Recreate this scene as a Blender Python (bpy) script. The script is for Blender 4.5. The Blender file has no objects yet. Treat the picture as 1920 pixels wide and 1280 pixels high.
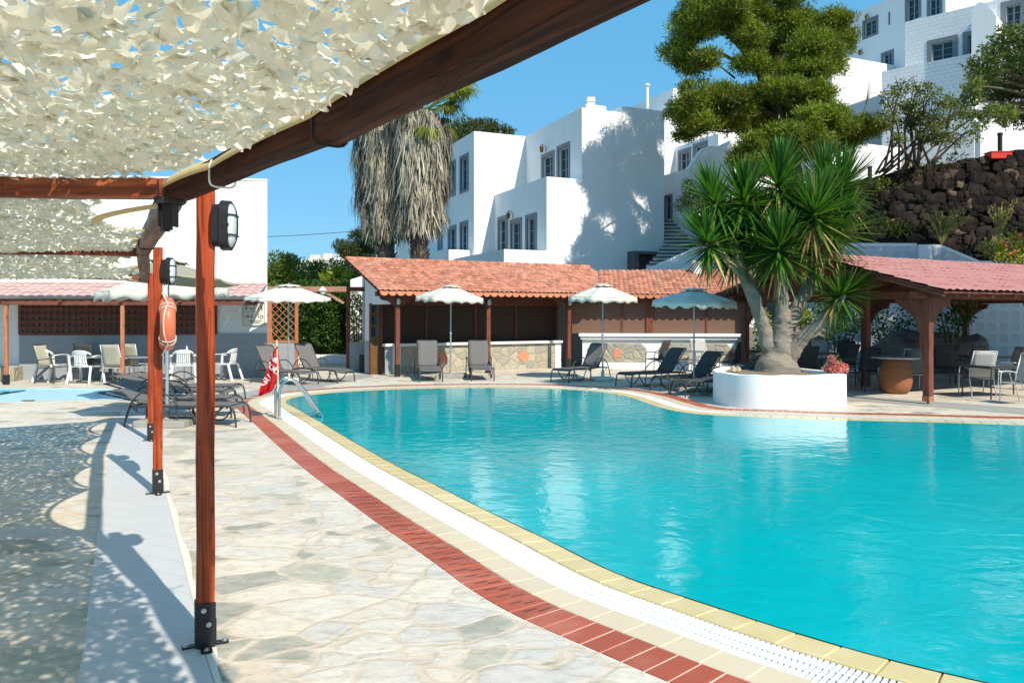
import bpy, bmesh, math, random
import numpy as np
from mathutils import Vector, Matrix, noise as mnoise

scene = bpy.context.scene
COL = scene.collection
F = 1470.0            # focal length in photo pixels (1920 wide)
H = 1.85              # eye height
HZ = 588.0            # horizon row
R = math.radians
rnd = random.Random(7)

def G(px, py):
    "ground point seen at a photo pixel"
    Y = F*H/(py-HZ)
    return Vector(((px-960)/F*Y, Y, 0.0))
def P(px, py, Y):
    return Vector(((px-960)/F*Y, Y, H+(HZ-py)/F*Y))
def GX(px, Y):
    return (px-960)/F*Y

# ------------------------------------------------------------------ scene graph
def tag(o, label=None, cat=None, group=None, kind=None):
    if label: o['label'] = label
    if cat: o['category'] = cat
    if group: o['group'] = group
    if kind: o['kind'] = kind
    return o

def thing(name, label, cat, loc=(0, 0, 0), rotz=0.0, group=None, kind=None):
    o = bpy.data.objects.new(name, None)
    o.empty_display_size = 0.2
    COL.objects.link(o)
    o.location = loc
    o.rotation_euler = (0, 0, rotz)
    tag(o, label, cat, group, kind)
    return o

def pmat(o):
    m = Matrix.Identity(4)
    while o is not None:
        m = (Matrix.Translation(o.location) @ o.rotation_euler.to_matrix().to_4x4()) @ m
        o = o.parent
    return m

def dup(root, loc, rotz, label, group=None):
    "copy a thing with its parts and their sub-parts"
    r = root.copy(); COL.objects.link(r)
    r.location = loc; r.rotation_euler = (0, 0, rotz)
    r['label'] = label
    if group: r['group'] = group
    for ch in root.children:
        c = ch.copy(); COL.objects.link(c); c.parent = r
        for g in ch.children:
            d = g.copy(); COL.objects.link(d); d.parent = c
    return r

def catmull(pts, n=8, closed=False):
    pts = [Vector(p) for p in pts]
    out = []
    N = len(pts)
    rng = range(N) if closed else range(N-1)
    for i in rng:
        if closed:
            p0, p1, p2, p3 = pts[i-1], pts[i], pts[(i+1) % N], pts[(i+2) % N]
        else:
            p0 = pts[max(i-1, 0)]; p1 = pts[i]; p2 = pts[i+1]; p3 = pts[min(i+2, N-1)]
        for k in range(n):
            t = k/n
            out.append(0.5*((2*p1)+(-p0+p2)*t+(2*p0-5*p1+4*p2-p3)*t*t+(-p0+3*p1-3*p2+p3)*t**3))
    if not closed: out.append(pts[-1].copy())
    return out

class MB:
    "collects simple shapes into one mesh"
    def __init__(s):
        s.v = []; s.f = []; s.mi = []; s.m = 0
    def add(s, verts, faces):
        b = len(s.v)
        s.v.extend([tuple(p) for p in verts])
        s.f.extend([tuple(i+b for i in f) for f in faces])
        s.mi.extend([s.m]*len(faces))
        return s
    def box(s, x0, x1, y0, y1, z0, z1, M=None):
        vs = [Vector(p) for p in ((x0,y0,z0),(x1,y0,z0),(x1,y1,z0),(x0,y1,z0),(x0,y0,z1),(x1,y0,z1),(x1,y1,z1),(x0,y1,z1))]
        if M is not None: vs = [M @ p for p in vs]
        return s.add(vs, [(0,3,2,1),(4,5,6,7),(0,1,5,4),(1,2,6,5),(2,3,7,6),(3,0,4,7)])
    def bar(s, a, b, w, h=None, up=(0,0,1)):
        "rectangular bar from a to b"
        a = Vector(a); b = Vector(b); h = h or w
        d = (b-a); L = d.length; d.normalize()
        u = Vector(up)
        if abs(d.dot(u)) > .97: u = Vector((0, 1, 0))
        x = d.cross(u).normalized(); z = x.cross(d).normalized()
        vs = []
        for p in (a, b):
            for (i, j) in ((-1,-1),(1,-1),(1,1),(-1,1)):
                vs.append(p + x*(w/2*i) + z*(h/2*j))
        return s.add(vs, [(0,1,2,3),(7,6,5,4),(0,4,5,1),(1,5,6,2),(2,6,7,3),(3,7,4,0)])
    def tube(s, pts, r, seg=8, cap=True):
        pts = [Vector(p) for p in pts]
        rs = r if isinstance(r, (list, tuple)) else [r]*len(pts)
        n = len(pts)
        t0 = (pts[1]-pts[0]).normalized()
        u = Vector((0,0,1)) if abs(t0.z) < .9 else Vector((1,0,0))
        x = t0.cross(u).normalized()
        vs = []
        for i, p in enumerate(pts):
            t = (pts[min(i+1,n-1)]-pts[max(i-1,0)])
            if t.length < 1e-9: t = t0
            t.normalize()
            x = (x - t*x.dot(t))
            if x.length < 1e-6: x = t.cross(Vector((.3,.5,.8)))
            x.normalize()
            y = t.cross(x)
            for k in range(seg):
                a = 2*math.pi*k/seg
                vs.append(p + (x*math.cos(a)+y*math.sin(a))*rs[i])
        fs = []
        for i in range(n-1):
            for k in range(seg):
                k2 = (k+1) % seg
                fs.append((i*seg+k, i*seg+k2, (i+1)*seg+k2, (i+1)*seg+k))
        if cap:
            fs.append(tuple(range(seg-1, -1, -1)))
            fs.append(tuple((n-1)*seg+k for k in range(seg)))
        return s.add(vs, fs)
    def lathe(s, prof, seg=24, c=(0,0,0), M=None):
        c = Vector(c); vs = []
        for (r, z) in prof:
            for k in range(seg):
                a = 2*math.pi*k/seg
                p = c+Vector((r*math.cos(a), r*math.sin(a), z))
                vs.append(M @ p if M is not None else p)
        fs = []
        for i in range(len(prof)-1):
            for k in range(seg):
                k2 = (k+1) % seg
                fs.append((i*seg+k, i*seg+k2, (i+1)*seg+k2, (i+1)*seg+k))
        fs.append(tuple(range(seg-1, -1, -1)))
        fs.append(tuple((len(prof)-1)*seg+k for k in range(seg)))
        return s.add(vs, fs)
    def prism(s, poly, d, fn=None):
        "poly = list of 3-D points (planar), extruded by vector d"
        n = len(poly); d = Vector(d)
        a = [Vector(p) for p in poly]; b = [p+d for p in a]
        fs = [tuple(range(n-1, -1, -1)), tuple(range(n, 2*n))]
        for i in range(n):
            j = (i+1) % n
            fs.append((i, j, n+j, n+i))
        return s.add(a+b, fs)
    def grid(s, rows):
        "rows of points -> sheet"
        nr = len(rows); nc = len(rows[0])
        vs = [p for r in rows for p in r]
        fs = [(i*nc+j, i*nc+j+1, (i+1)*nc+j+1, (i+1)*nc+j) for i in range(nr-1) for j in range(nc-1)]
        return s.add(vs, fs)
    def sphere(s, c, r, seg=12, rings=8):
        c = Vector(c); rr = r if isinstance(r, (tuple, list, Vector)) else (r, r, r)
        prof = []
        vs = []
        for i in range(rings+1):
            th = math.pi*i/rings
            for k in range(seg):
                a = 2*math.pi*k/seg
                vs.append(c+Vector((math.sin(th)*math.cos(a)*rr[0], math.sin(th)*math.sin(a)*rr[1], -math.cos(th)*rr[2])))
        fs = [(i*seg+k, i*seg+(k+1)%seg, (i+1)*seg+(k+1)%seg, (i+1)*seg+k) for i in range(rings) for k in range(seg)]
        return s.add(vs, fs)
    def build(s, name, mats, parent=None, world=False, smooth=False, bevel=0, solid=0, weld=False):
        vs = s.v
        if world and parent is not None:
            inv = pmat(parent).inverted()
            vs = [tuple(inv @ Vector(p)) for p in vs]
        me = bpy.data.meshes.new(name)
        me.from_pydata(vs, [], s.f)
        return finish(me, name, mats, parent, smooth, bevel, solid, s.mi, weld)

def finish(me, name, mats, parent=None, smooth=False, bevel=0, solid=0, mi=None, weld=False):
    if not isinstance(mats, (list, tuple)): mats = [mats]
    for m in mats: me.materials.append(m)
    if mi is not None and len(mats) > 1:
        me.polygons.foreach_set('material_index', mi)
    if weld:
        bm = bmesh.new(); bm.from_mesh(me)
        bmesh.ops.remove_doubles(bm, verts=bm.verts, dist=1e-4)
        bm.to_mesh(me); bm.free()
    if smooth is True:
        me.polygons.foreach_set('use_smooth', [True]*len(me.polygons))
    me.update()
    o = bpy.data.objects.new(name, me)
    COL.objects.link(o)
    if parent is not None: o.parent = parent
    if smooth == 'auto':
        me.polygons.foreach_set('use_smooth', [True]*len(me.polygons))
        try: me.set_sharp_from_angle(angle=R(35))
        except Exception: pass
    if bevel:
        b = o.modifiers.new('bevel', 'BEVEL'); b.width = bevel; b.segments = 2; b.limit_method = 'ANGLE'; b.angle_limit = R(40)
        b.harden_normals = False
    if solid:
        b = o.modifiers.new('solid', 'SOLIDIFY'); b.thickness = solid; b.offset = 0
    return o

def np_mesh(name, V, Fq, mats, parent=None, smooth=False, uv=None):
    "V (n,3) float, Fq (m,k) int"
    V = np.asarray(V, dtype=np.float32); Fq = np.asarray(Fq, dtype=np.int32)
    me = bpy.data.meshes.new(name)
    k = Fq.shape[1]; m = len(Fq)
    me.vertices.add(len(V)); me.vertices.foreach_set('co', V.ravel())
    me.loops.add(m*k); me.loops.foreach_set('vertex_index', Fq.ravel())
    me.polygons.add(m)
    me.polygons.foreach_set('loop_start', np.arange(0, m*k, k, dtype=np.int32))
    try: me.polygons.foreach_set('loop_total', np.full(m, k, dtype=np.int32))
    except Exception: pass
    me.update(calc_edges=True)
    me.validate()
    return finish(me, name, mats, parent, smooth)

class Facade:
    "a vertical plane through (px0, Y0) whose horizontal lines run to vanishing column vp; local x along it (to the right in the photo), local y away from the viewer"
    def __init__(s, px0, Y0, vp=None, d=None):
        s.o = Vector((GX(px0, Y0), Y0, 0))
        e = Vector(((vp-960)/F, 1, 0)).normalized() if d is None else Vector((d[0], d[1], 0)).normalized()
        if e.x < 0: e = -e
        # make +x run to the right in the photo
        s.e = e
        s.n = Vector((-e.y, e.x, 0))      # pointing away (positive Y)
        s.rot = math.atan2(e.y, e.x)
    def sz(s, px, py):
        k = (px-960)/F
        # (o.x + a e.x) = k (o.y + a e.y)
        a = (k*s.o.y - s.o.x)/(s.e.x - k*s.e.y)
        Y = s.o.y + a*s.e.y
        return a, H+(HZ-py)/F*Y
    def W(s, a, t, z):
        return s.o + s.e*a + s.n*t + Vector((0, 0, z))

# ------------------------------------------------------------------ materials
class NT:
    def __init__(s, name):
        s.mat = bpy.data.materials.new(name); s.mat.use_nodes = True
        s.t = s.mat.node_tree; s.t.nodes.clear()
        s.out = s.n('ShaderNodeOutputMaterial')
    def n(s, typ, **kw):
        nd = s.t.nodes.new(typ)
        for k, v in kw.items():
            if k.startswith('i_'):
                nd.inputs[k[2:].replace('_', ' ')].default_value = v
            else: setattr(nd, k, v)
        return nd
    def l(s, a, b): s.t.links.new(a, b)
    def mapping(s, scale=(1,1,1), rot=(0,0,0), src='Object'):
        tc = s.n('ShaderNodeTexCoord'); mp = s.n('ShaderNodeMapping')
        mp.inputs['Scale'].default_value = scale; mp.inputs['Rotation'].default_value = rot
        s.l(tc.outputs[src], mp.inputs['Vector'])
        return mp.outputs['Vector']
    def noise(s, vec, scale=5, detail=4, rough=.55, dist=0):
        nd = s.n('ShaderNodeTexNoise'); nd.inputs['Scale'].default_value = scale
        nd.inputs['Detail'].default_value = detail; nd.inputs['Roughness'].default_value = rough
        nd.inputs['Distortion'].default_value = dist
        if vec is not None: s.l(vec, nd.inputs['Vector'])
        return nd.outputs['Fac']
    def ramp(s, fac, stops, interp='LINEAR'):
        r = s.n('ShaderNodeValToRGB'); cr = r.color_ramp; cr.interpolation = interp
        while len(cr.elements) < len(stops): cr.elements.new(.5)
        for e, (p, c) in zip(cr.elements, stops):
            e.position = p; e.color = (*c, 1) if len(c) == 3 else c
        s.l(fac, r.inputs['Fac'])
        return r.outputs['Color']
    def mix(s, fac, a, b, mode='MIX'):
        m = s.n('ShaderNodeMix', data_type='RGBA', blend_type=mode)
        for idx, v in ((0, fac), (6, a), (7, b)):
            if hasattr(v, 'node'): s.l(v, m.inputs[idx])
            elif idx == 0: m.inputs[0].default_value = v
            else: m.inputs[idx].default_value = (*v, 1) if len(v) == 3 else v
        return m.outputs[2]
    def math(s, op, a, b=None, clamp=False):
        m = s.n('ShaderNodeMath', operation=op); m.use_clamp = clamp
        for i, v in enumerate((a, b)):
            if v is None: continue
            if hasattr(v, 'node'): s.l(v, m.inputs[i])
            else: m.inputs[i].default_value = v
        return m.outputs[0]
    def island(s):
        return s.n('ShaderNodeNewGeometry').outputs['Random Per Island']
    def bump(s, h, strength=.3, dist=.02, normal=None):
        b = s.n('ShaderNodeBump'); b.inputs['Strength'].default_value = strength; b.inputs['Distance'].default_value = dist
        s.l(h, b.inputs['Height'])
        if normal is not None: s.l(normal, b.inputs['Normal'])
        return b.outputs['Normal']
    def bsdf(s, color, rough=.6, metallic=0, spec=.4, normal=None, transl=0, tcol=None, **kw):
        p = s.n('ShaderNodeBsdfPrincipled')
        for nm, v in (('Base Color', color), ('Roughness', rough), ('Metallic', metallic), ('Specular IOR Level', spec)):
            if hasattr(v, 'node'): s.l(v, p.inputs[nm])
            elif nm == 'Base Color': p.inputs[nm].default_value = (*v, 1)
            else: p.inputs[nm].default_value = v
        for k, v in kw.items(): p.inputs[k.replace('_', ' ')].default_value = v
        if normal is not None: s.l(normal, p.inputs['Normal'])
        sh = p.outputs[0]
        if transl:
            t = s.n('ShaderNodeBsdfTranslucent')
            c = tcol if tcol is not None else color
            if hasattr(c, 'node'): s.l(c, t.inputs['Color'])
            else: t.inputs['Color'].default_value = (*c, 1)
            m = s.n('ShaderNodeMixShader'); m.inputs[0].default_value = transl
            s.l(sh, m.inputs[1]); s.l(t.outputs[0], m.inputs[2]); sh = m.outputs[0]
        s.l(sh, s.out.inputs['Surface'])
        return s.mat

def mul(c, k): return tuple(min(1, max(0, x*k)) for x in c)

def simple(name, c, rough=.6, var=.15, scale=6, bump=0, bscale=60, metallic=0, spec=.4, isl=0, stretch=(1,1,1), transl=0, dirt=0, bdist=.01):
    t = NT(name)
    v = t.mapping(stretch)
    col = t.mix(t.noise(v, scale, 5), mul(c, 1-var), mul(c, 1+var))
    if isl:
        col = t.mix(1.0, col, t.ramp(t.island(), [(0, (1-isl,)*3), (1, (1, 1, 1))]), 'MULTIPLY')
    if dirt:
        d = t.ramp(t.noise(v, scale*.23, 6, .65), [(.42, (0,0,0)), (.62, (1,1,1))])
        col = t.mix(t.math('MULTIPLY', d, dirt), col, mul(c, .55))
    nm = t.bump(t.noise(v, bscale, 4), bump, bdist) if bump else None
    return t.bsdf(col, rough, metallic, spec, nm, transl)
# ------------------------------------------------------------------ the materials of the place
def m_paving():
    t = NT('crazy_paving')
    v0 = t.mapping((1,1,1))
    def warp(scale, amp):
        w = t.n('ShaderNodeTexNoise'); w.inputs['Scale'].default_value = scale; w.inputs['Detail'].default_value = 3
        t.l(v0, w.inputs['Vector'])
        v = t.n('ShaderNodeVectorMath', operation='MULTIPLY_ADD')
        t.l(w.outputs['Color'], v.inputs[0]); v.inputs[1].default_value = (amp, amp, 0); t.l(v0, v.inputs[2])
        return v.outputs[0]
    def cells(vec, sx, sy, off):
        sc = t.n('ShaderNodeVectorMath', operation='MULTIPLY_ADD'); sc.inputs[1].default_value = (sx, sy, 0); sc.inputs[2].default_value = (off, off*.7, 0); t.l(vec, sc.inputs[0])
        vor = t.n('ShaderNodeTexVoronoi', voronoi_dimensions='2D'); vor.inputs['Scale'].default_value = 1; vor.inputs['Randomness'].default_value = 1
        t.l(sc.outputs[0], vor.inputs['Vector'])
        ed = t.n('ShaderNodeTexVoronoi', voronoi_dimensions='2D', feature='DISTANCE_TO_EDGE'); ed.inputs['Scale'].default_value = 1; ed.inputs['Randomness'].default_value = 1
        t.l(sc.outputs[0], ed.inputs['Vector'])
        sep = t.n('ShaderNodeSeparateColor'); t.l(vor.outputs['Color'], sep.inputs[0])
        return sep.outputs[0], sep.outputs[1], t.math('DIVIDE', ed.outputs['Distance'], (sx+sy)/2)
    w1 = warp(2.6, .20)
    a1, b1, e1 = cells(w1, 1.9, 2.7, 0)
    a2, b2, e2 = cells(w1, 3.6, 4.6, 13.7)
    mask = t.noise(v0, .9, 2, .5, .3)
    sel = t.ramp(mask, [(.535, (0,0,0)), (.536, (1,1,1))], 'CONSTANT')
    seam = t.math('MULTIPLY', t.math('ABSOLUTE', t.math('SUBTRACT', mask, .535)), 1.6)
    def pick(x, y): return t.math('ADD', t.math('MULTIPLY', x, t.math('SUBTRACT', 1.0, sel)), t.math('MULTIPLY', y, sel))
    a = pick(a1, a2); b = pick(b1, b2); e = t.math('MINIMUM', pick(e1, e2), seam)
    stone = t.ramp(a, [(0, (.66,.63,.57)), (.14, (.61,.585,.56)), (.26, (.70,.65,.55)), (.38, (.57,.56,.55)), (.50, (.66,.61,.53)), (.58, (.42,.43,.345)), (.66, (.62,.60,.56)), (.74, (.31,.32,.28)), (.80, (.68,.645,.58)), (.87, (.26,.275,.26)), (.92, (.62,.56,.44)), (.96, (.35,.355,.29))], 'CONSTANT')
    blot = t.noise(t.mapping((1,1.6,1)), 5.2, 7, .66, .5)
    stone = t.mix(t.math('MULTIPLY', t.ramp(blot, [(.46, (0,0,0)), (.68, (1,1,1))]), .48), stone, (.70,.655,.575))
    stone = t.mix(t.math('MULTIPLY', t.ramp(t.noise(t.mapping((1,2.2,1)), 9, 7, .7, .4), [(.54, (0,0,0)), (.70, (1,1,1))]), t.math('MULTIPLY', b, .55)), stone, (.40,.41,.36))
    stone = t.mix(t.math('MULTIPLY', t.ramp(t.noise(v0, 34, 7, .78), [(.50, (0,0,0)), (.72, (1,1,1))]), .34), stone, (.32,.31,.28))
    mortar = t.mix(t.noise(v0, 7, 5), (.57,.495,.405), (.65,.58,.49))
    e = t.math('ADD', e, t.math('MULTIPLY', t.math('SUBTRACT', t.noise(v0, 11, 5, .6), .5), .050))
    patch = t.ramp(t.noise(t.mapping((1,1.9,1), (0,0,R(12))), 1.9, 7, .68, .7), [(.30, (.40,.405,.35)), (.42, (.56,.54,.48)), (.5, (.62,.585,.52)), (.58, (.52,.52,.50)), (.70, (.66,.615,.53))])
    stone = t.mix(.16, stone, patch)
    mk = t.ramp(e, [(.010, (1,1,1)), (.034, (0,0,0))])
    mk = t.math('MULTIPLY', mk, t.ramp(t.noise(v0, 1.7, 4, .6), [(.32, (.40,.40,.40)), (.50, (1,1,1))]))
    col = t.mix(mk, stone, mortar)
    dk = t.ramp(e, [(.012, (0,0,0)), (.018, (1,1,1)), (.026, (0,0,0))])
    col = t.mix(t.math('MULTIPLY', t.math('MULTIPLY', dk, t.ramp(t.noise(v0, 3.1, 3), [(.48, (0,0,0)), (.6, (1,1,1))])), .40), col, (.34,.29,.23))
    fine = t.ramp(t.noise(t.mapping((1,2.4,1), (0,0,R(-9))), 6.5, 8, .74, .8), [(.34, (.76,.725,.67)), (.5, (.98,.945,.90)), (.62, (1.06,1.02,.975))])
    col = t.mix(1.0, col, fine, 'MULTIPLY')
    specks = t.ramp(t.noise(v0, 75, 3, .6), [(.68, (1,1,1)), (.76, (.55,.53,.5))])
    col = t.mix(1.0, col, specks, 'MULTIPLY')
    hgt = t.math('ADD', t.math('MULTIPLY', t.ramp(e, [(.006, (0,0,0)), (.03, (1,1,1))]), .6), t.math('MULTIPLY', t.noise(v0, 24, 7, .68), .55))
    return t.bsdf(col, .72, 0, .3, t.bump(hgt, .5, .012))

def m_path():
    t = NT('grey_path_paint')
    v = t.mapping((1,1,1), (0,0,R(28)))
    b = t.n('ShaderNodeTexBrick'); b.inputs['Scale'].default_value = 1
    b.inputs['Mortar Size'].default_value = .008; b.inputs['Brick Width'].default_value = .42; b.inputs['Row Height'].default_value = .21; b.inputs['Mortar Smooth'].default_value = .6
    t.l(v, b.inputs['Vector'])
    col = t.mix(t.noise(v, 3, 6, .6), (.50,.51,.52), (.57,.58,.585))
    col = t.mix(t.math('MULTIPLY', b.outputs['Fac'], .45), col, (.46,.48,.50))
    sp = t.ramp(t.noise(v, 34, 2, .5), [(.72, (0,0,0)), (.76, (1,1,1))])
    col = t.mix(t.math('MULTIPLY', sp, .6), col, (.72,.72,.70))
    h = t.math('SUBTRACT', t.math('MULTIPLY', t.noise(v, 40, 4), .3), b.outputs['Fac'])
    return t.bsdf(col, .55, 0, .35, t.bump(h, .4, .006))

def m_tile(name, c, var=.2, stain=None, rough=.45):
    t = NT(name)
    v = t.mapping()
    col = t.mix(t.island(), mul(c, 1-var), mul(c, 1+var*.6))
    col = t.mix(t.math('MULTIPLY', t.noise(v, 7, 6, .65), .35), col, mul(c, .72))
    if stain is not None:
        st = t.ramp(t.noise(v, 1.7, 6, .7), [(.48, (0,0,0)), (.68, (1,1,1))])
        col = t.mix(t.math('MULTIPLY', st, .6), col, stain)
    return t.bsdf(col, rough, 0, .4, t.bump(t.noise(v, 45, 5), .25, .004))

def m_water(name, c1, c2, bscale=1.0, strength=.5):
    t = NT(name)
    v = t.mapping((1,1,1))
    col = t.mix(t.ramp(t.noise(v, .35, 4, .55), [(.3, (0,0,0)), (.7, (1,1,1))]), c1, c2)
    n1 = t.noise(t.mapping((1.0, 1.25, 1), (0,0,R(20))), 2.5*bscale, 2, .45, .9)
    n2 = t.noise(t.mapping((1.0, 1.7, 1)), 7.5*bscale, 4, .55, .8)
    n3 = t.noise(v, 26*bscale, 3, .5)
    h = t.math('ADD', t.math('MULTIPLY', n1, .85), t.math('ADD', t.math('MULTIPLY', n2, .17), t.math('MULTIPLY', n3, .008)))
    return t.bsdf(col, .015, 0, .5, t.bump(h, strength, .05), IOR=1.33)

def m_wood(name, c, dark, axis='z', worn=None, rough=.5, spec=.3):
    t = NT(name)
    s = {'z': (14, 14, .9), 'x': (.9, 14, 14), 'y': (14, .9, 14)}[axis]
    v = t.mapping(s)
    v1 = t.mapping()
    g = t.noise(v, 1.6, 6, .65, .6)
    col = t.mix(t.ramp(g, [(.34, (0,0,0)), (.64, (1,1,1))]), dark, c)
    bl = t.ramp(t.noise(v1, 3.0, 5, .6), [(.36, (0,0,0)), (.64, (1,1,1))])
    col = t.mix(t.math('MULTIPLY', bl, .5), col, mul(dark, .8))
    cr = t.ramp(t.noise(t.mapping(tuple(x*(.55 if x > 5 else .35) for x in s)), 2.1, 3, .6, .4), [(.485, (0,0,0)), (.50, (1,1,1)), (.515, (0,0,0))])
    col = t.mix(t.math('MULTIPLY', cr, .55), col, mul(dark, .25))
    if worn is not None:
        wn = t.ramp(t.noise(v, .8, 6, .7), [(.5, (0,0,0)), (.66, (1,1,1))])
        col = t.mix(t.math('MULTIPLY', wn, .75), col, worn)
    kv = t.n('ShaderNodeTexVoronoi'); kv.inputs['Scale'].default_value = 1; kv.inputs['Randomness'].default_value = 1
    t.l(t.mapping({'z': (6,6,2.2), 'x': (2.2,6,6), 'y': (6,2.2,6)}[axis]), kv.inputs['Vector'])
    kn = t.ramp(kv.outputs['Distance'], [(.09, (1,1,1)), (.17, (0,0,0))])
    col = t.mix(t.math('MULTIPLY', kn, .75), col, mul(dark, .45))
    h = t.math('SUBTRACT', g, cr)
    return t.bsdf(col, rough, 0, spec if rough < .7 else .12, t.bump(h, .6, .008))

def m_white(name='whitewash', c=(.80,.81,.81), brick=.35, axis='ADD'):
    t = NT(name)
    tc = t.n('ShaderNodeTexCoord'); sx = t.n('ShaderNodeSeparateXYZ'); t.l(tc.outputs['Object'], sx.inputs[0])
    cb = t.n('ShaderNodeCombineXYZ')
    t.l(t.math(axis, sx.outputs[0], sx.outputs[1]), cb.inputs[0]); t.l(sx.outputs[2], cb.inputs[1])
    b = t.n('ShaderNodeTexBrick'); b.inputs['Scale'].default_value = 1
    b.inputs['Mortar Size'].default_value = .012; b.inputs['Mortar Smooth'].default_value = .9; b.inputs['Brick Width'].default_value = .42; b.inputs['Row Height'].default_value = .21
    t.l(cb.outputs[0], b.inputs['Vector'])
    v = t.mapping()
    sn = t.n('ShaderNodeSeparateColor'); t.l(b.outputs['Color'], sn.inputs[0])
    col = t.mix(t.noise(v, 1.3, 6, .6), mul(c, .93), mul(c, 1.05))
    st = t.ramp(t.noise(t.mapping((3,3,.25)), 1.5, 5, .65), [(.55, (0,0,0)), (.8, (1,1,1))])
    col = t.mix(t.math('MULTIPLY', st, .40), col, mul(c, .66))
    h = t.math('SUBTRACT', t.math('MULTIPLY', t.noise(v, 18, 6, .6), .7), t.math('MULTIPLY', b.outputs['Fac'], 1.0))
    return t.bsdf(col, .8, 0, .2, t.bump(h, brick, .02))

def m_grey_wall():
    t = NT('grey_dado_paint')
    tc = t.n('ShaderNodeTexCoord'); sx = t.n('ShaderNodeSeparateXYZ'); t.l(tc.outputs['Object'], sx.inputs[0])
    cb = t.n('ShaderNodeCombineXYZ')
    t.l(t.math('ADD', sx.outputs[0], sx.outputs[1]), cb.inputs[0]); t.l(sx.outputs[2], cb.inputs[1])
    b = t.n('ShaderNodeTexBrick'); b.inputs['Scale'].default_value = 1
    b.inputs['Mortar Size'].default_value = .012; b.inputs['Mortar Smooth'].default_value = .7; b.inputs['Brick Width'].default_value = .5; b.inputs['Row Height'].default_value = .25
    t.l(cb.outputs[0], b.inputs['Vector'])
    col = t.mix(t.noise(t.mapping(), 4, 5), (.295,.325,.35), (.355,.385,.41))
    col = t.mix(t.math('MULTIPLY', b.outputs['Fac'], .3), col, (.24,.26,.28))
    return t.bsdf(col, .7, 0, .3, t.bump(t.math('MULTIPLY', b.outputs['Fac'], -1), .4, .01))

def m_stonewall(name, stones, mortar, sx=4.0, sy=4.5, rnds=.9, mk=(.03,.07), bumpd=.03, rough=.8):
    t = NT(name)
    v0 = t.mapping()
    w = t.n('ShaderNodeTexNoise'); w.inputs['Scale'].default_value = 3; t.l(v0, w.inputs['Vector'])
    v = t.n('ShaderNodeVectorMath', operation='MULTIPLY_ADD'); t.l(w.outputs['Color'], v.inputs[0]); v.inputs[1].default_value = (.14,.14,.14); t.l(v0, v.inputs[2])
    sc = t.n('ShaderNodeVectorMath', operation='MULTIPLY'); sc.inputs[1].default_value = (sx, sx, sy); t.l(v.outputs[0], sc.inputs[0])
    vor = t.n('ShaderNodeTexVoronoi'); vor.inputs['Scale'].default_value = 1; vor.inputs['Randomness'].default_value = rnds; t.l(sc.outputs[0], vor.inputs['Vector'])
    edge = t.n('ShaderNodeTexVoronoi', feature='DISTANCE_TO_EDGE'); edge.inputs['Scale'].default_value = 1; edge.inputs['Randomness'].default_value = rnds; t.l(sc.outputs[0], edge.inputs['Vector'])
    sep = t.n('ShaderNodeSeparateColor'); t.l(vor.outputs['Color'], sep.inputs[0])
    n = len(stones)
    col = t.ramp(sep.outputs[0], [(i/n, c) for i, c in enumerate(stones)], 'CONSTANT')
    col = t.mix(t.math('MULTIPLY', t.noise(v0, 14, 6, .65), .5), col, mul(stones[0], .6))
    m = t.ramp(edge.outputs['Distance'], [(mk[0], (1,1,1)), (mk[1], (0,0,0))])
    col = t.mix(m, col, mortar)
    h = t.math('ADD', t.ramp(edge.outputs['Distance'], [(.01, (0,0,0)), (.16, (1,1,1))]), t.math('MULTIPLY', t.noise(v0, 16, 6), .5))
    return t.bsdf(col, rough, 0, .25, t.bump(h, .8, bumpd))

def m_leaf(name, dark, mid, light, transl=.35, rough=.5, nscale=.6, spec=.35):
    t = NT(name)
    col = t.ramp(t.island(), [(0, dark), (.5, mid), (1, light)])
    big = t.ramp(t.noise(t.mapping(), nscale, 3), [(.35, (.62,.62,.62)), (.65, (1.15,1.15,1.0))])
    col = t.mix(1.0, col, big, 'MULTIPLY')
    tc = t.mix(1.0, col, (1.5, 1.6, .6), 'MULTIPLY')
    return t.bsdf(col, rough, 0, spec, None, transl, tc)

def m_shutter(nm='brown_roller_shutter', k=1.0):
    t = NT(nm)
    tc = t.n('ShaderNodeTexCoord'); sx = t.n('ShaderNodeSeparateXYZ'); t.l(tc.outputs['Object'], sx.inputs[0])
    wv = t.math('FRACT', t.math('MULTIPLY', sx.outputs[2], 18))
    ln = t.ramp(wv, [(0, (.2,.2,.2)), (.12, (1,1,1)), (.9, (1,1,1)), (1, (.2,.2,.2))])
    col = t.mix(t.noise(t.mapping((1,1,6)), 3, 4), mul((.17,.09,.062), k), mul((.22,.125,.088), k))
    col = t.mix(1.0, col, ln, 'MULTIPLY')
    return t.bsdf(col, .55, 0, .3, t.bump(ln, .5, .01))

def m_net():
    t = NT('cream_net_fabric')
    col = t.mix(t.island(), (.83,.785,.65), (.94,.91,.82))
    return t.bsdf(col, .45, 0, .4, None, .34, (.86,.80,.62))

WHITE = m_white()
WHITE_SMOOTH = m_white('white_render', (.80,.81,.81), .12)
PAVING = m_paving(); PATH = m_path()
TILE_Y = m_tile('yellow_coping_tile', (.70,.56,.28), .07, (.76,.67,.44), .3)
TILE_C = m_tile('cream_tile', (.69,.575,.405), .05, (.62,.53,.40))
TILE_R = m_tile('red_brick_tile', (.43,.095,.048), .20, (.50,.20,.14))
GROUT = simple('grout', (.70,.655,.57), .85, .12, 12, .3)
DARKGAP = simple('dark_channel', (.045,.045,.04), .9, .2)
GROUT_Y = simple('yellow_grout', (.50,.41,.23), .85, .15, 12, .3)
GRATE = simple('white_grating_plastic', (.72,.73,.74), .4, .05, 9, .1)
WATER = m_water('pool_water', (.0,.365,.405), (.0,.44,.475), 1.0, .20)
WATER2 = m_water('shallow_water', (.10,.52,.66), (.16,.60,.72), 1.2, .25)
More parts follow.
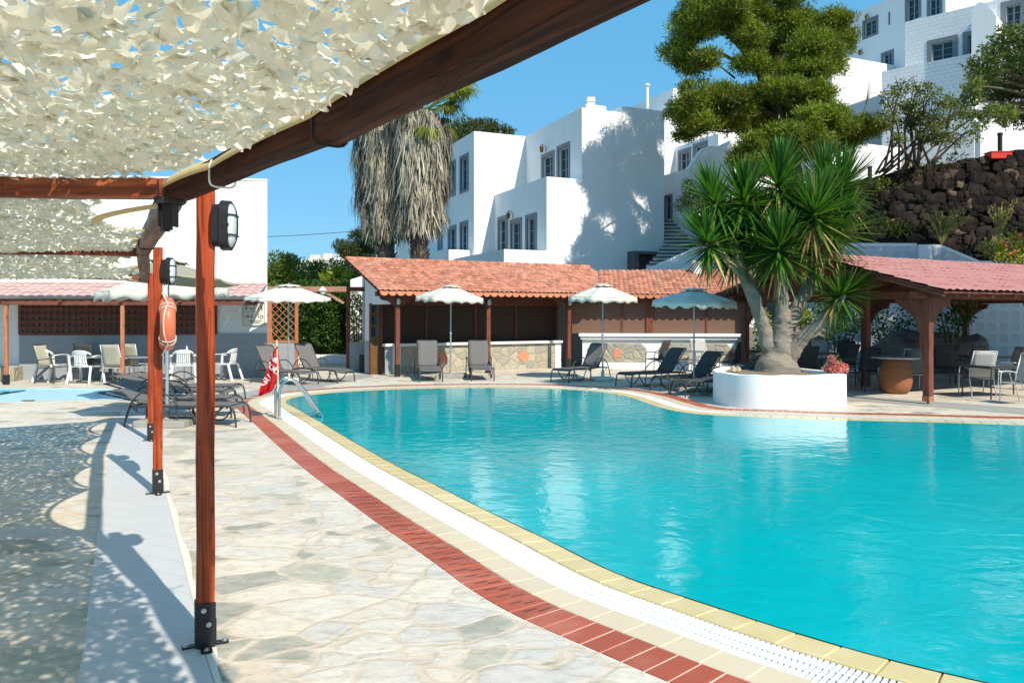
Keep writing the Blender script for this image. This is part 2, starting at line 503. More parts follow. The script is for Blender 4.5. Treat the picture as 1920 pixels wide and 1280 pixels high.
TILE_B = m_tile('pale_blue_pool_tile', (.42,.66,.74), .06)
POST_W = m_wood('red_stained_post', (.49,.084,.020), (.20,.028,.009), 'z', None, .38)
BEAM_W = m_wood('shaded_stained_beam', (.090,.030,.015), (.026,.010,.007), 'x', (.13,.046,.026), .75)  # stained beam darkened, the shade of its unlit side is in the colour
BEAM_L = m_wood('sunlit_beam', (.27,.125,.085), (.14,.06,.045), 'x', (.36,.21,.16), .6)  # paler beam copy, sunlight on the far beams put into the colour
CROSS_W = m_wood('red_stained_crossbeam', (.36,.085,.03), (.13,.03,.015), 'x', (.50,.20,.09), .45)
WOODB = m_wood('brown_red_timber', (.26,.085,.05), (.13,.04,.025), 'z', None, .6)
WOODBX = m_wood('brown_red_timber_rail', (.26,.085,.05), (.13,.04,.025), 'x', None, .6)
WOODO = m_wood('orange_timber', (.56,.235,.125), (.40,.15,.075), 'z', None, .6)
WOODP = m_wood('faded_timber', (.50,.28,.20), (.36,.18,.12), 'x', None, .7)
DOORW = m_wood('oak_door_wood', (.22,.12,.04), (.12,.06,.02), 'z', None, .5)
BLACK = simple('black_painted_metal', (.018,.018,.02), .42, .3, 20, .1, 80)
BLACKP = simple('black_plastic_housing', (.016,.018,.021), .38, .2, 8)
ZINC = simple('zinc_bolt', (.62,.61,.58), .35, .1, 30, 0, 60, .9)
STEEL = simple('polished_steel', (.66,.66,.66), .16, .06, 8, 0, 60, 1.0)
ALU = simple('aluminium_pole', (.42,.46,.48), .42, .1, 12, 0, 60, .55)
ALUW = simple('pale_aluminium_frame', (.62,.63,.64), .4, .08, 12, 0, 60, .3)
NET = m_net()
TAPE = simple('gold_edge_tape', (.82,.64,.30), .6, .1, 14, .2, 60, transl=.25)
CORD = simple('tie_cord', (.02,.02,.02), .7, .2)
CORDW = simple('white_rope', (.78,.77,.74), .8, .08, 60, .3)
ORANGE = simple('orange_lifebuoy_plastic', (.72,.16,.075), .42, .08, 5, .08)
CANVAS = simple('offwhite_canvas', (.74,.72,.64), .85, .06, 3, .2, 120, transl=.22)
CANVASG = simple('grey_green_canvas', (.78,.78,.71), .85, .07, 3, .2, 120, transl=.2)
CANVASO = simple('olive_canvas', (.40,.38,.27), .85, .07, 3, .2, 120, transl=.2)
CONC = simple('concrete', (.33,.33,.30), .9, .2, 9, .5, 50)
CONCW = simple('pale_concrete', (.62,.60,.53), .9, .12, 9, .4, 50)
LFRAME = simple('dark_grey_frame', (.045,.047,.05), .42, .15, 9)
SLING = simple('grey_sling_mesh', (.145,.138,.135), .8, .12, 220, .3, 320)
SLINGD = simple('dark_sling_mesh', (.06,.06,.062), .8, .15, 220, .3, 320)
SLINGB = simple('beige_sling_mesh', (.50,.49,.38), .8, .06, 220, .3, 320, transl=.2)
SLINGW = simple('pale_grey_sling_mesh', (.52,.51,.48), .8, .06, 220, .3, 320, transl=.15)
PLASTIC = simple('white_plastic', (.80,.81,.81), .35, .04, 4)
GLASSG = simple('frosted_lamp_glass', (.72,.74,.75), .3, .03, 4, transl=.2)
TGLASS = simple('dark_table_glass', (.05,.06,.065), .08, .1, 3)
GREYW = m_grey_wall()
STONEC = m_stonewall('bar_front_stone', [(.40,.37,.29), (.46,.43,.33), (.34,.33,.28), (.50,.46,.35), (.38,.37,.33), (.44,.38,.28)], (.30,.29,.25), 3.4, 3.4, .9, (.02,.045), .02)
LAVA = m_stonewall('lava_stone', [(0.0248,0.0192,0.0180), (0.0360,0.0273,0.0242), (0.0205,0.0180,0.0186), (0.0496,0.0310,0.0236), (0.0279,0.0229,0.0229), (0.0217,0.0186,0.0180), (0.0372,0.0322,0.0322), (0.1800,0.1305,0.0900), (0.0285,0.0223,0.0198), (0.0236,0.0205,0.0217)], (.010,.009,.008), 2.7, 5.0, 1.0, (.008,.040), .16)
ROOF_O = m_tile('terracotta_roof_tile', (.58,.235,.145), .46, (.60,.36,.27), .75)
ROOF_P = m_tile('faded_pink_roof_sheet', (.49,.215,.195), .12, (.53,.30,.28), .6)
ROOF_F = m_tile('pale_pink_roof_sheet', (.56,.36,.34), .05, (.60,.43,.41), .7)
FASC = simple('orange_scalloped_fascia', (.60,.23,.12), .7, .12, 9)
SHUT = m_shutter()
SHUT_SHADED = m_shutter('shaded_roller_shutter', .32)  # brown shutter copy with the shade under the roof put into its colour
DARKIN = simple('dark_interior', (.02,.017,.015), .8, .2)
PINKD = simple('salmon_painted_diamond', (.62,.25,.14), .8, .08, 14, .3)
GFRAME = simple('grey_window_surround', (.17,.195,.215), .6, .1, 8, .15)
WGLASS = simple('window_pane', (.03,.045,.055), .08, .2, 2)
WFRAME = simple('grey_blue_joinery', (.22,.27,.31), .55, .1, 8)
BARK_Y = simple('yucca_bark', (.29,.25,.205), .92, .30, 6, .8, 22, stretch=(1,1,2.6), dirt=.45, bdist=.04)
BARK = simple('grey_brown_bark', (.12,.09,.07), .9, .35, 8, .8, 30, stretch=(3,3,.6), bdist=.03)
YUC = m_leaf('yucca_leaf', (.028,.088,.018), (.058,.165,.025), (.14,.28,.042), .25, .36, .9)
YUCD = m_leaf('dry_yucca_leaf', (.30,.20,.08), (.42,.30,.12), (.52,.40,.20), .25, .7)
PINE = m_leaf('pine_needles', (.050,.085,.010), (.145,.20,.019), (.34,.385,.045), .34, .6, .7)
PINE2 = m_leaf('dark_pine_needles', (.035,.055,.014), (.07,.095,.02), (.13,.15,.035), .3, .6, .7)
OLIVE = m_leaf('olive_leaf', (.06,.085,.03), (.12,.15,.045), (.24,.27,.07), .35, .6, .9)
HEDGE = m_leaf('hedge_leaf', (.018,.05,.010), (.045,.105,.018), (.13,.24,.035), .3, .35, 1.2, .5)
BUSH = m_leaf('bush_leaf', (.07,.11,.014), (.15,.20,.024), (.29,.33,.055), .3, .5, .8)
BUSHY = m_leaf('yellow_green_leaf', (.14,.18,.014), (.28,.32,.030), (.48,.48,.07), .35, .5, 1.)
DRYB = m_leaf('dry_yellow_twig', (.22,.20,.06), (.36,.33,.10), (.50,.46,.19), .2, .7)
PALMD = m_leaf('dead_palm_frond', (.14,.11,.085), (.38,.345,.30), (.60,.57,.52), .15, .85, 1.1)
PALMG = m_leaf('green_palm_frond', (.10,.15,.02), (.20,.25,.04), (.42,.42,.10), .35, .5, 1.)
FLP = m_leaf('pink_petal', (.66,.14,.22), (.78,.27,.34), (.82,.42,.45), .3, .6, 3)
FLO = m_leaf('orange_petal', (.65,.12,.05), (.75,.20,.08), (.75,.30,.12), .3, .6, 3)
FLW = m_leaf('white_petal', (.7,.7,.66), (.75,.75,.7), (.8,.8,.76), .3, .6, 3)
CLAY = simple('terracotta_jar', (.30,.115,.045), .75, .2, 5, .3, 40, stretch=(1,1,5), dirt=.35)
SOIL = simple('dry_soil', (.24,.19,.13), .95, .3, 12, .6, 30, bdist=.03)
HILLM = simple('dry_hillside', (.26,.22,.15), .95, .35, 1.5, .6, 6, bdist=.1)
REDF = simple('red_flag_cloth', (.62,.012,.02), .6, .08, 5, .1, transl=.3)
REDC = simple('red_plastic', (.55,.03,.02), .5, .1)
LETTER = simple('white_lettering', (.80,.79,.77), .7, .03)
INK = simple('dark_sign_ink', (.04,.045,.045), .7, .1)
SIGNB = simple('cream_sign_board', (.66,.65,.60), .6, .04)
BAMBOO = simple('pale_wood_pole', (.66,.54,.36), .6, .1, 12, stretch=(1,1,.2))
ROCK = simple('grey_boulder', (.20,.18,.16), .9, .35, 3, .8, 9, bdist=.08)

def m_rubble():
    t = NT('lava_rubble')
    v = t.mapping()
    col = t.ramp(t.island(), [(0, (.018,.014,.013)), (.22, (.034,.025,.022)), (.40, (.050,.036,.030)), (.55, (.026,.022,.023)), (.70, (.070,.047,.036)), (.82, (.040,.035,.036)), (.91, (.16,.115,.08)), (.96, (.26,.20,.14))], 'CONSTANT')
    col = t.mix(t.noise(v, 9, 6, .7), (.34,.33,.315), (.80,.77,.74))
    base = t.ramp(t.island(), [(0, (.020,.015,.014)), (.22, (.036,.027,.024)), (.40, (.052,.038,.032)), (.55, (.028,.024,.025)), (.70, (.072,.049,.038)), (.82, (.042,.037,.038)), (.92, (.15,.11,.08)), (.965, (.25,.19,.135))], 'CONSTANT')
    return t.bsdf(t.mix(1.0, base, col, 'MULTIPLY'), .9, 0, .2, t.bump(t.noise(v, 14, 6, .7), .9, .04))
RUBBLE = m_rubble()
# ------------------------------------------------------------------ pool outline
near = [(1878,1280),(1708,1244),(1596,1212),(1458,1172),(1304,1121),(1166,1076),(1022,1006),(906,951),(822,909),(737,867),(653,820),(602,790),(556,764)]
tip = [(536,752)]
far = [(556,743),(620,736),(700,731),(800,728),(900,726.5),(1000,727),(1090,731),(1150,737),(1190,746.5),(1235,762),(1280,772),(1340,777.5),(1440,781.5),(1592,787),(1750,790.5),(1920,796)]
ctrl = [G(*p) for p in near+tip+far] + [Vector(p+(0,)) for p in ((11.5,12.6),(14.2,10.6),(15,8),(14.2,5.2),(12,3.4),(9,2.4),(6.2,2.2),(4.4,2.65),(3.3,3.3))]
dense = catmull(ctrl, 14, True)

def resample(pts, step):
    P_ = [Vector((p.x, p.y, 0)) for p in pts]; P_.append(P_[0].copy())
    cum = [0]
    for a, b in zip(P_[:-1], P_[1:]): cum.append(cum[-1]+(b-a).length)
    n = max(8, round(cum[-1]/step)); out = []; j = 0
    for i in range(n):
        d = cum[-1]*i/n
        while cum[j+1] < d: j += 1
        t = (d-cum[j])/max(1e-9, cum[j+1]-cum[j])
        out.append(P_[j].lerp(P_[j+1], t))
    return out
def smooth(pts, it):
    for _ in range(it):
        n = len(pts)
        pts = [(pts[i-1]+pts[i]*2+pts[(i+1) % n])/4 for i in range(n)]
    return pts
base = smooth(resample(dense, .05), 40)
area = sum(base[i].x*base[(i+1) % len(base)].y-base[(i+1) % len(base)].x*base[i].y for i in range(len(base)))
SGN = 1 if area > 0 else -1
def normals(pts):
    n = len(pts); out = []
    for i in range(n):
        t = (pts[(i+1) % n]-pts[i-1]).normalized()
        out.append(Vector((t.y, -t.x, 0))*SGN)
    return out
base = resample(base, .05)
NRM = smooth(normals(base), 6)
NRM = [v.normalized() for v in NRM]
def offs(d):
    return [p+n*d for p, n in zip(base, NRM)]
W_Y, W_G, W_C, W_R = .25, .30, .225, .30
D0, D1, D2, D3, D4 = 0, W_Y, W_Y+W_G, W_Y+W_G+W_C, W_Y+W_G+W_C+W_R
NB = len(base)

pool = thing('swimming_pool', 'large curved swimming pool edged with yellow, white, cream and red tile bands', 'pool', (0, 0, 0))

def arc_pos(pts):
    cum = [0]
    n = len(pts)
    for i in range(n): cum.append(cum[-1]+(pts[(i+1) % n]-pts[i]).length)
    return cum
def at_d(cum, d0, d1, s):
    "two points at arc position s measured on the middle line"
    L = cum[-1]; s = s % L
    lo, hi = 0, NB
    while hi-lo > 1:
        m = (lo+hi)//2
        if cum[m] <= s: lo = m
        else: hi = m
    t = (s-cum[lo])/max(1e-9, cum[lo+1]-cum[lo]); j = (lo+1) % NB
    p = base[lo].lerp(base[j], t); n = NRM[lo].lerp(NRM[j], t).normalized()
    return p+n*d0, p+n*d1
def tile_band(name, d0, d1, step, gap, z0, z1, mat, nsub=1, edge_gap=.006, drop0=0, bev=.004):
    mid = offs((d0+d1)/2); cum = arc_pos(mid); L = cum[-1]; n = round(L/step); st = L/n
    mb = MB(); d0 += edge_gap/2; d1 -= edge_gap/2
    for i in range(n):
        j = rnd.uniform(-.0015, .0015)
        sec = []
        for k in range(nsub+1):
            s = i*st+gap/2+(st-gap)*k/nsub
            a, b = at_d(cum, d0, d1, s)
            sec.append((a, b))
        vs = []; fs = []
        # top face with small chamfer
        for k, (a, b) in enumerate(sec):
            w = (b-a).normalized()
            al = (sec[-1][0]-sec[0][0]).normalized()
            sh = al*bev*(1 if k == 0 else (-1 if k == nsub else 0))
            vs += [a+Vector((0,0,z0)), a+Vector((0,0,z1+j-bev-drop0)), a+w*bev+sh+Vector((0,0,z1+j-drop0)), b-w*bev+sh+Vector((0,0,z1+j)), b+Vector((0,0,z1+j-bev)), b+Vector((0,0,z0))]
        for k in range(nsub):
            o = k*6; p = o+6
            for q in range(5): fs.append((o+q, p+q, p+q+1, o+q+1))
        o = nsub*6
        fs.append((0,1,2,3,4,5)); fs.append((o+5,o+4,o+3,o+2,o+1,o))
        if SGN < 0: fs = [tuple(reversed(f)) for f in fs]
        mb.add(vs, fs)
    return mb.build(name, mat, pool)
def ring(name, d0, d1, z0, z1, mat, parent):
    a = offs(d0); b = offs(d1); mb = MB()
    vs = [p+Vector((0,0,z0)) for p in a]+[p+Vector((0,0,z1)) for p in b]
    fs = [(i, (i+1) % NB, NB+(i+1) % NB, NB+i) for i in range(NB)]
    if SGN > 0: fs = [tuple(reversed(f)) for f in fs]
    mb.add(vs, fs)
    return mb.build(name, mat, parent)
tile_band('yellow_coping', D0, D1, .262, .007, -.06, .004, TILE_Y, 2, .004, .016, .006)
tile_band('grating', D1+.012, D2-.012, .034, .0115, -.02, -.002, GRATE, 1, .0, 0, .002)
tile_band('cream_border', D2, D3, .262, .006, -.03, .004, TILE_C, 2, .005, 0, .003)
tile_band('red_border', D3, D4, .150, .0105, -.03, .004, TILE_R, 1, .010, 0, .003)
ring('border_grout', D2-.012, D4+.012, -.002, -.002, GROUT, pool)
ring('coping_bed', D0+.006, D1+.012, -.030, -.004, GROUT_Y, pool)
ring('grating_channel', D1+.012, D2-.012, -.028, -.028, DARKGAP, pool)
# long ribs that tie the grating slats together
mb = MB()
for q in (.35, .65):
    d = D1+(D2-D1)*q
    a = offs(d-.008); b = offs(d+.008)
    vs = [p+Vector((0,0,-.0035)) for p in a]+[p+Vector((0,0,-.0035)) for p in b]
    fs = [(i, (i+1) % NB, NB+(i+1) % NB, NB+i) for i in range(NB)]
    if SGN > 0: fs = [tuple(reversed(f)) for f in fs]
    mb.add(vs, fs)
mb.build('grating_rib', GRATE, pool)
# pool wall under the coping
ring('pool_wall', D0+.006, D0+.006, -.3, -.031, GROUT_Y, pool)

# narrow drain slots cut in some of the red tiles
mb = MB(); cum = arc_pos(offs((D3+D4)/2)); L_r = cum[-1]; nt_ = round(L_r/.150); st_ = L_r/nt_
for i in range(nt_):
    p = at_d(cum, (D3+D4)/2, D4, (i+.5)*st_)[0]
    if not (4.6 < p.y < 8.2 and p.x < .2): continue
    for (fr_, off_) in ((.32, -.025), (.60, .022)):
        a, b = at_d(cum, D3+W_R*(fr_-.16), D3+W_R*(fr_+.16), (i+.5)*st_+off_)
        t_ = (b-a).normalized(); s_ = Vector((-t_.y, t_.x, 0))*.006
        mb.add([q+Vector((0,0,.0055)) for q in (a-s_, b-s_, b+s_, a+s_)], [(0,1,2,3)])
mb.build('drain_slot', DARKGAP, pool)
def filled(name, outer, holes, z, mat, kind, extra=None):
    bm = bmesh.new()
    for loop in [outer]+holes:
        vs = [bm.verts.new((p[0], p[1], z)) for p in loop]
        for i in range(len(vs)): bm.edges.new((vs[i], vs[(i+1) % len(vs)]))
    bmesh.ops.triangle_fill(bm, use_beauty=True, use_dissolve=False, edges=bm.edges[:], normal=(0,0,1))
    for f in bm.faces:
        if f.normal.z < 0: f.normal_flip()
    me = bpy.data.meshes.new(name); bm.to_mesh(me); bm.free()
    o = finish(me, name, mat)
    if kind: tag(o, kind=kind)
    return o
wsurf = [p-n*.0 for p, n in zip(base, NRM)][::2]
tag(filled('water', [p+n*.003 for p, n in list(zip(base, NRM))[::2]], [], -.008, WATER, None), 'clear turquoise water filling the big curved pool', 'water', kind='structure')

# wading pool on the left
WP = [G(-150,754), G(60,752), G(180,750), G(270,747), G(330,738), G(310,731), G(200,728.5), G(0,727.5), G(-200,727)]
wp = resample(catmull(WP, 8, True), .25)
hole1 = [p for p in offs(D4+.004)][::3]
paving = filled('paving', [(-70,-20),(70,-20),(70,32),(-70,32)], [hole1, wp], 0, PAVING, 'structure')
g = MB(); g.grid([[Vector((x, y, -.45)) for x in (-900, -60, 60, 900)] for y in (-300, -19, 30, 1200)])
go = g.build('ground', HILLM); tag(go, kind='structure')
wpt = thing('wading_pool', 'shallow pale blue tiled wading pool beside the lean-to', 'pool')
nW = len(wp)
sg = sum(wp[i].x*wp[(i+1) % nW].y-wp[(i+1) % nW].x*wp[i].y for i in range(nW))
mb = MB()
ins = [p+Vector((0,0,-.30)) for p in wp]
mb.add([p+Vector((0,0,-.001)) for p in wp]+ins, [((i+1) % nW, i, nW+i, nW+(i+1) % nW) if sg < 0 else (i, (i+1) % nW, nW+(i+1) % nW, nW+i) for i in range(nW)])
mb.build('pool_wall', TILE_B, wpt)
o = filled('pool_floor', [p for p in wp], [], -.16, TILE_B, None); o.parent = wpt
WX = GX(18, 18.6)
deep = filled('wading_water', [p for p in wp if p.x < WX]+[], [], -.035, m_water('deep_blue_water', (.01,.30,.48), (.015,.36,.54), 1, .2), None); deep.parent = wpt
shal = [p for p in wp if p.x >= WX]
o = filled('tiled_shelf', shal, [], -.03, TILE_B, None); o.parent = wpt
d = G(55, 748.5)
mb = MB().box(d.x-.12, d.x+.12, d.y-.09, d.y+.02, -.028, -.015); mb.build('drain_grille', BLACK, wpt)

# grey painted path under the pergola posts
lp = [G(60,1560), G(145,1280), G(176,1050), G(197,900), G(207,830), G(214,795), G(236,762)]
rp = [G(520,1560), G(401,1280), G(362,1130), G(325,985), G(299,880), G(278,800), G(272,765)]
L_ = catmull(lp, 8); R_ = catmull(rp, 8)
mb = MB()
mb.add([p+Vector((0,0,.005)) for p in L_]+[p+Vector((0,0,.005)) for p in R_], [(i, len(L_)+i, len(L_)+i+1, i+1) for i in range(len(L_)-1)])
# thin rendered edge
tag(mb.build('path', PATH), kind='structure')
for nm, d0, pts in (('path_edge', .05, R_), ):
    mb = MB(); vs = []; n = len(pts)
    for i, p in enumerate(pts):
        t = (pts[min(i+1, n-1)]-pts[max(i-1, 0)]).normalized(); nr = Vector((t.y, -t.x, 0))
        vs += [p+nr*.004+Vector((0,0,.003)), p+nr*(.05+.015*math.sin(i*1.3))+Vector((0,0,.003))]
    mb.add(vs, [(2*i, 2*i+1, 2*i+3, 2*i+2) for i in range(n-1)])
    tag(mb.build(nm, GROUT), kind='structure')
# grey concrete strips of the far terrace
for nm, quad in (('terrace_strip', [G(430,757), G(700,706), G(690,699), G(400,744)]), ('terrace_strip', [G(1560,748), G(1925,777), G(1925,765), G(1570,740)]), ):
    mb = MB(); mb.add([p+Vector((0,0,.004)) for p in quad], [(0,1,2,3)])
    o = mb.build(nm, CONC); tag(o, kind='structure')
# ------------------------------------------------------------------ near pergola
P1 = G(385,1210); P2 = G(296,925); P3 = G(283,826)
perg = thing('pergola', 'red stained timber pergola with three posts and bent edge beam along the grey path', 'pergola', P1)
def post(p, h, w, rz, name='post'):
    mb = MB(); x = w/2; c = .008
    prof = [(-x+c,-x),(x-c,-x),(x,-x+c),(x,x-c),(x-c,x),(-x+c,x),(-x,x-c),(-x,-x+c)]
    n = 10
    rows = []
    for i in range(n+1):
        z = .10+(h-.10)*i/n
        j = .0025*math.sin(i*1.7+p.x); k = .0025*math.cos(i*2.3)
        rows.append([Vector((a+j, b+k, z)) for a, b in prof]+[Vector((prof[0][0]+j, prof[0][1]+k, z))])
    mb.grid(rows)
    mb.add(rows[-1][:8], [tuple(range(8))]); mb.add(rows[0][:8], [tuple(range(7,-1,-1))])
    o = mb.build(name, POST_W, perg, smooth='auto')
    o.location = Vector((p.x, p.y, 0))-P1; o.rotation_euler = (0, 0, rz)
    # galvanised black shoe, two straps, cross feet and bolts
    s = MB(); e = x+.004
    s.box(-e, e, -e-.004, -e+.001, .045, .255); s.box(-e-.004, -e+.001, -e, e, .02, .25); s.box(e-.001, e+.004, -e, e, .02, .16)
    s.box(-e, e, e-.001, e+.004, .02, .25); s.box(-e+.002, e-.002, -e+.002, e-.002, .008, .102)
    s.box(-x*2.6, x*2.6, -.022, .022, .006, .014); s.box(-.03, .03, -x*2.7, -x, .006, .015)
    so = s.build('post_shoe', BLACK, o)
    for (bx, by, bz, d) in ((-.012, -e-.004, .215, 'y'), (.014, -e-.004, .135, 'y')):
        Mx = Matrix.Translation((bx, by, bz)) @ Matrix.Rotation(R(90), 4, 'X')
        MB().lathe([(.014, 0), (.014, .003), (.009, .003), (.009, .010), (.0, .010)], 12, M=Mx).build('bolt', ZINC, o)
    for (bx, by) in ((x*2.15, 0), (-x*2.15, 0), (0, -x*2.1)):
        MB().lathe([(.017, .014), (.017, .018), (.010, .018), (.010, .027), (0, .027)], 12, c=(bx, by, 0)).build('bolt', ZINC, o)
    return o
post(P1, 2.535, .094, R(25))
post(P2, 2.53, .088, R(27))
post(P3, 2.44, .085, R(27))

def beam(a, b, w, h, mat, name, taper=1.0, seed=0, parent=None):
    "hewn log with soft corners, its own x axis along the grain"
    parent = parent or perg
    a = Vector(a); b = Vector(b); L = (b-a).length
    rr = random.Random(seed)
    n = max(6, int(L/.18)); rows = []
    for i in range(n+1):
        t = i/n; k = 1+(taper-1)*t
        dy = .003*math.sin(i*.9+seed); dz = .003*math.sin(i*.63+seed*2)
        ring_ = []
        for q in range(16):
            an = 2*math.pi*q/16+.1
            ca, sa = math.cos(an), math.sin(an)
            e = .22
            ry = math.copysign(abs(ca)**e, ca)*w/2*k; rz_ = math.copysign(abs(sa)**e, sa)*h/2*k
            ring_.append(Vector((L*t, ry+dy+rr.uniform(-.002,.002), rz_+dz+rr.uniform(-.002,.002))))
        rows.append(ring_+[ring_[0]])
    mb = MB(); mb.grid(rows)
    mb.add(rows[0][:16], [tuple(range(16))]); mb.add(rows[-1][:16], [tuple(range(15,-1,-1))])
    o = mb.build(name, mat, parent, smooth='auto', weld=True)
    d = (b-a).normalized()
    o.rotation_mode = 'XYZ'
    o.rotation_euler = (0, -math.asin(d.z), math.atan2(d.y, d.x))
    o.location = a - Vector((parent.location.x, parent.location.y, 0))
    return o
BZ1, BZ2, BZ3 = 2.565, 2.515, 2.385
B1 = Vector((-1.91, 4.42, 2.532)); B2 = Vector((-3.80, 8.07, BZ2)); B3 = Vector((-5.40, 11.55, BZ3))
J = Vector((-.70, 2.975, 2.569)); dirN = Vector((.56, -.829, 0)).normalized(); dirL = Vector((J.x-B1.x, J.y-B1.y, 0)).normalized()
JZ = Vector((0,0,-.014))
beam(J-dirN*.02+JZ, J+dirN*3.2+JZ, .136, .120, BEAM_W, 'edge_beam', 1.0, 3)
beam(B1-dirL*.03, J+dirL*.02, .112, .108, BEAM_W, 'edge_beam', 1.13, 5)
beam(B1+Vector((.03,-.06,0)), B2, .125, .125, BEAM_L, 'edge_beam', 1.0, 8)
beam(B2+Vector((.02,-.05,-.002)), B3, .125, .135, BEAM_L, 'edge_beam', 1.0, 9)
C1 = Vector((-1.93, 4.37, 2.545)); beam(C1, C1+Vector((-4.6, -.02, .035)), .09, .11, CROSS_W, 'cross_beam', 1.0, 11)
C2 = B2+Vector((-.05,.0,-.02)); CD2 = Vector((-.95,-.22,0)); beam(C2, C2+CD2*4.4, .09, .11, CROSS_W, 'cross_beam', 1.0, 12)
C3 = B3+Vector((-.05,-.05,-.03)); CD3 = Vector((-.88,-.62,.02)).normalized(); beam(C3, C3+CD3*4.4, .05, .06, CROSS_W, 'cross_beam', 1.0, 13)
# black joist hangers
for p, e in ((B1, Vector((.0,-.07,-.03))),):
    mb = MB()
    q = Vector((p.x, p.y, p.z))+e
    mb.box(q.x-.040, q.x+.030, q.y-.006, q.y+.0, q.z-.19, q.z+.07)
    mb.box(q.x-.046, q.x-.040, q.y-.03, q.y+.05, q.z-.17, q.z+.09)
    mb.box(q.x+.03, q.x+.036, q.y-.03, q.y+.06, q.z-.17, q.z+.01)
    mb.box(q.x-.06, q.x+.10, q.y-.04, q.y-.034, q.z-.045, q.z-.005)
    mb.box(q.x-.036, q.x+.012, q.y-.025, q.y+.01, q.z-.198, q.z-.190)
    mb.build('joist_hanger', BLACK, perg, world=True, bevel=.003)
# ties round the beam
def tie(c, d, w, mat, r, tail=0):
    d = d.normalized(); x = Vector((d.y, -d.x, 0)).normalized(); z = Vector((0,0,1))
    pts = []
    for q in range(17):
        a = 2*math.pi*q/16+.6
        ca, sa = math.cos(a), math.sin(a)
        pts.append(c+x*math.copysign(abs(ca)**.45, ca)*w+z*math.copysign(abs(sa)**.45, sa)*w+d*(.012*math.sin(a*1)))
    mb = MB(); mb.tube(pts, r, 6)
    if tail: mb.tube([c-x*w+z*w*.6, c-x*(w+.05)+z*w*.75, c-x*(w+.10)+z*(w*.8+.02)], r*.9, 6)
    return mb
tie(J+dirN*.03+JZ, dirN, .072, CORD, .0055, 1).build('lashing', CORD, perg, world=True)
tie(B1+dirL*.78, dirL, .066, CORDW, .005).build('lashing', CORDW, perg, world=True)
tie(B1+dirL*.02, dirL, .067, CORD, .007).build('lashing', CORD, perg, world=True)
tie(B1.lerp(B2, .80), B2-B1, .068, CORD, .005, 1).build('lashing', CORD, perg, world=True)

# ------------------------------------------------------------------ camouflage nets
def petals(rng, pts, nrm_tilt, size):
    "pts (n,3): one curled petal of fabric at each point; returns V, F"
    n = len(pts)
    L = size*rng.uniform(.85, 1.35, n); Wd = L*rng.uniform(.55, .85, n)
    yaw = rng.uniform(0, 2*np.pi, n)
    tilt = rng.normal(0, nrm_tilt, n); roll = rng.normal(0, nrm_tilt*.8, n)
    curl = rng.uniform(.15, .75, n)*rng.choice([-1, 1], n, p=[.6, .4])*L
    bow = rng.uniform(-.3, .45, n)*Wd
    nu, nv = 4, 6
    us = np.linspace(-.5, .5, nu); vs = np.linspace(-.5, .5, nv)
    prof = np.sqrt(np.clip(1-(2*vs)**2, 0, 1))*.75+.25*np.clip(1-np.abs(2*vs), 0, 1); prof[0] = prof[-1] = .22
    V = np.zeros((n, nv, nu, 3))
    for a, v in enumerate(vs):
        for b, u in enumerate(us):
            x = u*Wd*prof[a]+ (v*v)*Wd*.9   # crescent
            y = v*L
            z = curl*(v*v*1.3-.12)+bow*((2*u)**2-.3)*prof[a]
            V[:, a, b, 0] = x; V[:, a, b, 1] = y; V[:, a, b, 2] = z
    V = V.reshape(n, -1, 3)
    ct, st = np.cos(tilt)[:, None], np.sin(tilt)[:, None]
    y, z = V[..., 1].copy(), V[..., 2].copy(); V[..., 1] = y*ct-z*st; V[..., 2] = y*st+z*ct
    cr, sr = np.cos(roll)[:, None], np.sin(roll)[:, None]
    x, z = V[..., 0].copy(), V[..., 2].copy(); V[..., 0] = x*cr-z*sr; V[..., 2] = x*sr+z*cr
    cy, sy = np.cos(yaw)[:, None], np.sin(yaw)[:, None]
    x, y = V[..., 0].copy(), V[..., 1].copy(); V[..., 0] = x*cy-y*sy; V[..., 1] = x*sy+y*cy
    V += np.asarray(pts)[:, None, :]
    q = np.array([(a*nu+b, a*nu+b+1, (a+1)*nu+b+1, (a+1)*nu+b) for a in range(nv-1) for b in range(nu-1)])
    Fq = (q[None]+(np.arange(n)*nu*nv)[:, None, None]).reshape(-1, 4)
    return V.reshape(-1, 3), Fq
def inside(poly, x, y):
    r = np.zeros(x.shape, bool); n = len(poly)
    for i in range(n):
        x1, y1 = poly[i][:2]; x2, y2 = poly[(i+1) % n][:2]
        c = ((y1 > y) != (y2 > y)) & (x < (x2-x1)*(y-y1)/(y2-y1+1e-12)+x1)
        r ^= c
    return r
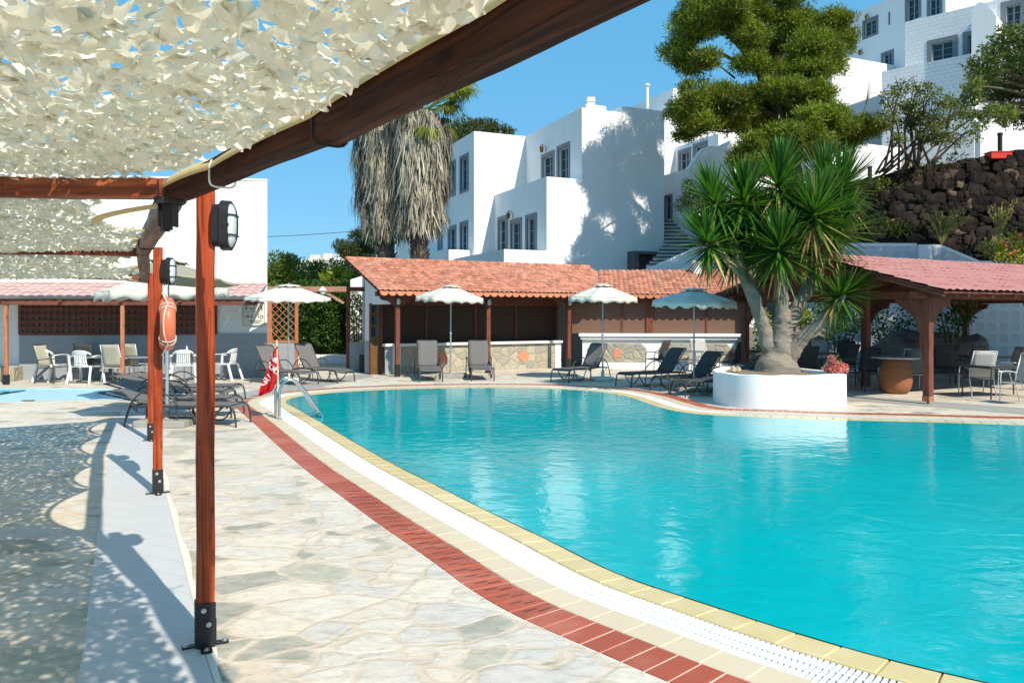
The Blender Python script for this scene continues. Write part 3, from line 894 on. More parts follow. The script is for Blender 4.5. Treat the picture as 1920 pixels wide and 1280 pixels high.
def net(name, label, poly, zfun, pitch, size, seed, tilt, edge, upright=False):
    rng = np.random.RandomState(seed)
    xs = [p[0] for p in poly]; ys = [p[1] for p in poly]
    gx, gy = np.meshgrid(np.arange(min(xs), max(xs), pitch), np.arange(min(ys), max(ys), pitch*.87))
    gx = gx+(np.arange(gx.shape[0]) % 2)[:, None]*pitch/2
    gx = gx+rng.uniform(-.42, .42, gx.shape)*pitch; gy = gy+rng.uniform(-.42, .42, gy.shape)*pitch
    gx = gx.ravel(); gy = gy.ravel()
    k = inside(poly, gx, gy); gx = gx[k]; gy = gy[k]
    z = np.array([zfun(a, b) for a, b in zip(gx, gy)])+rng.uniform(-.012, .012, len(gx))
    root = thing(name, label, 'shade net', (0,0,0), 0, 'camouflage nets over the pergola')
    V, Fq = petals(rng, np.stack([gx, gy, z], 1), tilt, size)
    np_mesh('fabric', V, Fq, NET, root, True)
    mb = MB()
    n = len(edge); tw = .05
    vs = []
    for i, p in enumerate(edge):
        t = (edge[min(i+1, n-1)]-edge[max(i-1, 0)]); t.z = 0; t.normalize(); s = Vector((t.y, -t.x, 0))
        vs += ([p-s*.040+Vector((0,0,.062)), p-s*.014+Vector((0,0,.030)), p+Vector((0,0,-.004))] if upright else [p-s*tw/2+Vector((0,0,.012)), p+Vector((0,0,.004)), p+s*tw/2])
    mb.add(vs, [(3*i+k, 3*i+k+1, 3*i+k+4, 3*i+k+3) for i in range(n-1) for k in (0, 1)])
    mb.build('edge_tape', TAPE, root, smooth=True, solid=.003)
    return root
def scallop(a, b, depth, side, n=12, dz=0):
    out = []
    for i in range(n+1):
        t = i/n; s = 4*t*(1-t)
        out.append(a.lerp(b, t)+side*depth*s+Vector((0,0,-dz*s)))
    return out
def left_of(d):
    v = Vector((-d.y, d.x, 0)); return v if v.x < 0 else -v
sideN = left_of(dirN); sideL = left_of(dirL)
up = Vector((0,0,-.004)); oN = sideN*.080+Vector((0,0,.012)); oL = sideL*.070+Vector((0,0,.020))
tA = [B1+dirL*.02+up+oL, B1+dirL*.78+up+oL, J+dirN*.03+up+oN, J+dirN*1.25+up+oN, J+dirN*2.8+up+oN]
eA = []
for (a, b, sd) in zip(tA[:-1], tA[1:], (sideL, sideL, sideN, sideN)):
    q = scallop(a, b, .012, sd, 10, -.004)
    eA += q if not eA else q[1:]
polyA = [(p.x+sideN.x*.036, p.y+sideN.y*.036) for p in eA]+[(-.2, .55), (-7.0, .9), (-6.8, 4.50), (-1.95, 4.47)]
def zA(x, y):
    zz = 2.636-.10*math.sin(min(1, max(0, (4.45-y)/3.9))*math.pi)*min(1, max(0, (-x-.0+ (4.45-y)*.75-1.7)/1.0+.3))
    return zz+.018*math.sin(x*2.7+y*1.9)+.012*math.sin(x*6.1-y*4.3)+(-.05 if y > 4.33 else 0)
net('shade_net', 'cream camouflage net nearest the viewer, its gold edge tied along the heavy beam', polyA, zA, .0425, .074, 1, .42, eA, True)
sideB = Vector((-.885,-.466,0))
tB = [B1+Vector((-.05,.03,-.07)), B1.lerp(B2,.47)+Vector((-.05,0,-.03)), B1.lerp(B2,.80)+Vector((-.06,0,.03)), B2+Vector((-.06,.05,.02))]
eB = []
for a, b, dp in zip(tB[:-1], tB[1:], (.36, .20, .10)):
    s = scallop(a, b, dp, sideB, 14, .03); eB += s if not eB else s[1:]
polyB = [(p.x+sideB.x*.05, p.y+sideB.y*.05) for p in eB]+[(-8.2, 7.1), (-7.0, 4.46)]
def zB(x, y):
    t = (y-4.4)/3.6
    return 2.555-.05*max(0,min(1,t))-.07*math.sin(max(0, min(1, t))*math.pi)+.016*math.sin(x*2.9+y*1.7)+.01*math.sin(x*5.3-y*3.9)
net('shade_net', 'cream camouflage net between the first and second posts with deep scalloped side', polyB, zB, .0435, .074, 2, .42, eB)
tC = [B2+Vector((-.06,.0,.0)), B2.lerp(B3,.5)+Vector((-.05,0,-.02)), B3+Vector((-.06,-.05,-.06))]
eC = []
for a, b, dp in zip(tC[:-1], tC[1:], (.24, .24)):
    s = scallop(a, b, dp, sideB, 12, .03); eC += s if not eC else s[1:]
polyC = [(p.x+sideB.x*.05, p.y+sideB.y*.05) for p in eC]+[(C3.x+CD3.x*4.2, C3.y+CD3.y*4.2), (-8.1, 7.15)]
def zC(x, y):
    t = max(0, min(1, (y-7.4)/3.8))
    return 2.50-.14*t-.06*math.sin(t*math.pi)+.016*math.sin(x*2.9+y*1.7)
net('shade_net', 'cream camouflage net farthest along the pergola, ending above the pink roof', polyC, zC, .050, .080, 3, .40, eC)

# ------------------------------------------------------------------ bulkhead lamps on the posts
def lamp(loc, rz, label, s=1.0):
    t = thing('bulkhead_lamp', label, 'lamp', loc, rz, 'bulkhead lamps on the pergola posts')
    # local +x = away from the post; ovals in the y-z plane
    def oval(x, ry, rz_, n=28):
        return [Vector((x*s, math.copysign(abs(math.cos(a))**.7, math.cos(a))*ry*s, math.copysign(abs(math.sin(a))**.7, math.sin(a))*rz_*s)) for a in [2*math.pi*k/n for k in range(n)]]
    def loft(rings):
        mb = MB(); rows = [r+[r[0]] for r in rings]; mb.grid(rows)
        mb.add(rings[0], [tuple(range(len(rings[0])-1, -1, -1))]); mb.add(rings[-1], [tuple(range(len(rings[-1])))])
        return mb
    loft([oval(0,.075,.118), oval(.040,.078,.121), oval(.046,.078,.121)]).build('housing', BLACKP, t, smooth='auto')
    loft([oval(.042,.088,.137), oval(.046,.092,.140), oval(.088,.090,.138), oval(.092,.084,.132)]).build('rim', BLACKP, t, smooth='auto')
    loft([oval(.088,.078,.124), oval(.104,.070,.113), oval(.116,.052,.085), oval(.121,.02,.03)]).build('diffuser', GLASSG, t, smooth=True)
    mb = MB()
    for z in (.055, -.055):
        mb.tube([Vector((.09*s, .09*s*q, z*s)) + Vector((.034*s*(1-abs(q)**3), 0, 0)) for q in (-1,-.8,-.5,0,.5,.8,1)], .0045*s, 6)
    mb.tube([Vector(((.09+.036*(1-abs(q)**3))*s, 0, .138*q*s)) for q in (-1,-.85,-.6,-.3,0,.3,.6,.85,1)], .0045*s, 6)
    mb.box(.086*s, .097*s, -.092*s, .092*s, -.006*s, .006*s)
    mb.box(.043*s, .0895*s, -.094*s, -.089*s, -.010*s, -.004*s)
    mb.build('guard', BLACKP, t)
    return t
lamp((P1.x+.052, P1.y-.005, 2.34), R(6), 'black oval bulkhead lamp with caged white glass on the nearest post')
lamp((P2.x+.052, P2.y+.005, 2.285), R(4), 'small looking black bulkhead lamp on the second post above the lifebuoy', 1.03)

# ------------------------------------------------------------------ lifebuoy
lb = thing('lifebuoy', 'orange lifebuoy hanging edge-on from the second post with white rope', 'lifebuoy', (GX(313, 8.0), 8.0, H+(HZ-607)/F*8.0), R(-64))
mb = MB(); Rr, rr = .205, .070
N1, N2 = 48, 18
rows = []
for i in range(N1+1):
    a = 2*math.pi*i/N1
    rows.append([Vector(((Rr+rr*math.cos(2*math.pi*k/N2))*math.cos(a), rr*1.05*math.sin(2*math.pi*k/N2), (Rr+rr*math.cos(2*math.pi*k/N2))*math.sin(a))) for k in range(N2+1)])
mb.grid(rows); mb.build('ring', ORANGE, lb, smooth=True, weld=True)
for a0 in (45, 135, 225, 315):
    mb = MB()
    for da in (-5, 5):
        a = R(a0+da)
        mb.tube([Vector(((Rr+(rr+.006)*math.cos(b))*math.cos(a), (rr+.006)*1.05*math.sin(b), (Rr+(rr+.006)*math.cos(b))*math.sin(a))) for b in [2*math.pi*k/16 for k in range(17)]], .004, 5)
    mb.build('rope_collar', CORDW, lb)
mb = MB()
for q in range(4):
    a0 = R(45+90*q); pts = []
    for k in range(13):
        t = k/12; a = a0+R(90)*t; d = Rr+rr+.006+.035*math.sin(math.pi*t)
        pts.append(Vector((d*math.cos(a), -.045*math.sin(math.pi*t), d*math.sin(a))))
    mb.tube(pts, .006, 6)
mb.tube([Vector((-.02,0,Rr+rr)), Vector((-.035,0,Rr+rr+.10)), Vector((-.055,.02,Rr+rr+.17))], .005, 6)
mb.tube([Vector((.02,0,Rr+rr)), Vector((-.02,0,Rr+rr+.10)), Vector((-.055,.02,Rr+rr+.17))], .005, 6)
mb.build('grab_rope', CORDW, lb)
# ------------------------------------------------------------------ umbrellas
def umbrella(px, py, zr, r, label, cloth=CANVAS, tilt=(0,0), seed=0, val=.17, base='round', ribs=False, rise=.34, pr=.021, rot0=22.5):
    g = G(px, py)
    t = thing('beach_umbrella', label, 'umbrella', g, 0, 'umbrellas round the pool')
    rr = random.Random(seed)
    zt = zr+rise
    Mt = Matrix.Translation((0,0,zr)) @ Matrix.Rotation(R(tilt[0]), 4, 'X') @ Matrix.Rotation(R(tilt[1]), 4, 'Y')
    N = 8; sub = 6
    def rimpt(k, f, rad, z, sagz=0):
        a0 = 2*math.pi*k/N+R(rot0); a1 = 2*math.pi*(k+1)/N+R(rot0)
        p = Vector((math.cos(a0), math.sin(a0), 0)).lerp(Vector((math.cos(a1), math.sin(a1), 0)), f)
        s = 4*f*(1-f)
        return Vector((p.x*rad*(1-.035*s), p.y*rad*(1-.035*s), z-sagz*s))
    rows = []
    lv = [(.16, .30), (.3, .255), (.5, .18), (.7, .105), (.86, .045), (1.0, .0)]
    for (q, z) in lv:
        row = []
        for k in range(N):
            for f in range(sub):
                row.append(Mt @ rimpt(k, f/sub, r*q, z*rise/.34+rr.uniform(-.004,.004), .022*q))
        row.append(row[0].copy()); rows.append(row)
    mb = MB(); mb.grid(rows)
    can = mb.build('canopy', cloth, t, smooth='auto', solid=.003)
    if val:
        rows = [[], [], []]
        for k in range(N):
            for f in range(12):
                ff = f/12
                wv = .5+.5*math.cos(2*math.pi*(ff*2))
                d = val*(.62+.38*wv)
                o_ = 1.005+.012*math.sin(ff*14+k+seed)
                fl = rr.uniform(-.01,.012)
                for j, q in enumerate((0, .5, 1)):
                    rows[j].append(Mt @ (rimpt(k, ff, r*(o_+ (.02*q)), -.004-d*q+fl*q, .022)))
        for j in range(3): rows[j].append(rows[j][0].copy())
        v = MB(); v.grid(rows); v.build('valance', cloth, can, smooth=True, solid=.003)
    # raised vent cap
    rows = []
    for (q, z) in ((.03, rise*1.08), (.12, rise*1.04), (.30, rise*.90)):
        row = []
        for k in range(N):
            for f in range(4):
                fl = (.028 if (q > .2 and f == 2) else 0)
                row.append(Mt @ rimpt(k, f/4, r*q, z+fl+rr.uniform(-.004,.004), 0))
        row.append(row[0].copy()); rows.append(row)
    v = MB(); v.grid(rows); v.build('vent_cap', cloth, t, smooth='auto', solid=.004)
    top = Mt @ Vector((0,0,rise))
    mb = MB(); mb.tube([(0,0,.05), (0,0,zr*.55), (0,0,zr*.55+.001), (top.x*.6, top.y*.6, zr), tuple(top)], [pr*1.15, pr*1.15, pr, pr, pr*.8], 12)
    mb.lathe([(pr*1.6, zr*.55-.03), (pr*1.7, zr*.55), (pr*1.3, zr*.55+.03)], 12)
    mb.sphere((0, -pr*1.6, zr*.32), .018, 8, 6)
    mb.tube([top, top+Vector((0,0,.07))], [.015,.010], 8)
    mb.build('pole', ALU, t, smooth='auto')
    if ribs:
        for k in range(N):
            a = 2*math.pi*k/N+R(rot0)
            e = Mt @ Vector((math.cos(a)*r*.99, math.sin(a)*r*.99, -.012))
            c = Mt @ Vector((math.cos(a)*.04, math.sin(a)*.04, rise*.86))
            rb = MB(); rb.tube([c, e], .009, 6); ro = rb.build('rib', ALU, t)
            m_ = c.lerp(e, .5); lo = Mt @ Vector((math.cos(a)*.03, math.sin(a)*.03, -.10))
            st = MB(); st.tube([lo, m_], .007, 6); st.build('strut', ALU, ro)
    mb = MB()
    if base == 'round':
        mb.lathe([(.30,0),(.32,.02),(.32,.075),(.29,.095),(.06,.10),(.045,.14),(.045,.26),(0,.26)], 24)
    else:
        mb.box(-.42,.42,-.34,.34,.0,.11); mb.lathe([(.06,.10),(.045,.14),(.045,.24),(0,.24)], 16)
    mb.build('base', CONC if base == 'square' else CONCW, t, bevel=.015 if base == 'square' else 0)
    return t
umbrella(313, 797, 2.42, 1.13, 'near left umbrella with bare ribs, no valance, beside the stack of reclined loungers', CANVASO, (-4, 3), 1, 0, 'square', True, .30, .026)
umbrella(305, 752, 2.36, 1.28, 'offwhite umbrella with deep wavy valance hanging behind the lifebuoy post', CANVAS, (1, -2), 2, .21, 'round', False, .32, .022)
umbrella(541, 715, 2.30, 1.13, 'offwhite umbrella over two grey loungers in front of the left trellis', CANVAS, (2.5, 1), 3, .11, 'round', False, .33)
umbrella(845, 707, 2.34, 1.02, 'offwhite umbrella between two loungers facing the pool before the bar', CANVAS, (1.5, 2.5), 4, .16, 'square', False, .32)
umbrella(1130, 713, 2.32, .97, 'small offwhite umbrella beside a single lounger, right of the bar posts', CANVAS, (2, 1), 5, .15, 'round', False, .33)
umbrella(1301, 733, 2.16, .98, 'shaded grey-green umbrella over dark loungers left of the yucca planter', CANVASG, (1.5, 1), 6, .17, 'square', False, .28)

# ------------------------------------------------------------------ sun loungers: local x runs from the foot (0) to the head
def make_lounger(angle, label, loc, rz, backlen=.80, seatm=SLING):
    t = thing('sun_lounger', label, 'sun lounger', loc, rz, 'dark grey sun loungers')
    w = .31; zs = .34; hx = 1.28
    for s in (-1, 1):
        y = s*w
        mb = MB(); mb.tube(catmull([(-.06,y,.0),(-.045,y,.16),(-.01,y,.29),(.07,y,zs),(.25,y,zs),(.75,y,zs-.015),(hx,y,zs),(1.72,y,zs-.02)], 6), .017, 8)
        mb.build('side_rail', LFRAME, t, smooth=True)
        mb = MB(); mb.tube(catmull([(.20,y*.93,zs-.01),(.27,y*.93,.20),(.40,y*.93,.055),(.56,y*.93,.055),(.68,y*.93,.20),(.75,y*.93,zs-.015)], 6), .013, 7)
        mb.build('runner', LFRAME, t, smooth=True)
        mb = MB(); mb.tube([(.95,y*.95,zs-.01),(.90,y*.98,0)], .013, 7); mb.build('leg', LFRAME, t)
        mb = MB(); mb.tube(catmull([(.90,y*1.05,zs),(1.00,y*1.1,.47),(1.18,y*1.14,.58),(1.38,y*1.14,.60),(1.58,y*1.14,.50),(1.72,y*1.12,.28),(1.80,y*1.1,0)], 6), .014, 7)
        mb.build('armrest', LFRAME, t, smooth=True)
    for x in (.10, .72, 1.70): MB().tube([(x,-w,zs-.01),(x,w,zs-.01)], .012, 7).build('cross_bar', LFRAME, t)
    rows = []
    for i in range(15):
        x = .0+(hx-.02)*i/14; zz = zs+.012-(.045*(1-i/2) if i < 2 else 0)
        rows.append([Vector((x-(.02 if i == 0 else 0), -w+2*w*k/6, zz-.022*math.sin(math.pi*k/6)*(.4+.6*math.sin(math.pi*i/14)))) for k in range(7)])
    mb = MB(); mb.grid(rows); mb.build('seat', seatm, t, smooth=True, solid=.008)
    ca, sa = math.cos(R(angle)), math.sin(R(angle))
    def bp(u, y, off=0):
        d = u*backlen
        curl = -.05*max(0, (u-.86)/.14)**2
        return Vector((hx+d*ca - (off+curl)*sa, y, zs+d*sa+(off+curl)*ca))
    fr = MB()
    fr.tube([bp(0,-w*.92), bp(.97,-w*.92), bp(1.0,-w*.80), bp(1.0,w*.80), bp(.97,w*.92), bp(0,w*.92)], .015, 7)
    bf = fr.build('back_frame', LFRAME, t, smooth=True)
    mb = MB(); mb.grid([[bp(u, -w*.9+2*w*.9*k/6, .012-.016*math.sin(math.pi*k/6)) for k in range(7)] for u in [q/10 for q in range(11)]])
    mb.build('backrest', seatm, t, smooth=True, solid=.008)
    mb = MB()
    for s in (-1, 1): mb.tube([bp(.45, s*w*.8, -.01), (hx+.30, s*w*.86, .20), (hx+.42, s*w*.9, zs-.02)], .009, 6)
    mb.build('back_strut', LFRAME, t)
    return t
def lnge(foot, head, angle, label, **k):
    "foot and head = ground pixels giving place and heading"
    a = G(*foot); b = G(*head); d = b-a
    return make_lounger(angle, label, a, math.atan2(d.y, d.x), **k)
# the four reclined nearly flat at the left
for (px, py, rz, ang, lab) in (
    (450, 796, 177, 14, 'nearest of the four almost flat loungers under the ribbed umbrella'),
    (440, 779, 178.5, 17, 'second of the four almost flat loungers, just behind the nearest'),
    (430, 763, 181, 19, 'third of the four almost flat loungers, in front of the umbrella pole'),
    (446, 752, 181, 17, 'farthest of the four almost flat loungers, its foot near the red tile corner')):
    make_lounger(ang, lab, G(px, py), R(rz), backlen=1.02)
make_lounger(58, 'grey lounger with raised back behind the red flag', G(577, 722), R(147))
make_lounger(60, 'grey lounger with raised back beside the umbrella pole at the trellis', G(646, 717), R(145))
make_lounger(70, 'grey lounger facing the pool left of the square umbrella base, shade across its head', G(808, 716), R(100))
make_lounger(67, 'grey lounger facing the pool right of the square umbrella base', G(905, 714), R(97))
make_lounger(58, 'grey lounger turned sideways to the pool, left of the small umbrella', G(1052, 716), R(47), seatm=SLING)
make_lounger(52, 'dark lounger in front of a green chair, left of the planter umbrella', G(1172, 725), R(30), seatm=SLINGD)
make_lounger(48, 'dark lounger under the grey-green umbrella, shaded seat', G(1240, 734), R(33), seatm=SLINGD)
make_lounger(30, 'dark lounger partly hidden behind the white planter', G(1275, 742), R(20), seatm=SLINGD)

# ------------------------------------------------------------------ chairs and tables; local -y is the front of a chair
def make_sling_chair(label, frame, cloth, loc=(0,0,0), rz=0, group='sling armchairs at the terrace tables'):
    t = thing('sling_chair', label, 'chair', loc, rz, group)
    w = .26; r = .0125
    for s in (-1, 1):
        x = s*w
        mb = MB(); mb.tube(catmull([(x*1.04,-.27,0),(x*1.04,-.25,.38),(x*1.05,-.23,.60),(x*1.06,-.15,.655),(x*1.06,.05,.65),(x*1.03,.20,.62)], 5), r, 7); mb.build('armrest', frame, t, smooth=True)
        mb = MB(); mb.tube([(x,.31,0),(x,.19,.42),(x*.98,.20,.60),(x*.95,.36,1.02)], r, 7); mb.build('leg', frame, t, smooth=True)
    mb = MB(); mb.tube([(-w,-.24,.43),(w,-.24,.43)], r, 7); mb.tube([(-w,.19,.41),(w,.19,.41)], r, 7)
    bk_ = MB(); bk_.tube([(-w*.95,.36,1.02),(w*.95,.36,1.02)], r, 7); bk_.build('back_rail', frame, t)
    for s in (-1,1): mb.tube([(s*w,-.24,.43),(s*w,.19,.41)], r, 7)
    mb.build('frame', frame, t)
    mb = MB(); mb.grid([[Vector((-w*.97+2*w*.97*k/5, -.25+.45*j/5, .435-.02*math.sin(math.pi*k/5)-.004*j)) for k in range(6)] for j in range(6)])
    mb.build('seat', cloth, t, smooth=True, solid=.006)
    mb = MB(); mb.grid([[Vector(((-w+2*w*k/5)*(.96-.02*j/6), .195+.165*(j/6)**1.2+.015*math.sin(math.pi*k/5), .44+.59*j/6)) for k in range(6)] for j in range(7)])
    mb.build('backrest', cloth, t, smooth=True, solid=.006)
    return t
def make_plastic_chair(label, loc=(0,0,0), rz=0):
    t = thing('plastic_chair', label, 'chair', loc, rz, 'white plastic armchairs under the lean-to')
    t.scale = (1.14, 1.14, 1.10)
    mb = MB(); n = 8
    mb.grid([[Vector((-.23+.46*k/n, -.25+.46*j/n, .42-.03*math.sin(math.pi*k/n)*math.sin(math.pi*j/n)-(.03 if j == 0 else 0))) for k in range(n+1)] for j in range(n+1)])
    mb.build('seat', PLASTIC, t, smooth=True, solid=.012)
    # curved back: top hoop and slats
    def bk(u, v):
        a = R(-62+124*u); return Vector((.275*math.sin(a)*(1-.10*v), .20+.06*v-.13*(1-math.cos(a))*1.6, .44+.36*v*(1-.22*abs(2*u-1)**3)))
    mb = MB()
    for i in range(7):
        u0 = .22+.56*i/7+.012; u1 = .22+.56*(i+1)/7-.012
        mb.grid([[bk(u0, v), bk((u0+u1)/2, v), bk(u1, v)] for v in (0, .25, .5, .75, .9)])
    bo = mb.build('backrest', PLASTIC, t, smooth=True, solid=.010)
    mb = MB(); mb.tube([bk(u/16, .93+.05*math.sin(math.pi*u/16)) for u in range(17)], .020, 8); mb.build('back_rim', PLASTIC, t, smooth=True)
    mb = MB(); mb.grid([[bk(u, v) for u in [.2+.6*q/8 for q in range(9)]] for v in (0, .08)]); mb.build('back_band', PLASTIC, t, smooth=True, solid=.012); mb = MB(); mb.grid([[bk(u, v) for u in [.18+.64*q/8 for q in range(9)]] for v in (.74, .95)])
    mb.build('back_band', PLASTIC, t, smooth=True, solid=.012)
    for s in (-1, 1):
        mb = MB(); mb.grid([[Vector((s*(.255+.035*k), -.26+.40*j/8, .655+.02*math.sin(math.pi*j/8)-.05*(j == 0))) for k in (-1, 0, 1)] for j in range(9)])
        mb.build('armrest', PLASTIC, t, smooth=True, solid=.016)
        mb = MB()
        mb.bar((s*.285,-.29,0), (s*.262,-.235,.66), .045, .05); mb.build('leg', PLASTIC, t, bevel=.008)
        mb = MB(); mb.bar((s*.27,.30,0), (s*.235,.17,.44), .045, .05); mb.build('leg', PLASTIC, t, bevel=.008)
    return t
def table(label, loc, rz, w=.8, d=.8, h=.72, frame=LFRAME, top=TGLASS, cat='table', round_=False):
    t = thing('terrace_table', label, cat, loc, rz, 'metal terrace tables')
    mb = MB()
    if round_: mb.lathe([(w/2-.01,h-.02),(w/2,h-.01),(w/2-.01,h)], 28)
    else: mb.box(-w/2, w/2, -d/2, d/2, h-.018, h)
    mb.build('table_top', top, t, bevel=.004)
    mb = MB()
    if not round_:
        for a, b in (((-1,-1),(1,-1)),((1,-1),(1,1)),((1,1),(-1,1)),((-1,1),(-1,-1))):
            mb.bar((a[0]*w*.47,a[1]*d*.47,h-.04),(b[0]*w*.47,b[1]*d*.47,h-.04), .028, .04)
            mb.bar((a[0]*w*.46,a[1]*d*.46,h-.30),(b[0]*w*.46,b[1]*d*.46,h-.30), .018)
    else:
        mb.tube([(.30*math.cos(2*math.pi*k/20), .30*math.sin(2*math.pi*k/20), h-.32) for k in range(21)], .009, 6)
    mb.build('apron', frame, t)
    for a, b in ((-1,-1),(1,-1),(1,1),(-1,1)):
        k = .72 if round_ else 1
        mb = MB(); mb.tube([(a*w*.46*k,b*d*.46*k,0),(a*w*.44*k,b*d*.44*k,h-.02)], .016, 8); mb.build('leg', frame, t)
    return t
# under the left lean-to
pc = make_plastic_chair('white plastic armchair seen from behind at the wading pool edge', G(160,719), R(177))
dup(pc, G(97,715), R(158), 'white plastic armchair in the shade behind a folded sling chair')
dup(pc, G(343,717), R(205), 'white plastic armchair right of the lifebuoy, beside a round table')
dup(pc, G(424,713), R(262), 'white plastic armchair seen side-on at the right end of the lean-to')
make_sling_chair('beige sling chair seen side-on in front of a white armchair at the left end', LFRAME, SLINGB, G(97,718), R(82))
sb = make_sling_chair('beige sling chair with white legs seen from behind, next to the thin lean-to post', ALUW, SLINGB, G(219,717), R(176))
dup(sb, G(246,714), R(184), 'pale sling chair half hidden by the thin lean-to post')
make_sling_chair('dark sling chair in the shade behind the white armchair', LFRAME, SLINGD, G(166,712), R(178))
table('metal table in the shade under the lean-to, between sling chairs', G(197,715), R(2), 1.1, .75, .72, ALU, TGLASS)
table('metal table behind the second post under the lean-to', G(272,715), R(1), 1.0, .75, .72, ALU, TGLASS)
rt = G(368, 714); table('round metal table with a bottle on it under the lean-to', rt, 0, .72, .72, .74, ALU, TGLASS, 'table', True)
b = thing('water_bottle', 'clear plastic bottle standing on the round table', 'bottle', rt+Vector((-.24,-.05,.74)))
MB().lathe([(.03,0),(.034,.02),(.034,.14),(.028,.17),(.012,.20),(.012,.22),(0,.22)], 14).build('bottle_body', GLASSG, b, smooth='auto')
MB().lathe([(.014,.215),(.014,.235),(0,.235)], 10).build('cap', PLASTIC, b)
a_ = thing('ashtray', 'small dark ashtray on the round table', 'ashtray', rt+Vector((.10,-.1,.74)))
MB().lathe([(.05,0),(.06,.03),(.065,.045),(.05,.045),(.045,.015),(0,.015)], 16).build('bowl', ALU, a_)
# terrace left of the planter, in front of the right counter
make_sling_chair('olive dark sling chair behind the first dark lounger', LFRAME, SLINGD, G(1232,698), R(-130))
make_sling_chair('pale beige sling chair at the table before the right counter', ALUW, SLINGW, G(1318,697), R(14))
make_sling_chair('black sling chair by the white pillar, beyond the planter edge', LFRAME, SLINGD, G(1372,706), R(-135))
table('dark table with thin top in front of the right counter', G(1281,701), R(5), 1.1, .7, .72, ALU, TGLASS)
table('dark table against the red crate left of the trunk', G(1402,700), R(8), .8, .8, .74, LFRAME, LFRAME)
# under the right pergola
sc = make_sling_chair('white sling chair under the pergola, lit behind the yucca trunk', ALUW, SLINGW, G(1549,702), R(16))
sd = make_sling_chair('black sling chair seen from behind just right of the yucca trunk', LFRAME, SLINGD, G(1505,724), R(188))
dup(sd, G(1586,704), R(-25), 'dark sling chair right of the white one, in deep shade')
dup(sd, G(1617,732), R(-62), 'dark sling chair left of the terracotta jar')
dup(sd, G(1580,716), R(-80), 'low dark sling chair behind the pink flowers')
table('black table behind the yucca trunk with a bar of bright light behind it', G(1525,707), R(10), 1.1, .8, .74, LFRAME, TGLASS)
table('dark table behind the pink flowers', G(1555,722), R(10), 1.1, .8, .72, LFRAME, TGLASS)
sg_ = make_sling_chair('grey sling chair with steel legs right of the front post', ALU, SLING, G(1708,733), R(170))
se = dup(sc, G(1832,742), R(176), 'pale grey sling chair seen from behind at the right dark table')
dup(sc, G(1884,727), R(-100), 'pale sling chair with sunlit side behind the right table')
dup(sc, G(1915,757), R(-68), 'white metal armchair at the right edge of the terrace')
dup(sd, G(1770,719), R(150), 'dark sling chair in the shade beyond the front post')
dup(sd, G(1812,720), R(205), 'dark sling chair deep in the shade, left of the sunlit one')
table('dark glass table at the right edge with slim black legs', G(1880,744), R(14), 1.55, .85, .72, LFRAME, TGLASS)
table('grey table far back under the right pergola', G(1855,718), R(14), 1.3, .8, .74, LFRAME, TGLASS)

# ------------------------------------------------------------------ pool ladder, warning flag
A = G(517,781.5); Bp = G(523.5,786)
ent = Vector((.66,.31,0)).normalized()
lad = thing('pool_ladder', 'polished steel pool ladder with two curved handrails at the left end of the pool', 'pool ladder', A)
for q in (A, Bp):
    mb = MB(); pts = [q, q+Vector((0,0,.40))]
    pts += [q+ent*x+Vector((0,0,z)) for x, z in ((.015,.53),(.07,.63),(.16,.685),(.26,.67),(.36,.59),(.45,.47),(.60,.25),(.72,.06),(.78,-.06),(.79,-.2))]
    mb.tube(catmull(pts, 5), .024, 10); mb.build('handrail', STEEL, lad, world=True, smooth=True)
    mb = MB(); mb.lathe([(.05,.004),(.05,.012),(.03,.022),(0,.022)], 16, c=q); mb.build('floor_flange', STEEL, lad, world=True)
mb = MB(); a = A+ent*.735+Vector((0,0,.03)); b = Bp+ent*.735+Vector((0,0,.03)); mb.bar(a, b, .07, .028); mb.build('step', STEEL, lad, world=True)
fp = G(520,783.5)
fl = thing('warning_flag', 'limp red warning flag with white lettering on a pale pole by the pool ladder', 'flag', fp)
MB().tube([(0,0,0),(.01,0,.7),(-.012,0,1.38)], .017, 8).build('pole', BAMBOO, fl)
sc_ = fp.y/F
def flagpt(u, v):
    # v: 0 top .. 1 bottom, u: 0 pole .. 1 free edge ; limp cloth dropping to the left
    prof = [(0,2,0),(.12,2,-9),(.25,4,-13),(.42,4,-18),(.55,2,-20),(.70,-1,-26),(.82,-4,-30),(.92,-9,-32),(1,-30,-33)]
    for (v0,a0,b0),(v1,a1,b1) in zip(prof[:-1], prof[1:]):
        if v <= v1+1e-9:
            t = (v-v0)/(v1-v0); r_ = a0+(a1-a0)*t; l_ = b0+(b1-b0)*t; break
    px = r_+(l_-r_)*u
    dep = .055*math.sin(u*7+v*4)*(.3+v*.7)
    z = 1.275-.87*v
    return Vector((px*sc_+.0, dep-.02, z))
NU, NV = 14, 30
mb = MB(); mb.grid([[flagpt(i/NU, j/NV) for i in range(NU+1)] for j in range(NV+1)])
cloth = mb.build('flag_cloth', REDF, fl, smooth=True, solid=.003)
def text_mesh(txt, size, bold=.0, align='CENTER'):
    cu = bpy.data.curves.new('t', 'FONT'); cu.body = txt; cu.size = size; cu.align_x = align; cu.align_y = 'CENTER'; cu.offset = bold; cu.extrude = 0
    ob = bpy.data.objects.new('t', cu); COL.objects.link(ob)
    dg = bpy.context.evaluated_depsgraph_get(); me = bpy.data.meshes.new_from_object(ob.evaluated_get(dg))
    vs = [Vector(v.co) for v in me.vertices]; fs = [tuple(p.vertices) for p in me.polygons]
    bpy.data.objects.remove(ob); bpy.data.curves.remove(cu); bpy.data.meshes.remove(me)
    return vs, fs
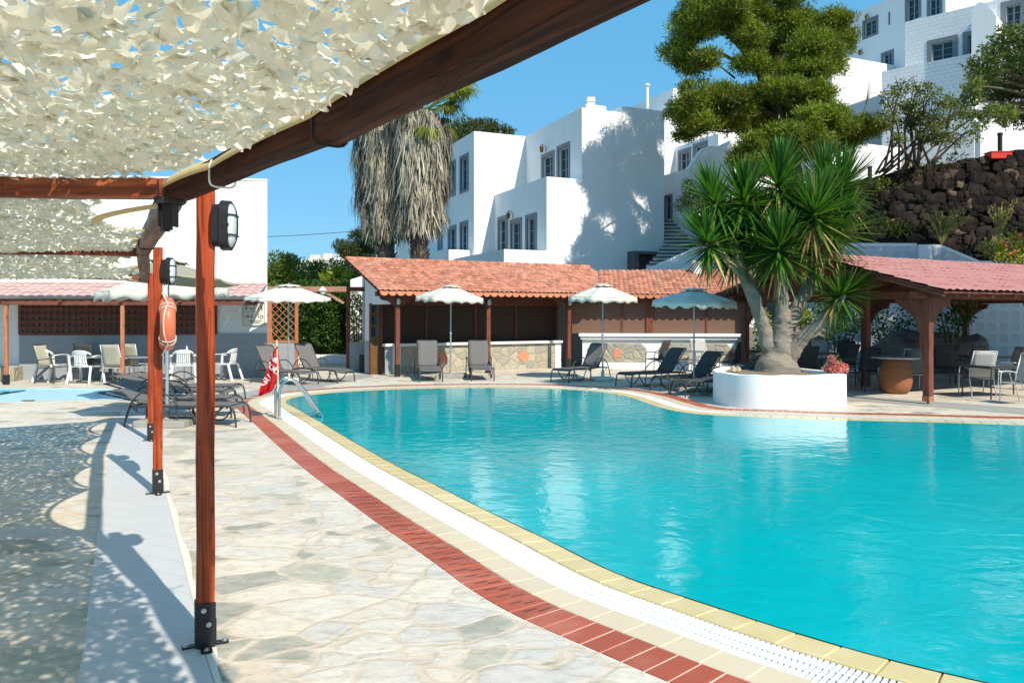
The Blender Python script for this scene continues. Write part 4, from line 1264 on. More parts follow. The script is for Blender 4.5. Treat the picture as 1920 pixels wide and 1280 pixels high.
for txt, cx, v, sz, rot in (('Na.', -6, .235, .15, -35), ('YOU', -9.5, .44, .15, -33), ('GU', -21, .70, .15, 42)):
    vs, fs = text_mesh(txt, sz, .004)
    mb = MB(); out = []
    for p in vs:
        a = R(rot); x = p.x*math.cos(a)-p.y*math.sin(a); y = p.x*math.sin(a)+p.y*math.cos(a)
        vv = min(1, max(0, v-y/.87))
        # find depth from the cloth at this place
        r0 = flagpt(0, vv); r1 = flagpt(1, vv); X = cx*sc_+x
        u = min(1, max(0, (X-r0.x)/(r1.x-r0.x+1e-9)))
        q = flagpt(u, vv); out.append(Vector((q.x, q.y-.006, q.z)))
    mb.add(out, fs); mb.build('lettering', LETTER, cloth)
# grey steel post feet and cable on the terrace
# ------------------------------------------------------------------ tiled roofs
def barrel_roof(fr, name, mat, parent, s0, s1, t0, z0, t1, z1, tw=.165, row=.30, amp=.036, seg=5, under=None, skew=None):
    "clay tiles as separate islands: fr(s,t,z)->world; eave at t0,z0, ridge at t1,z1"
    L = math.hypot(t1-t0, z1-z0); nr = max(1, round(L/row)); nt = max(1, round((s1-s0)/tw)); w = (s1-s0)/nt
    up = Vector((-(z1-z0), 0, (t1-t0))).normalized()   # in (t,_,z)
    mb = MB()
    for i in range(nr):
        a0 = i/nr; a1 = min(1.0, (i+1.18)/nr)
        for k in range(nt):
            j = rnd.uniform(-.006, .006); j2 = rnd.uniform(-.004,.006)
            rowA = []; rowB = []
            for q in range(seg+1):
                f = q/seg
                h = amp*(.5-.5*math.cos(2*math.pi*f))**.75
                s = s0+(k+f)*w
                for rw, a, lift in ((rowA, a0, .028), (rowB, a1, .0)):
                    t = t0+(t1-t0)*a; z = z0+(z1-z0)*a
                    hh = h+lift+j2
                    ss = s+ (skew(a) if skew else 0)
                    rw.append(fr(ss, t+up.x*hh+j*(0 if i else 1), z+up.z*hh))
            rowF = [p+Vector((0,0,-.016)) for p in rowA]
            mb.grid([rowF, rowA, rowB])
    return mb.build(name, mat, parent, world=True, smooth='auto')

class Fr:
    def __init__(s, o, ang):
        s.o = Vector(o); s.a = ang; s.e = Vector((math.cos(ang), math.sin(ang), 0)); s.n = Vector((-math.sin(ang), math.cos(ang), 0))
    def __call__(s, a, t, z): return s.o+s.e*a+s.n*t+Vector((0,0,z))
def fbox(mb, fr, s0, s1, t0, t1, z0, z1):
    vs = [fr(*p) for p in ((s0,t0,z0),(s1,t0,z0),(s1,t1,z0),(s0,t1,z0),(s0,t0,z1),(s1,t0,z1),(s1,t1,z1),(s0,t1,z1))]
    return mb.add(vs, [(0,3,2,1),(4,5,6,7),(0,1,5,4),(1,2,6,5),(2,3,7,6),(3,0,4,7)])

# ------------------------------------------------------------------ pool bar
b0 = G(745, 706)
ang = math.atan2(2.85, 5.24)
bf = Fr(b0, ang)
bar = thing('pool_bar', 'long pool bar with terracotta tile roof, closed brown shutters and stone counter', 'pool bar', b0, ang)
def bb(name, mat, boxes, bevel=0, parent=None):
    mb = MB()
    for b in boxes: fbox(mb, bf, *b)
    return mb.build(name, mat, parent or bar, world=True, bevel=bevel)
SR = 7.1
ro = barrel_roof(bf, 'roof', ROOF_O, bar, -.72, 8.6, -.52, 2.50, 2.75, 3.60, skew=lambda a: 0)
bb('roof_deck', WOODBX, [(-.66, SR-.03, -.42, -.36, 2.36, 2.52)])
mb = MB()   # boarding under the tiles, both slopes
th = .05
for (ta, za, tb, zb) in ((-.45, 2.47, 2.75, 3.545),):
    vs = [bf(s, t, z-d) for s in (-.68, 8.55) for (t, z) in ((ta, za), (tb, zb)) for d in (0, th)]
    mb.add(vs, [(0,2,6,4),(1,5,7,3),(0,1,3,2),(4,6,7,5),(0,4,5,1),(2,3,7,6)])
mb.build('roof_boarding', WOODBX, bar, world=True)
mb = MB()   # scalloped fascia
ns = round((SR+.7)/.25); w = (SR+.7)/ns
for k in range(ns):
    s = -.70+k*w; pts = [bf(s+.004, -.50, 2.50)]
    for q in range(9):
        f = q/8; pts.append(bf(s+.004+(w-.008)*f, -.50, 2.44-.075*math.sin(math.pi*f)**.7))
    pts.append(bf(s+w-.004, -.50, 2.50))
    mb.prism(list(reversed(pts)), bf.n*.022)
mb.build('fascia', FASC, bar, world=True)
mb = MB()   # ridge tiles
nrt = 24
for k in range(nrt):
    s = -.74+(8.6+.74)*k/nrt; w = (8.6+.74)/nrt*1.1
    rows = []
    for (ss, rr_) in ((s, .125), (s+w, .110)):
        rows.append([bf(ss, 2.75+rr_*math.cos(a), 3.585+rr_*.8*math.sin(a)) for a in [math.pi*q/8 for q in range(9)]])
    mb.grid(rows)
mb.build('ridge_tile', ROOF_O, bar, world=True, smooth='auto', solid=.012)
for s in (0, 2.98, 5.96):
    p = MB(); fbox(p, bf, s-.065, s+.065, -.065, .065, .10, 2.36); po = p.build('post', WOODB, bar, world=True, bevel=.008)
    q = MB(); fbox(q, bf, s-.062, s+.062, -.062, .062, .0, .40); q2 = MB(); fbox(q2, bf, s-.069, s+.069, -.069, .069, .0, .36); q2.build('post_shoe', BLACK, po, world=True)
    br = MB(); br.prism([bf(s-.55,-.03,2.36), bf(s-.50,-.03,2.26), bf(s-.30,-.03,2.22), bf(s-.12,-.03,2.10), bf(s+.12,-.03,2.10), bf(s+.30,-.03,2.22), bf(s+.50,-.03,2.26), bf(s+.55,-.03,2.36)], bf.n*.06)
    br.build('post_bracket', WOODBX, po, world=True)
bb('front_beam', WOODBX, [(-.66, SR-.05, -.072, .072, 2.362, 2.50)])
tc, tb_ = .98, 4.6
bb('counter_top', WHITE_SMOOTH, [(-.10, 6.30, tc-.10, tc+.42, .85, .93)], .01)
bb('counter_front', STONEC, [(.47, 6.28, tc+.003, tc+.36, 0, .848)])
for b_ in ((.22, .468, tc-.01, tc+.36, 0, .846), (3.36, 3.50, tc-.012, tc, .0, .846), (6.04, 6.28, tc-.012, tc, .0, .846)): bb('counter_pier', WHITE_SMOOTH, [b_])
bb('counter_side', GREYW, [(-.02, .218, tc+.03, tc+.36, 0, .844)])
for s in (1.85, 4.80):
    mb = MB(); d = .235
    mb.prism([bf(s-d, tc-.018, .44), bf(s, tc-.018, .44-d), bf(s+d, tc-.018, .44), bf(s, tc-.018, .44+d)], bf.n*.02)
    mb.build('painted_diamond', PINKD, bar, world=True)
for i, (a, c) in enumerate(((-.02, 1.46), (1.54, 3.20), (3.28, 4.72), (4.80, 6.34))):
    bb('shutter', SHUT_SHADED, [(a, c, tc+.46, tc+.50, .93, 2.12)])
bb('shutter_rail', WOODBX, [(-.10, 6.4, tc+.42, tc+.55, 2.121, 2.36)])
for x in (-.099, 1.461, 3.201, 4.721, 6.341): bb('shutter_post', WOODB, [(x, x+.078, tc+.43, tc+.52, .931, 2.12)])
bb('wall', WHITE_SMOOTH, [(-.20, 8.4, 2.55, 2.70, 0, 3.40)])
mb = MB(); mb.prism([bf(-.42, 1.20, 0), bf(-.42, 1.75, 0), bf(-.42, 1.75, 3.12), bf(-.42, 1.20, 2.94)], bf.e*.22); mb.build('gable_wall', WHITE_SMOOTH, bar, world=True)
mb = MB(); mb.prism([bf(-.42, .02, 2.13), bf(-.42, 1.199, 2.13), bf(-.42, 1.199, 2.94), bf(-.42, .02, 2.54)], bf.e*.22); mb.build('gable_wall', WHITE_SMOOTH, bar, world=True)
mb = MB(); mb.prism([P(657,524,28.2), P(689,514,28.2), P(689,660,28.2), P(657,660,28.2)], (0,.3,0)); mb.prism([P(689.2,514,28.2), P(694,514.5,28.5), P(694,660,28.5), P(689.2,660,28.2)], (0,.3,0)); o = mb.build('garden_wall', WHITE_SMOOTH); tag(o, 'small white garden wall top seen between the dark trellis and the bar roof', 'wall')
bb('wall_dado', GREYW, [(-.436, -.421, 1.2, 1.75, 0, 1.0)])
# door on the end, seen edge-on
door = MB(); fbox(door, bf, -.44, -.14, 1.12, 1.17, 0, 2.10); do = door.build('door', DOORW, bar, world=True)
mb = MB()
for zz in (1.16, 1.52, 1.88):
    for ss in (-.405, -.275): fbox(mb, bf, ss, ss+.10, 1.112, 1.119, zz, zz+.28)
mb.build('door_pane', WGLASS, do, world=True)
mb = MB(); fbox(mb, bf, -.405, -.175, 1.112, 1.119, .15, 1.0); mb.build('door_panel', DOORW, do, world=True)
mb = MB(); fbox(mb, bf, -.47, -.44, 1.06, 1.19, 0, 2.16); fbox(mb, bf, -.14, -.09, 1.06, 1.19, 0, 2.16); fbox(mb, bf, -.44, -.14, 1.06, 1.19, 2.10, 2.16); mb.build('door_frame', WOODB, bar, world=True)
# small glass lamps on the posts under the eave
for s, w_ in ((0, 'left end'), (2.98, 'middle'), (5.96, 'right')):
    c = bf(s, -.10, 2.22)
    l = thing('post_lamp', f'small clear glass lamp on the {w_} post of the bar, under the eave', 'lamp', c, ang, 'glass lamps on the bar posts')
    MB().lathe([(.02,-.10),(.055,-.09),(.06,-.02),(.045,.05),(0,.05)], 12).build('glass_shade', GLASSG, l, smooth='auto')
    MB().lathe([(.05,.05),(.05,.075),(.02,.09),(0,.09)], 12).build('lamp_cap', ALU, l)
# ------------------------------------------------------------------ right wing of the bar
w0 = G(1092, 691.5)
wf = Fr(w0, R(-6))
wing = thing('bar_wing', 'right wing of the bar with raised white counter, stone panels and sunlit brown shutters', 'bar wing', w0, R(-6))
def wb(name, mat, boxes, bevel=0, parent=None):
    mb = MB()
    for b in boxes: fbox(mb, wf, *b)
    return mb.build(name, mat, parent or wing, world=True, bevel=bevel)
WE = 5.25
wb('counter_top', WHITE_SMOOTH, [(-.12, WE+.1, -.16, .30, 1.09, 1.19)], .012)
wb('counter_ledge', WHITE_SMOOTH, [(-.06, WE+.04, -.10, .36, .99, 1.089)], .01)
wb('counter_body', WHITE_SMOOTH, [(0, WE, -.0, .34, 0, .988)])
wb('plinth', WHITE_SMOOTH, [(-.02, WE+.02, -.05, -.001, 0, .20)], .008)
for a, c in ((.16, 2.12), (2.52, 4.90)):
    mb = MB(); k = .18
    mb.prism([wf(a,-.012,.24), wf(c,-.012,.24), wf(c,-.012,.86-k), wf(c-k,-.012,.86), wf(a+k,-.012,.86), wf(a,-.012,.86-k)], wf.n*.011)
    mb.build('stone_panel', STONEC, wing, world=True)
    m2 = MB()
    for (x0,z0,x1,z1) in ((a,.86,c,.86),):
        pass
mb = MB(); c = 1.15; mb.prism([wf(c-.12,-.025,.40), wf(c+.13,-.025,.39), wf(c+.13,-.025,.66), wf(c-.12,-.025,.66)], wf.n*.012); mb.build('painted_square', PINKD, wing, world=True)
for a, c in ((-.35, 1.30), (1.36, 2.12), (2.34, 4.08), (4.14, WE+.02)):
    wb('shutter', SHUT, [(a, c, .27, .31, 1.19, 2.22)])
for b_ in ((2.122, 2.338, .22, .34, 1.191, 2.3), (4.082, 4.138, .24, .33, 1.191, 2.22), (1.302, 1.358, .24, .33, 1.191, 2.22)): wb('shutter_post', WOODB, [b_])
wb('shutter_rail', WOODBX, [(-.4, 2.12, .22, .36, 2.221, 2.42), (2.34, WE+.02, .22, .36, 2.221, 2.42)])
wb('end_pillar', WHITE, [(WE+.03, WE+.55, .0, .5, 0, 2.25)])
wb('wall', WHITE_SMOOTH, [(-.4, WE+.55, 2.6, 2.8, 0, 2.6)])
barrel_roof(wf, 'roof', ROOF_O, wing, .55, WE+.62, -.32, 2.47, 2.75, 3.44)
mb = MB()
vs = [wf(s, t, z-d) for s in (.58, WE+.58) for (t, z) in ((-.26, 2.45), (2.75, 3.39)) for d in (0, .05)]
mb.add(vs, [(0,2,6,4),(1,5,7,3),(0,1,3,2),(4,6,7,5),(0,4,5,1),(2,3,7,6)]); mb.build('roof_boarding', WOODBX, wing, world=True)
mb = MB(); ns = 21; w = (WE+.05)/ns
for k in range(ns):
    s = .57+k*w; pts = [wf(s+.004, -.31, 2.48)]
    for q in range(9):
        f = q/8; pts.append(wf(s+.004+(w-.008)*f, -.31, 2.42-.075*math.sin(math.pi*f)**.7))
    pts.append(wf(s+w-.004, -.31, 2.48)); mb.prism(list(reversed(pts)), wf.n*.022)
mb.build('fascia', FASC, wing, world=True)
cc = wf(4.05, 2.3, 0)
ch = thing('chimney_pipe', 'round white chimney pipe rising from the right end of the bar roof', 'chimney', cc)
MB().lathe([(.17,2.3),(.17,3.72),(.15,3.74),(0,3.74)], 20).build('flue', WHITE_SMOOTH, ch, smooth='auto')
MB().lathe([(.40,2.95),(.34,3.05),(.17,3.12)], 16).build('collar', CONCW, ch)

# ------------------------------------------------------------------ left lean-to and the white house behind it
LY = 22.9; LA = R(8)
def lfs(px, t):
    k = (px-960)/F; ox = GX(501,LY)-t*math.sin(LA); oy = LY+t*math.cos(LA)
    return (k*oy-ox)/(math.cos(LA)-k*math.sin(LA))
lh = thing('white_house', 'plain white two storey house wall rising behind the pink lean-to roof', 'house', (GX(501,LY), LY, 0), LA)
hf = Fr((GX(501,LY), LY, 0), LA)
mb = MB(); pl_ = [hf(-16,0,0), hf(0,0,0), hf(-2.9,7,0), hf(-16,7,0)]; mb.prism(pl_, (0,0,5.72)); mb.build('wall', WHITE, lh, world=True)
mb = MB(); fbox(mb, hf, -16.06, .0, -.02, .2, 5.721, 5.78); mb.build('parapet_cap', WHITE_SMOOTH, lh, world=True)
lf = hf
lt = thing('lean_to', 'open lean-to with pale pink sheet roof and thin red posts against the white house', 'lean-to', (GX(501,LY), LY, 0), LA)
def lb_(name, mat, boxes, bevel=0, parent=None):
    mb = MB()
    for b in boxes: fbox(mb, lf, *b)
    return mb.build(name, mat, parent or lt, world=True, bevel=bevel)
barrel_roof(lf, 'roof', ROOF_F, lt, -12, .02, -1.75, 2.30, -.03, 2.74, .23, .36, .03)
lb_('eave_beam', WOODBX, [(-12, -.02, -1.62, -1.50, 2.08, 2.24)])
lb_('rafter', WOODBX, [(x, x+.07, -1.72, -.02, 2.16, 2.22) for x in (-11, -9.5, -8, -6.5, -5, -3.5, -2, -.15)])
lb_('dado', GREYW, [(lfs(36,-.05), -.02, -.055, -.004, 0, 1.27)])
for s in (lfs(12,-1.56), lfs(230,-1.56)):
    mb = MB(); fbox(mb, lf, s-.045, s+.045, -1.61, -1.52, .0, 2.08); po = mb.build('post', WOODB if False else WOODO, lt, world=True, bevel=.008)
    mb = MB(); fbox(mb, lf, s-.06, s+.06, -1.63, -1.50, .0, .26); mb.build('post_shoe', BLACK, po, world=True)
# brown lattice over a boarded opening
s0 = lfs(38,-.05); s1 = lfs(404,-.05)
lb_('board_panel', simple('brown_boards', (.16,.11,.085), .8, .25, 5), [(s0, s1, -.03, -.006, 1.28, 2.16)])  # boards in one brown with noise variation
mb = MB(); n = 33
for k in range(n+1):
    x = s0+(s1-s0)*k/n; w = .035 if k not in (0, 11, 22, n) else .09
    fbox(mb, lf, x-w/2, x+w/2, -.075, -.045, 1.27, 2.16)
for k in range(6):
    z = 1.28+.88*k/5; fbox(mb, lf, s0, s1, -.10, -.076, z-.03, z+.03)
mb.build('lattice', WOODB, lt, world=True)
# low stone edge at far left
mb = MB(); fbox(mb, lf, -9.0, lfs(36,-.3), -.6, -.1, 0, .38); o = mb.build('low_stone_wall', STONEC); tag(o, 'low stone bed wall at the left end of the lean-to', 'wall')
# notice board on the wall
SY = LY-.02
LS = LY-.25
sx0, sz1 = GX(456,LS), H+(HZ-567)/F*LS; sx1, sz0 = GX(496.5,LS), H+(HZ-611)/F*LS
LY2 = (lf(lfs(456,-.02),-.02,0)).y
sn = thing('notice_sign', 'cream notice board with pool rule pictograms at the right end of the white wall', 'sign', (GX(456,LY2), LY2-.01, sz0), LA)
SW, SH = sx1-sx0, sz1-sz0
MB().box(0, SW, -.02, 0, 0, SH).build('board', SIGNB, sn)
def sgn(name, fn, mat=INK):
    mb = MB(); fn(mb); return mb.build(name, mat, sn)
def sp(x, y): return Vector((x*SW, -.026, (1-y)*SH))
def frame_(mb):
    for a, b in (((.02,.02),(.98,.02)),((.02,.98),(.98,.98)),((.02,.02),(.02,.98)),((.98,.02),(.98,.98)),((.05,.40),(.60,.40)),((.5,.06),(.5,.40))): mb.bar(sp(*a), sp(*b), .004, .006)
sgn('border_line', frame_)
def lounge(mb):
    mb.tube([sp(.12,.14), sp(.20,.20), sp(.10,.27)], .012, 6); mb.tube([sp(.10,.28), sp(.22,.29)], .009, 6); mb.tube([sp(.29,.22), sp(.37,.28), sp(.44,.30), sp(.47,.28)], .012, 6)
sgn('pictogram', lounge)
def shower(mb):
    mb.tube([sp(.82,.17), sp(.855,.20), sp(.86,.26), sp(.84,.32)], .014, 6); mb.tube([sp(.68,.29), sp(.70,.24)], .012, 6); mb.tube([sp(.70,.17), sp(.82,.155)], .004, 5)
sgn('pictogram', shower)
def walk(mb):
    for (x, a, b, r_) in ((.13,.58,.65,.015), (.22,.52,.66,.019), (.39,.55,.67,.017)): mb.tube([sp(x,a), sp(x+.005,(a+b)/2), sp(x+.02,b)], [r_*.7, r_, r_*.4], 7)
    mb.tube([sp(.40,.49), sp(.46,.50)], .006, 5)
sgn('pictogram', walk)
def clock(mb):
    mb.tube([sp(.84+.075*math.cos(2*math.pi*k/20), .62+.065*math.sin(2*math.pi*k/20)) for k in range(21)], .006, 6)
    mb.tube([sp(.80,.60), sp(.84,.63), sp(.88,.59)], .004, 5); mb.tube([sp(.68,.56), sp(.72,.60)], .011, 6); mb.tube([sp(.72,.60), sp(.70,.65)], .006, 6); mb.tube([sp(.66,.50), sp(.80,.50)], .003, 5)
sgn('pictogram', clock)
for txt, y in (('ΒΕΝ ΑΡΤΟΤΟ', .79), ('ΒΠΑΜΕΝΟ', .865)):
    vs, fs = text_mesh(txt, .075, .001)
    if vs:
        mx = max(abs(v.x) for v in vs); k = min(1, (.29 if y < .8 else .21)*SW/mx)
        mb = MB(); mb.add([sp(.55, y)+Vector((v.x*k, -.001, v.y*k)) for v in vs], fs); mb.build('lettering', INK, sn)

# ------------------------------------------------------------------ trellis gateway
def lattice_diag(mb, fr, s0, s1, z0, z1, t, sp_=.23, w=.035):
    for sgn_ in (1, -1):
        c = s0-(z1-z0)
        while c < s1+(z1-z0):
            # line s = c + sgn*(z-z0)  clipped to the rectangle
            pts = []
            a = c if sgn_ > 0 else c
            z_a, z_b = z0, z1
            s_a, s_b = a, a+sgn_*(z1-z0)
            # clip in s
            def cl(sa, za, sb, zb):
                out = []
                ts = [0, 1]
                for S in (s0, s1):
                    if (sb-sa) != 0:
                        q = (S-sa)/(sb-sa)
                        if 0 < q < 1: ts.append(q)
                ts.sort()
                best = None
                for u, v in zip(ts[:-1], ts[1:]):
                    m = (u+v)/2; sm = sa+(sb-sa)*m
                    if s0-1e-6 <= sm <= s1+1e-6: best = (u, v)
                return best
            bst = cl(s_a, z_a, s_b, z_b)
            if bst:
                u, v = bst
                p = fr(s_a+(s_b-s_a)*u, t+(.012 if sgn_ > 0 else -.012), z_a+(z_b-z_a)*u); q = fr(s_a+(s_b-s_a)*v, t+(.012 if sgn_ > 0 else -.012), z_a+(z_b-z_a)*v)
                if (q-p).length > .04: mb.bar(p, q, .02, w, up=fr.n)
            c += sp_
TY = 24.6
tf = Fr((GX(498,TY), TY, 0), R(4))
tr = thing('trellis_screen', 'orange diagonal trellis on a low grey wall at the left of the garden gateway', 'trellis', (GX(498,TY), TY, 0), R(4))
k_ = TY/F
def tz(py): return H+(HZ-py)/F*TY
TWd = 60*k_
mb = MB(); fbox(mb, tf, 0, .20, -.06, .06, .0, tz(545)); mb.build('post', WOODO, tr, world=True, bevel=.006)
mb = MB(); fbox(mb, tf, TWd-.09, TWd, -.06, .06, 0, tz(548)); mb.build('post', WOODO, tr, world=True, bevel=.006)
mb = MB(); lattice_diag(mb, tf, .20, TWd-.09, tz(640), tz(552), 0, .225, .036); mb.build('lattice', WOODO, tr, world=True)
mb = MB(); fbox(mb, tf, .20, TWd-.09, -.035, .035, tz(552), tz(548)); fbox(mb, tf, .20, TWd-.09, -.035, .035, tz(642), tz(638)); mb.build('rail', WOODO, tr, world=True)
mb = MB(); fbox(mb, tf, .10, TWd-.09, -.12, .12, 0, tz(643)); mb.build('low_wall', GREYW, tr, world=True)
mb = MB(); fbox(mb, tf, -.3, 150*k_, -.07, .07, tz(547), tz(537)); mb.build('head_beam', WOODP, tr, world=True, bevel=.01)
mb = MB(); mb.bar(tf(TWd-.05, 0, tz(572)), tf(TWd+.55, 0, tz(547)), .07); mb.bar(tf(145*k_, 0, tz(568)), tf(108*k_, 0, tz(546)), .08); mb.build('brace', WOODP, tr, world=True)
TY2 = 25.1
tf2 = Fr((GX(649,TY2), TY2, 0), R(14))
t2 = thing('trellis_screen', 'dark shaded trellis on a low grey wall beside the bar end wall', 'trellis', (GX(649,TY2), TY2, 0), R(14))
k2 = TY2/F
def tz2(py): return H+(HZ-py)/F*TY2
W2 = 37*k2
mb = MB(); fbox(mb, tf2, 0, .10, -.06, .06, 0, tz2(541)); mb.build('post', WOODB, t2, world=True)
mb = MB(); fbox(mb, tf2, 0, W2, -.062, .062, tz2(546), tz2(538)); mb.build('rail', WOODBX, t2, world=True)
mb = MB(); fbox(mb, tf2, W2-.05, W2, -.05, .05, 0, tz2(546.2)); mb.build('post', WOODB, t2, world=True)
mb = MB(); lattice_diag(mb, tf2, .10, W2-.05, tz2(640), tz2(547), 0, .26, .036); mb.build('lattice', WOODB, t2, world=True)
mb = MB(); fbox(mb, tf2, .10, W2+.5, -.12, .10, 0, tz2(641)); mb.build('low_wall', GREYW, t2, world=True)
# lantern on the head beam
ll = thing('garden_lantern', 'white capped lantern hanging on the gateway head beam', 'lantern', Vector((GX(605,TY-.2), TY-.2, tz(551))))
MB().lathe([(.05,-.02),(.075,0),(.085,.06),(.06,.10),(0,.10)], 14).build('glass_shade', GLASSG, ll, smooth='auto')
MB().lathe([(.13,.095),(.12,.11),(.05,.19),(0,.24)], 14).build('cap', PLASTIC, ll, smooth='auto')
# litter bin
bn = thing('litter_bin', 'slim black litter bin standing by the low grey wall near the bar door', 'bin', G(681,697.5))
MB().lathe([(.13,0),(.13,.48),(.135,.50),(.10,.56),(0,.57)], 20).build('bin_body', BLACKP, bn, smooth='auto')
MB().lathe([(.05,.565),(.04,.595),(0,.60)], 12).build('bin_knob', ALU, bn)
vl = G(654,692); v = thing('floor_spotlight', 'small black floor spotlight at the foot of the dark trellis', 'spotlight', vl)
MB().sphere((0,-.05,.10), .085, 12, 8).box(-.03,.03,-.03,.03,0,.05).build('lamp_head', BLACKP, v, smooth='auto')
# white curb of the hedge bed
cf = Fr(G(520,684), R(6))
mb = MB(); fbox(mb, cf, -1.2, 3.6, 0, .25, 0, .36); o = mb.build('bed_wall', WHITE_SMOOTH, bevel=.03); tag(o, 'low white curb wall in front of the green hedge', 'wall')

# ------------------------------------------------------------------ right pergola with pink roof
q0 = G(1740, 757); pang = math.atan2(.49, .87)
pf = Fr(q0, pang)
pv = thing('pergola_pavilion', 'open timber pavilion with faded pink tiled roof on carved brown posts', 'pavilion', q0, pang)
def pb(name, mat, boxes, bevel=0, parent=None):
    mb = MB()
    for b in boxes: fbox(mb, pf, *b)
    return mb.build(name, mat, parent or pv, world=True, bevel=bevel)
DP = 5.0; PL = 10.2; ze = 2.30; zr_ = 3.22; ov = .75
barrel_roof(pf, 'roof', ROOF_P, pv, -.62, PL+.6, -ov, ze, DP/2, zr_, .25, .36, .030)
barrel_roof(pf, 'rear_roof', ROOF_P, pv, -.62, PL+.6, DP+ov, ze, DP/2, zr_, .25, .36, .030)
mb = MB()
for (ta, za, tb2, zb) in ((-ov+.05, ze-.01, DP/2, zr_-.03), (DP/2, zr_-.03, DP+ov-.05, ze-.01)):
    vs = [pf(s, t, z-d) for s in (-.58, PL+.5) for (t, z) in ((ta, za), (tb2, zb)) for d in (0, .04)]
    mb.add(vs, [(0,2,6,4),(1,5,7,3),(0,1,3,2),(4,6,7,5),(0,4,5,1),(2,3,7,6)])
mb.build('roof_boarding', WOODBX, pv, world=True)
for s in (0, 4.9, 9.8):
    for t, side in ((0, -1), (DP, 1)):
        mb = MB(); fbox(mb, pf, s-.075, s+.075, t-.075, t+.075, .06 if t == 0 else 0, 2.16); po = mb.build('post', WOODB, pv, world=True, bevel=.01)
        # carved arched brackets both ways
        for (d0, d1) in ((1, 0), (-1, 0), (0, 1), (0, -1)):
            if (s == 0 and d0 < 0) or (t == 0 and d1 < 0) or (t == DP and d1 > 0): continue
            pts = [(.075,1.0),(.10,1.05),(.16,1.25),(.13,1.42),(.20,1.52),(.22,1.66),(.34,1.84),(.62,2.02),(.72,2.16),(.075,2.16)]
            if not (d1 and s == 0 and t == 0): pts = [(.075,1.55),(.14,1.62),(.22,1.78),(.40,1.94),(.66,2.02),(.72,2.16),(.075,2.16)]
            poly = [pf(s+d0*a-(.0 if d0 else .05), t+d1*a-(.05 if d0 else 0), z) for a, z in pts]
            mb = MB(); mb.prism(poly, (pf.n if d0 else pf.e)*.10); mb.build('bracket', WOODB, po, world=True)
        if t == 0:
            mb = MB(); fbox(mb, pf, s-.02, s+.02, t-.02, t+.02, 0, .06); fbox(mb, pf, s-.08, s+.08, t-.08, t+.08, .055, .16); mb.build('post_shoe', BLACK if s else WOODO, po, world=True)
pb('plate_beam', WOODBX, [(-.5, PL+.3, -.07, .07, 2.162, 2.30), (-.5, PL+.3, DP-.07, DP+.07, 2.162, 2.30)])
pb('tie_beam', WOODBX, [(s-.07, s+.07, -.6, DP+.6, 2.17, 2.31) for s in (0.001, 4.9, 9.8)])
mb = MB()
for s in (0, 4.9, 9.8):
    mb = MB(); mb.bar(pf(s,0,2.35), pf(s,DP/2,3.14), .09, .11, up=pf.e); mb.bar(pf(s,DP,2.35), pf(s,DP/2,3.14), .09, .11, up=pf.e); mb.bar(pf(s,DP/2,2.312), pf(s,DP/2,3.1), .10)
    mb.build('truss', WOODBX, pv, world=True)
mb = MB(); mb.bar(pf(-.5, DP/2, 3.10), pf(PL+.4, DP/2, 3.10), .09, .12)
for k in range(14):
    s = -.5+k*.84
    mb.bar(pf(s,-ov+.1,ze-.085), pf(s,DP/2,zr_-.115), .06, .09, up=pf.e)
mb.build('rafter', WOODBX, pv, world=True)
mb = MB(); p_ = pf(2.35, 3.2, 0); fbox(mb, pf, 2.27, 2.43, 3.1, 3.26, 0, 2.6); mb.build('centre_post', WOODB, pv, world=True)
mb = MB(); fbox(mb, pf, 2.8, 2.92, -.66, -.54, 1.98, 2.28); mb.build('drop_block', WOODB, pv, world=True)
# terracotta jar table
jp = G(1679,737)
jr = thing('jar_table', 'big terracotta jar carrying a round grey table top', 'jar table', jp)
MB().lathe([(.22,0),(.28,.03),(.345,.18),(.365,.34),(.35,.50),(.30,.66),(.265,.76),(.25,.80),(0,.80)], 32).build('jar', CLAY, jr, smooth=True)
MB().lathe([(.50,.81),(.52,.82),(.52,.845),(.50,.855),(0,.855)], 32).build('table_top', ALU, jr)
# white planter
pl0 = G(1420,766)
pn = thing('planter', 'low white rendered planter wall around the yucca', 'planter', pl0)
outline = [G(1336,748), G(1342,755.5), G(1368,762), G(1415,766.5), G(1470,767), G(1530,766), G(1593,762)]
back = [Vector((6.62,16.6,0)), Vector((6.35,18.0,0)), Vector((5.8,18.6,0)), Vector((5.15,18.4,0)), Vector((4.68,17.7,0))]
front = catmull(outline, 6); rear = catmull([outline[-1]]+back+[outline[0]], 6)[1:-1]
outl = front+rear
n = len(outl); cen = sum(outl, Vector())/n
outl = smooth(outl[:], 2); inn = [p+(cen-p).normalized()*.22 for p in outl]
HP = .645
mb = MB()
vs = [p+Vector((.004*math.sin(i*.5), .004*math.sin(i*.4), 0)) for i, p in enumerate(outl)]+[p.lerp(cen, .006)+Vector((0,0,HP+.008*math.sin(i*.8))) for i, p in enumerate(outl)]+[p+Vector((0,0,HP+.006*math.sin(i*.8))) for i, p in enumerate(inn)]+[p+Vector((0,0,HP-.10)) for p in inn]
fs = []
for r_ in range(3):
    for i in range(n):
        j = (i+1) % n; fs.append((r_*n+i, r_*n+j, (r_+1)*n+j, (r_+1)*n+i))
mb.add(vs, fs); mb.build('planter_wall', WHITE_SMOOTH, pn, world=True, smooth='auto')
mb = MB(); mb.add([p+Vector((0,0,HP-.06)) for p in inn], [tuple(range(n))]); mb.build('soil', SOIL, pn, world=True)
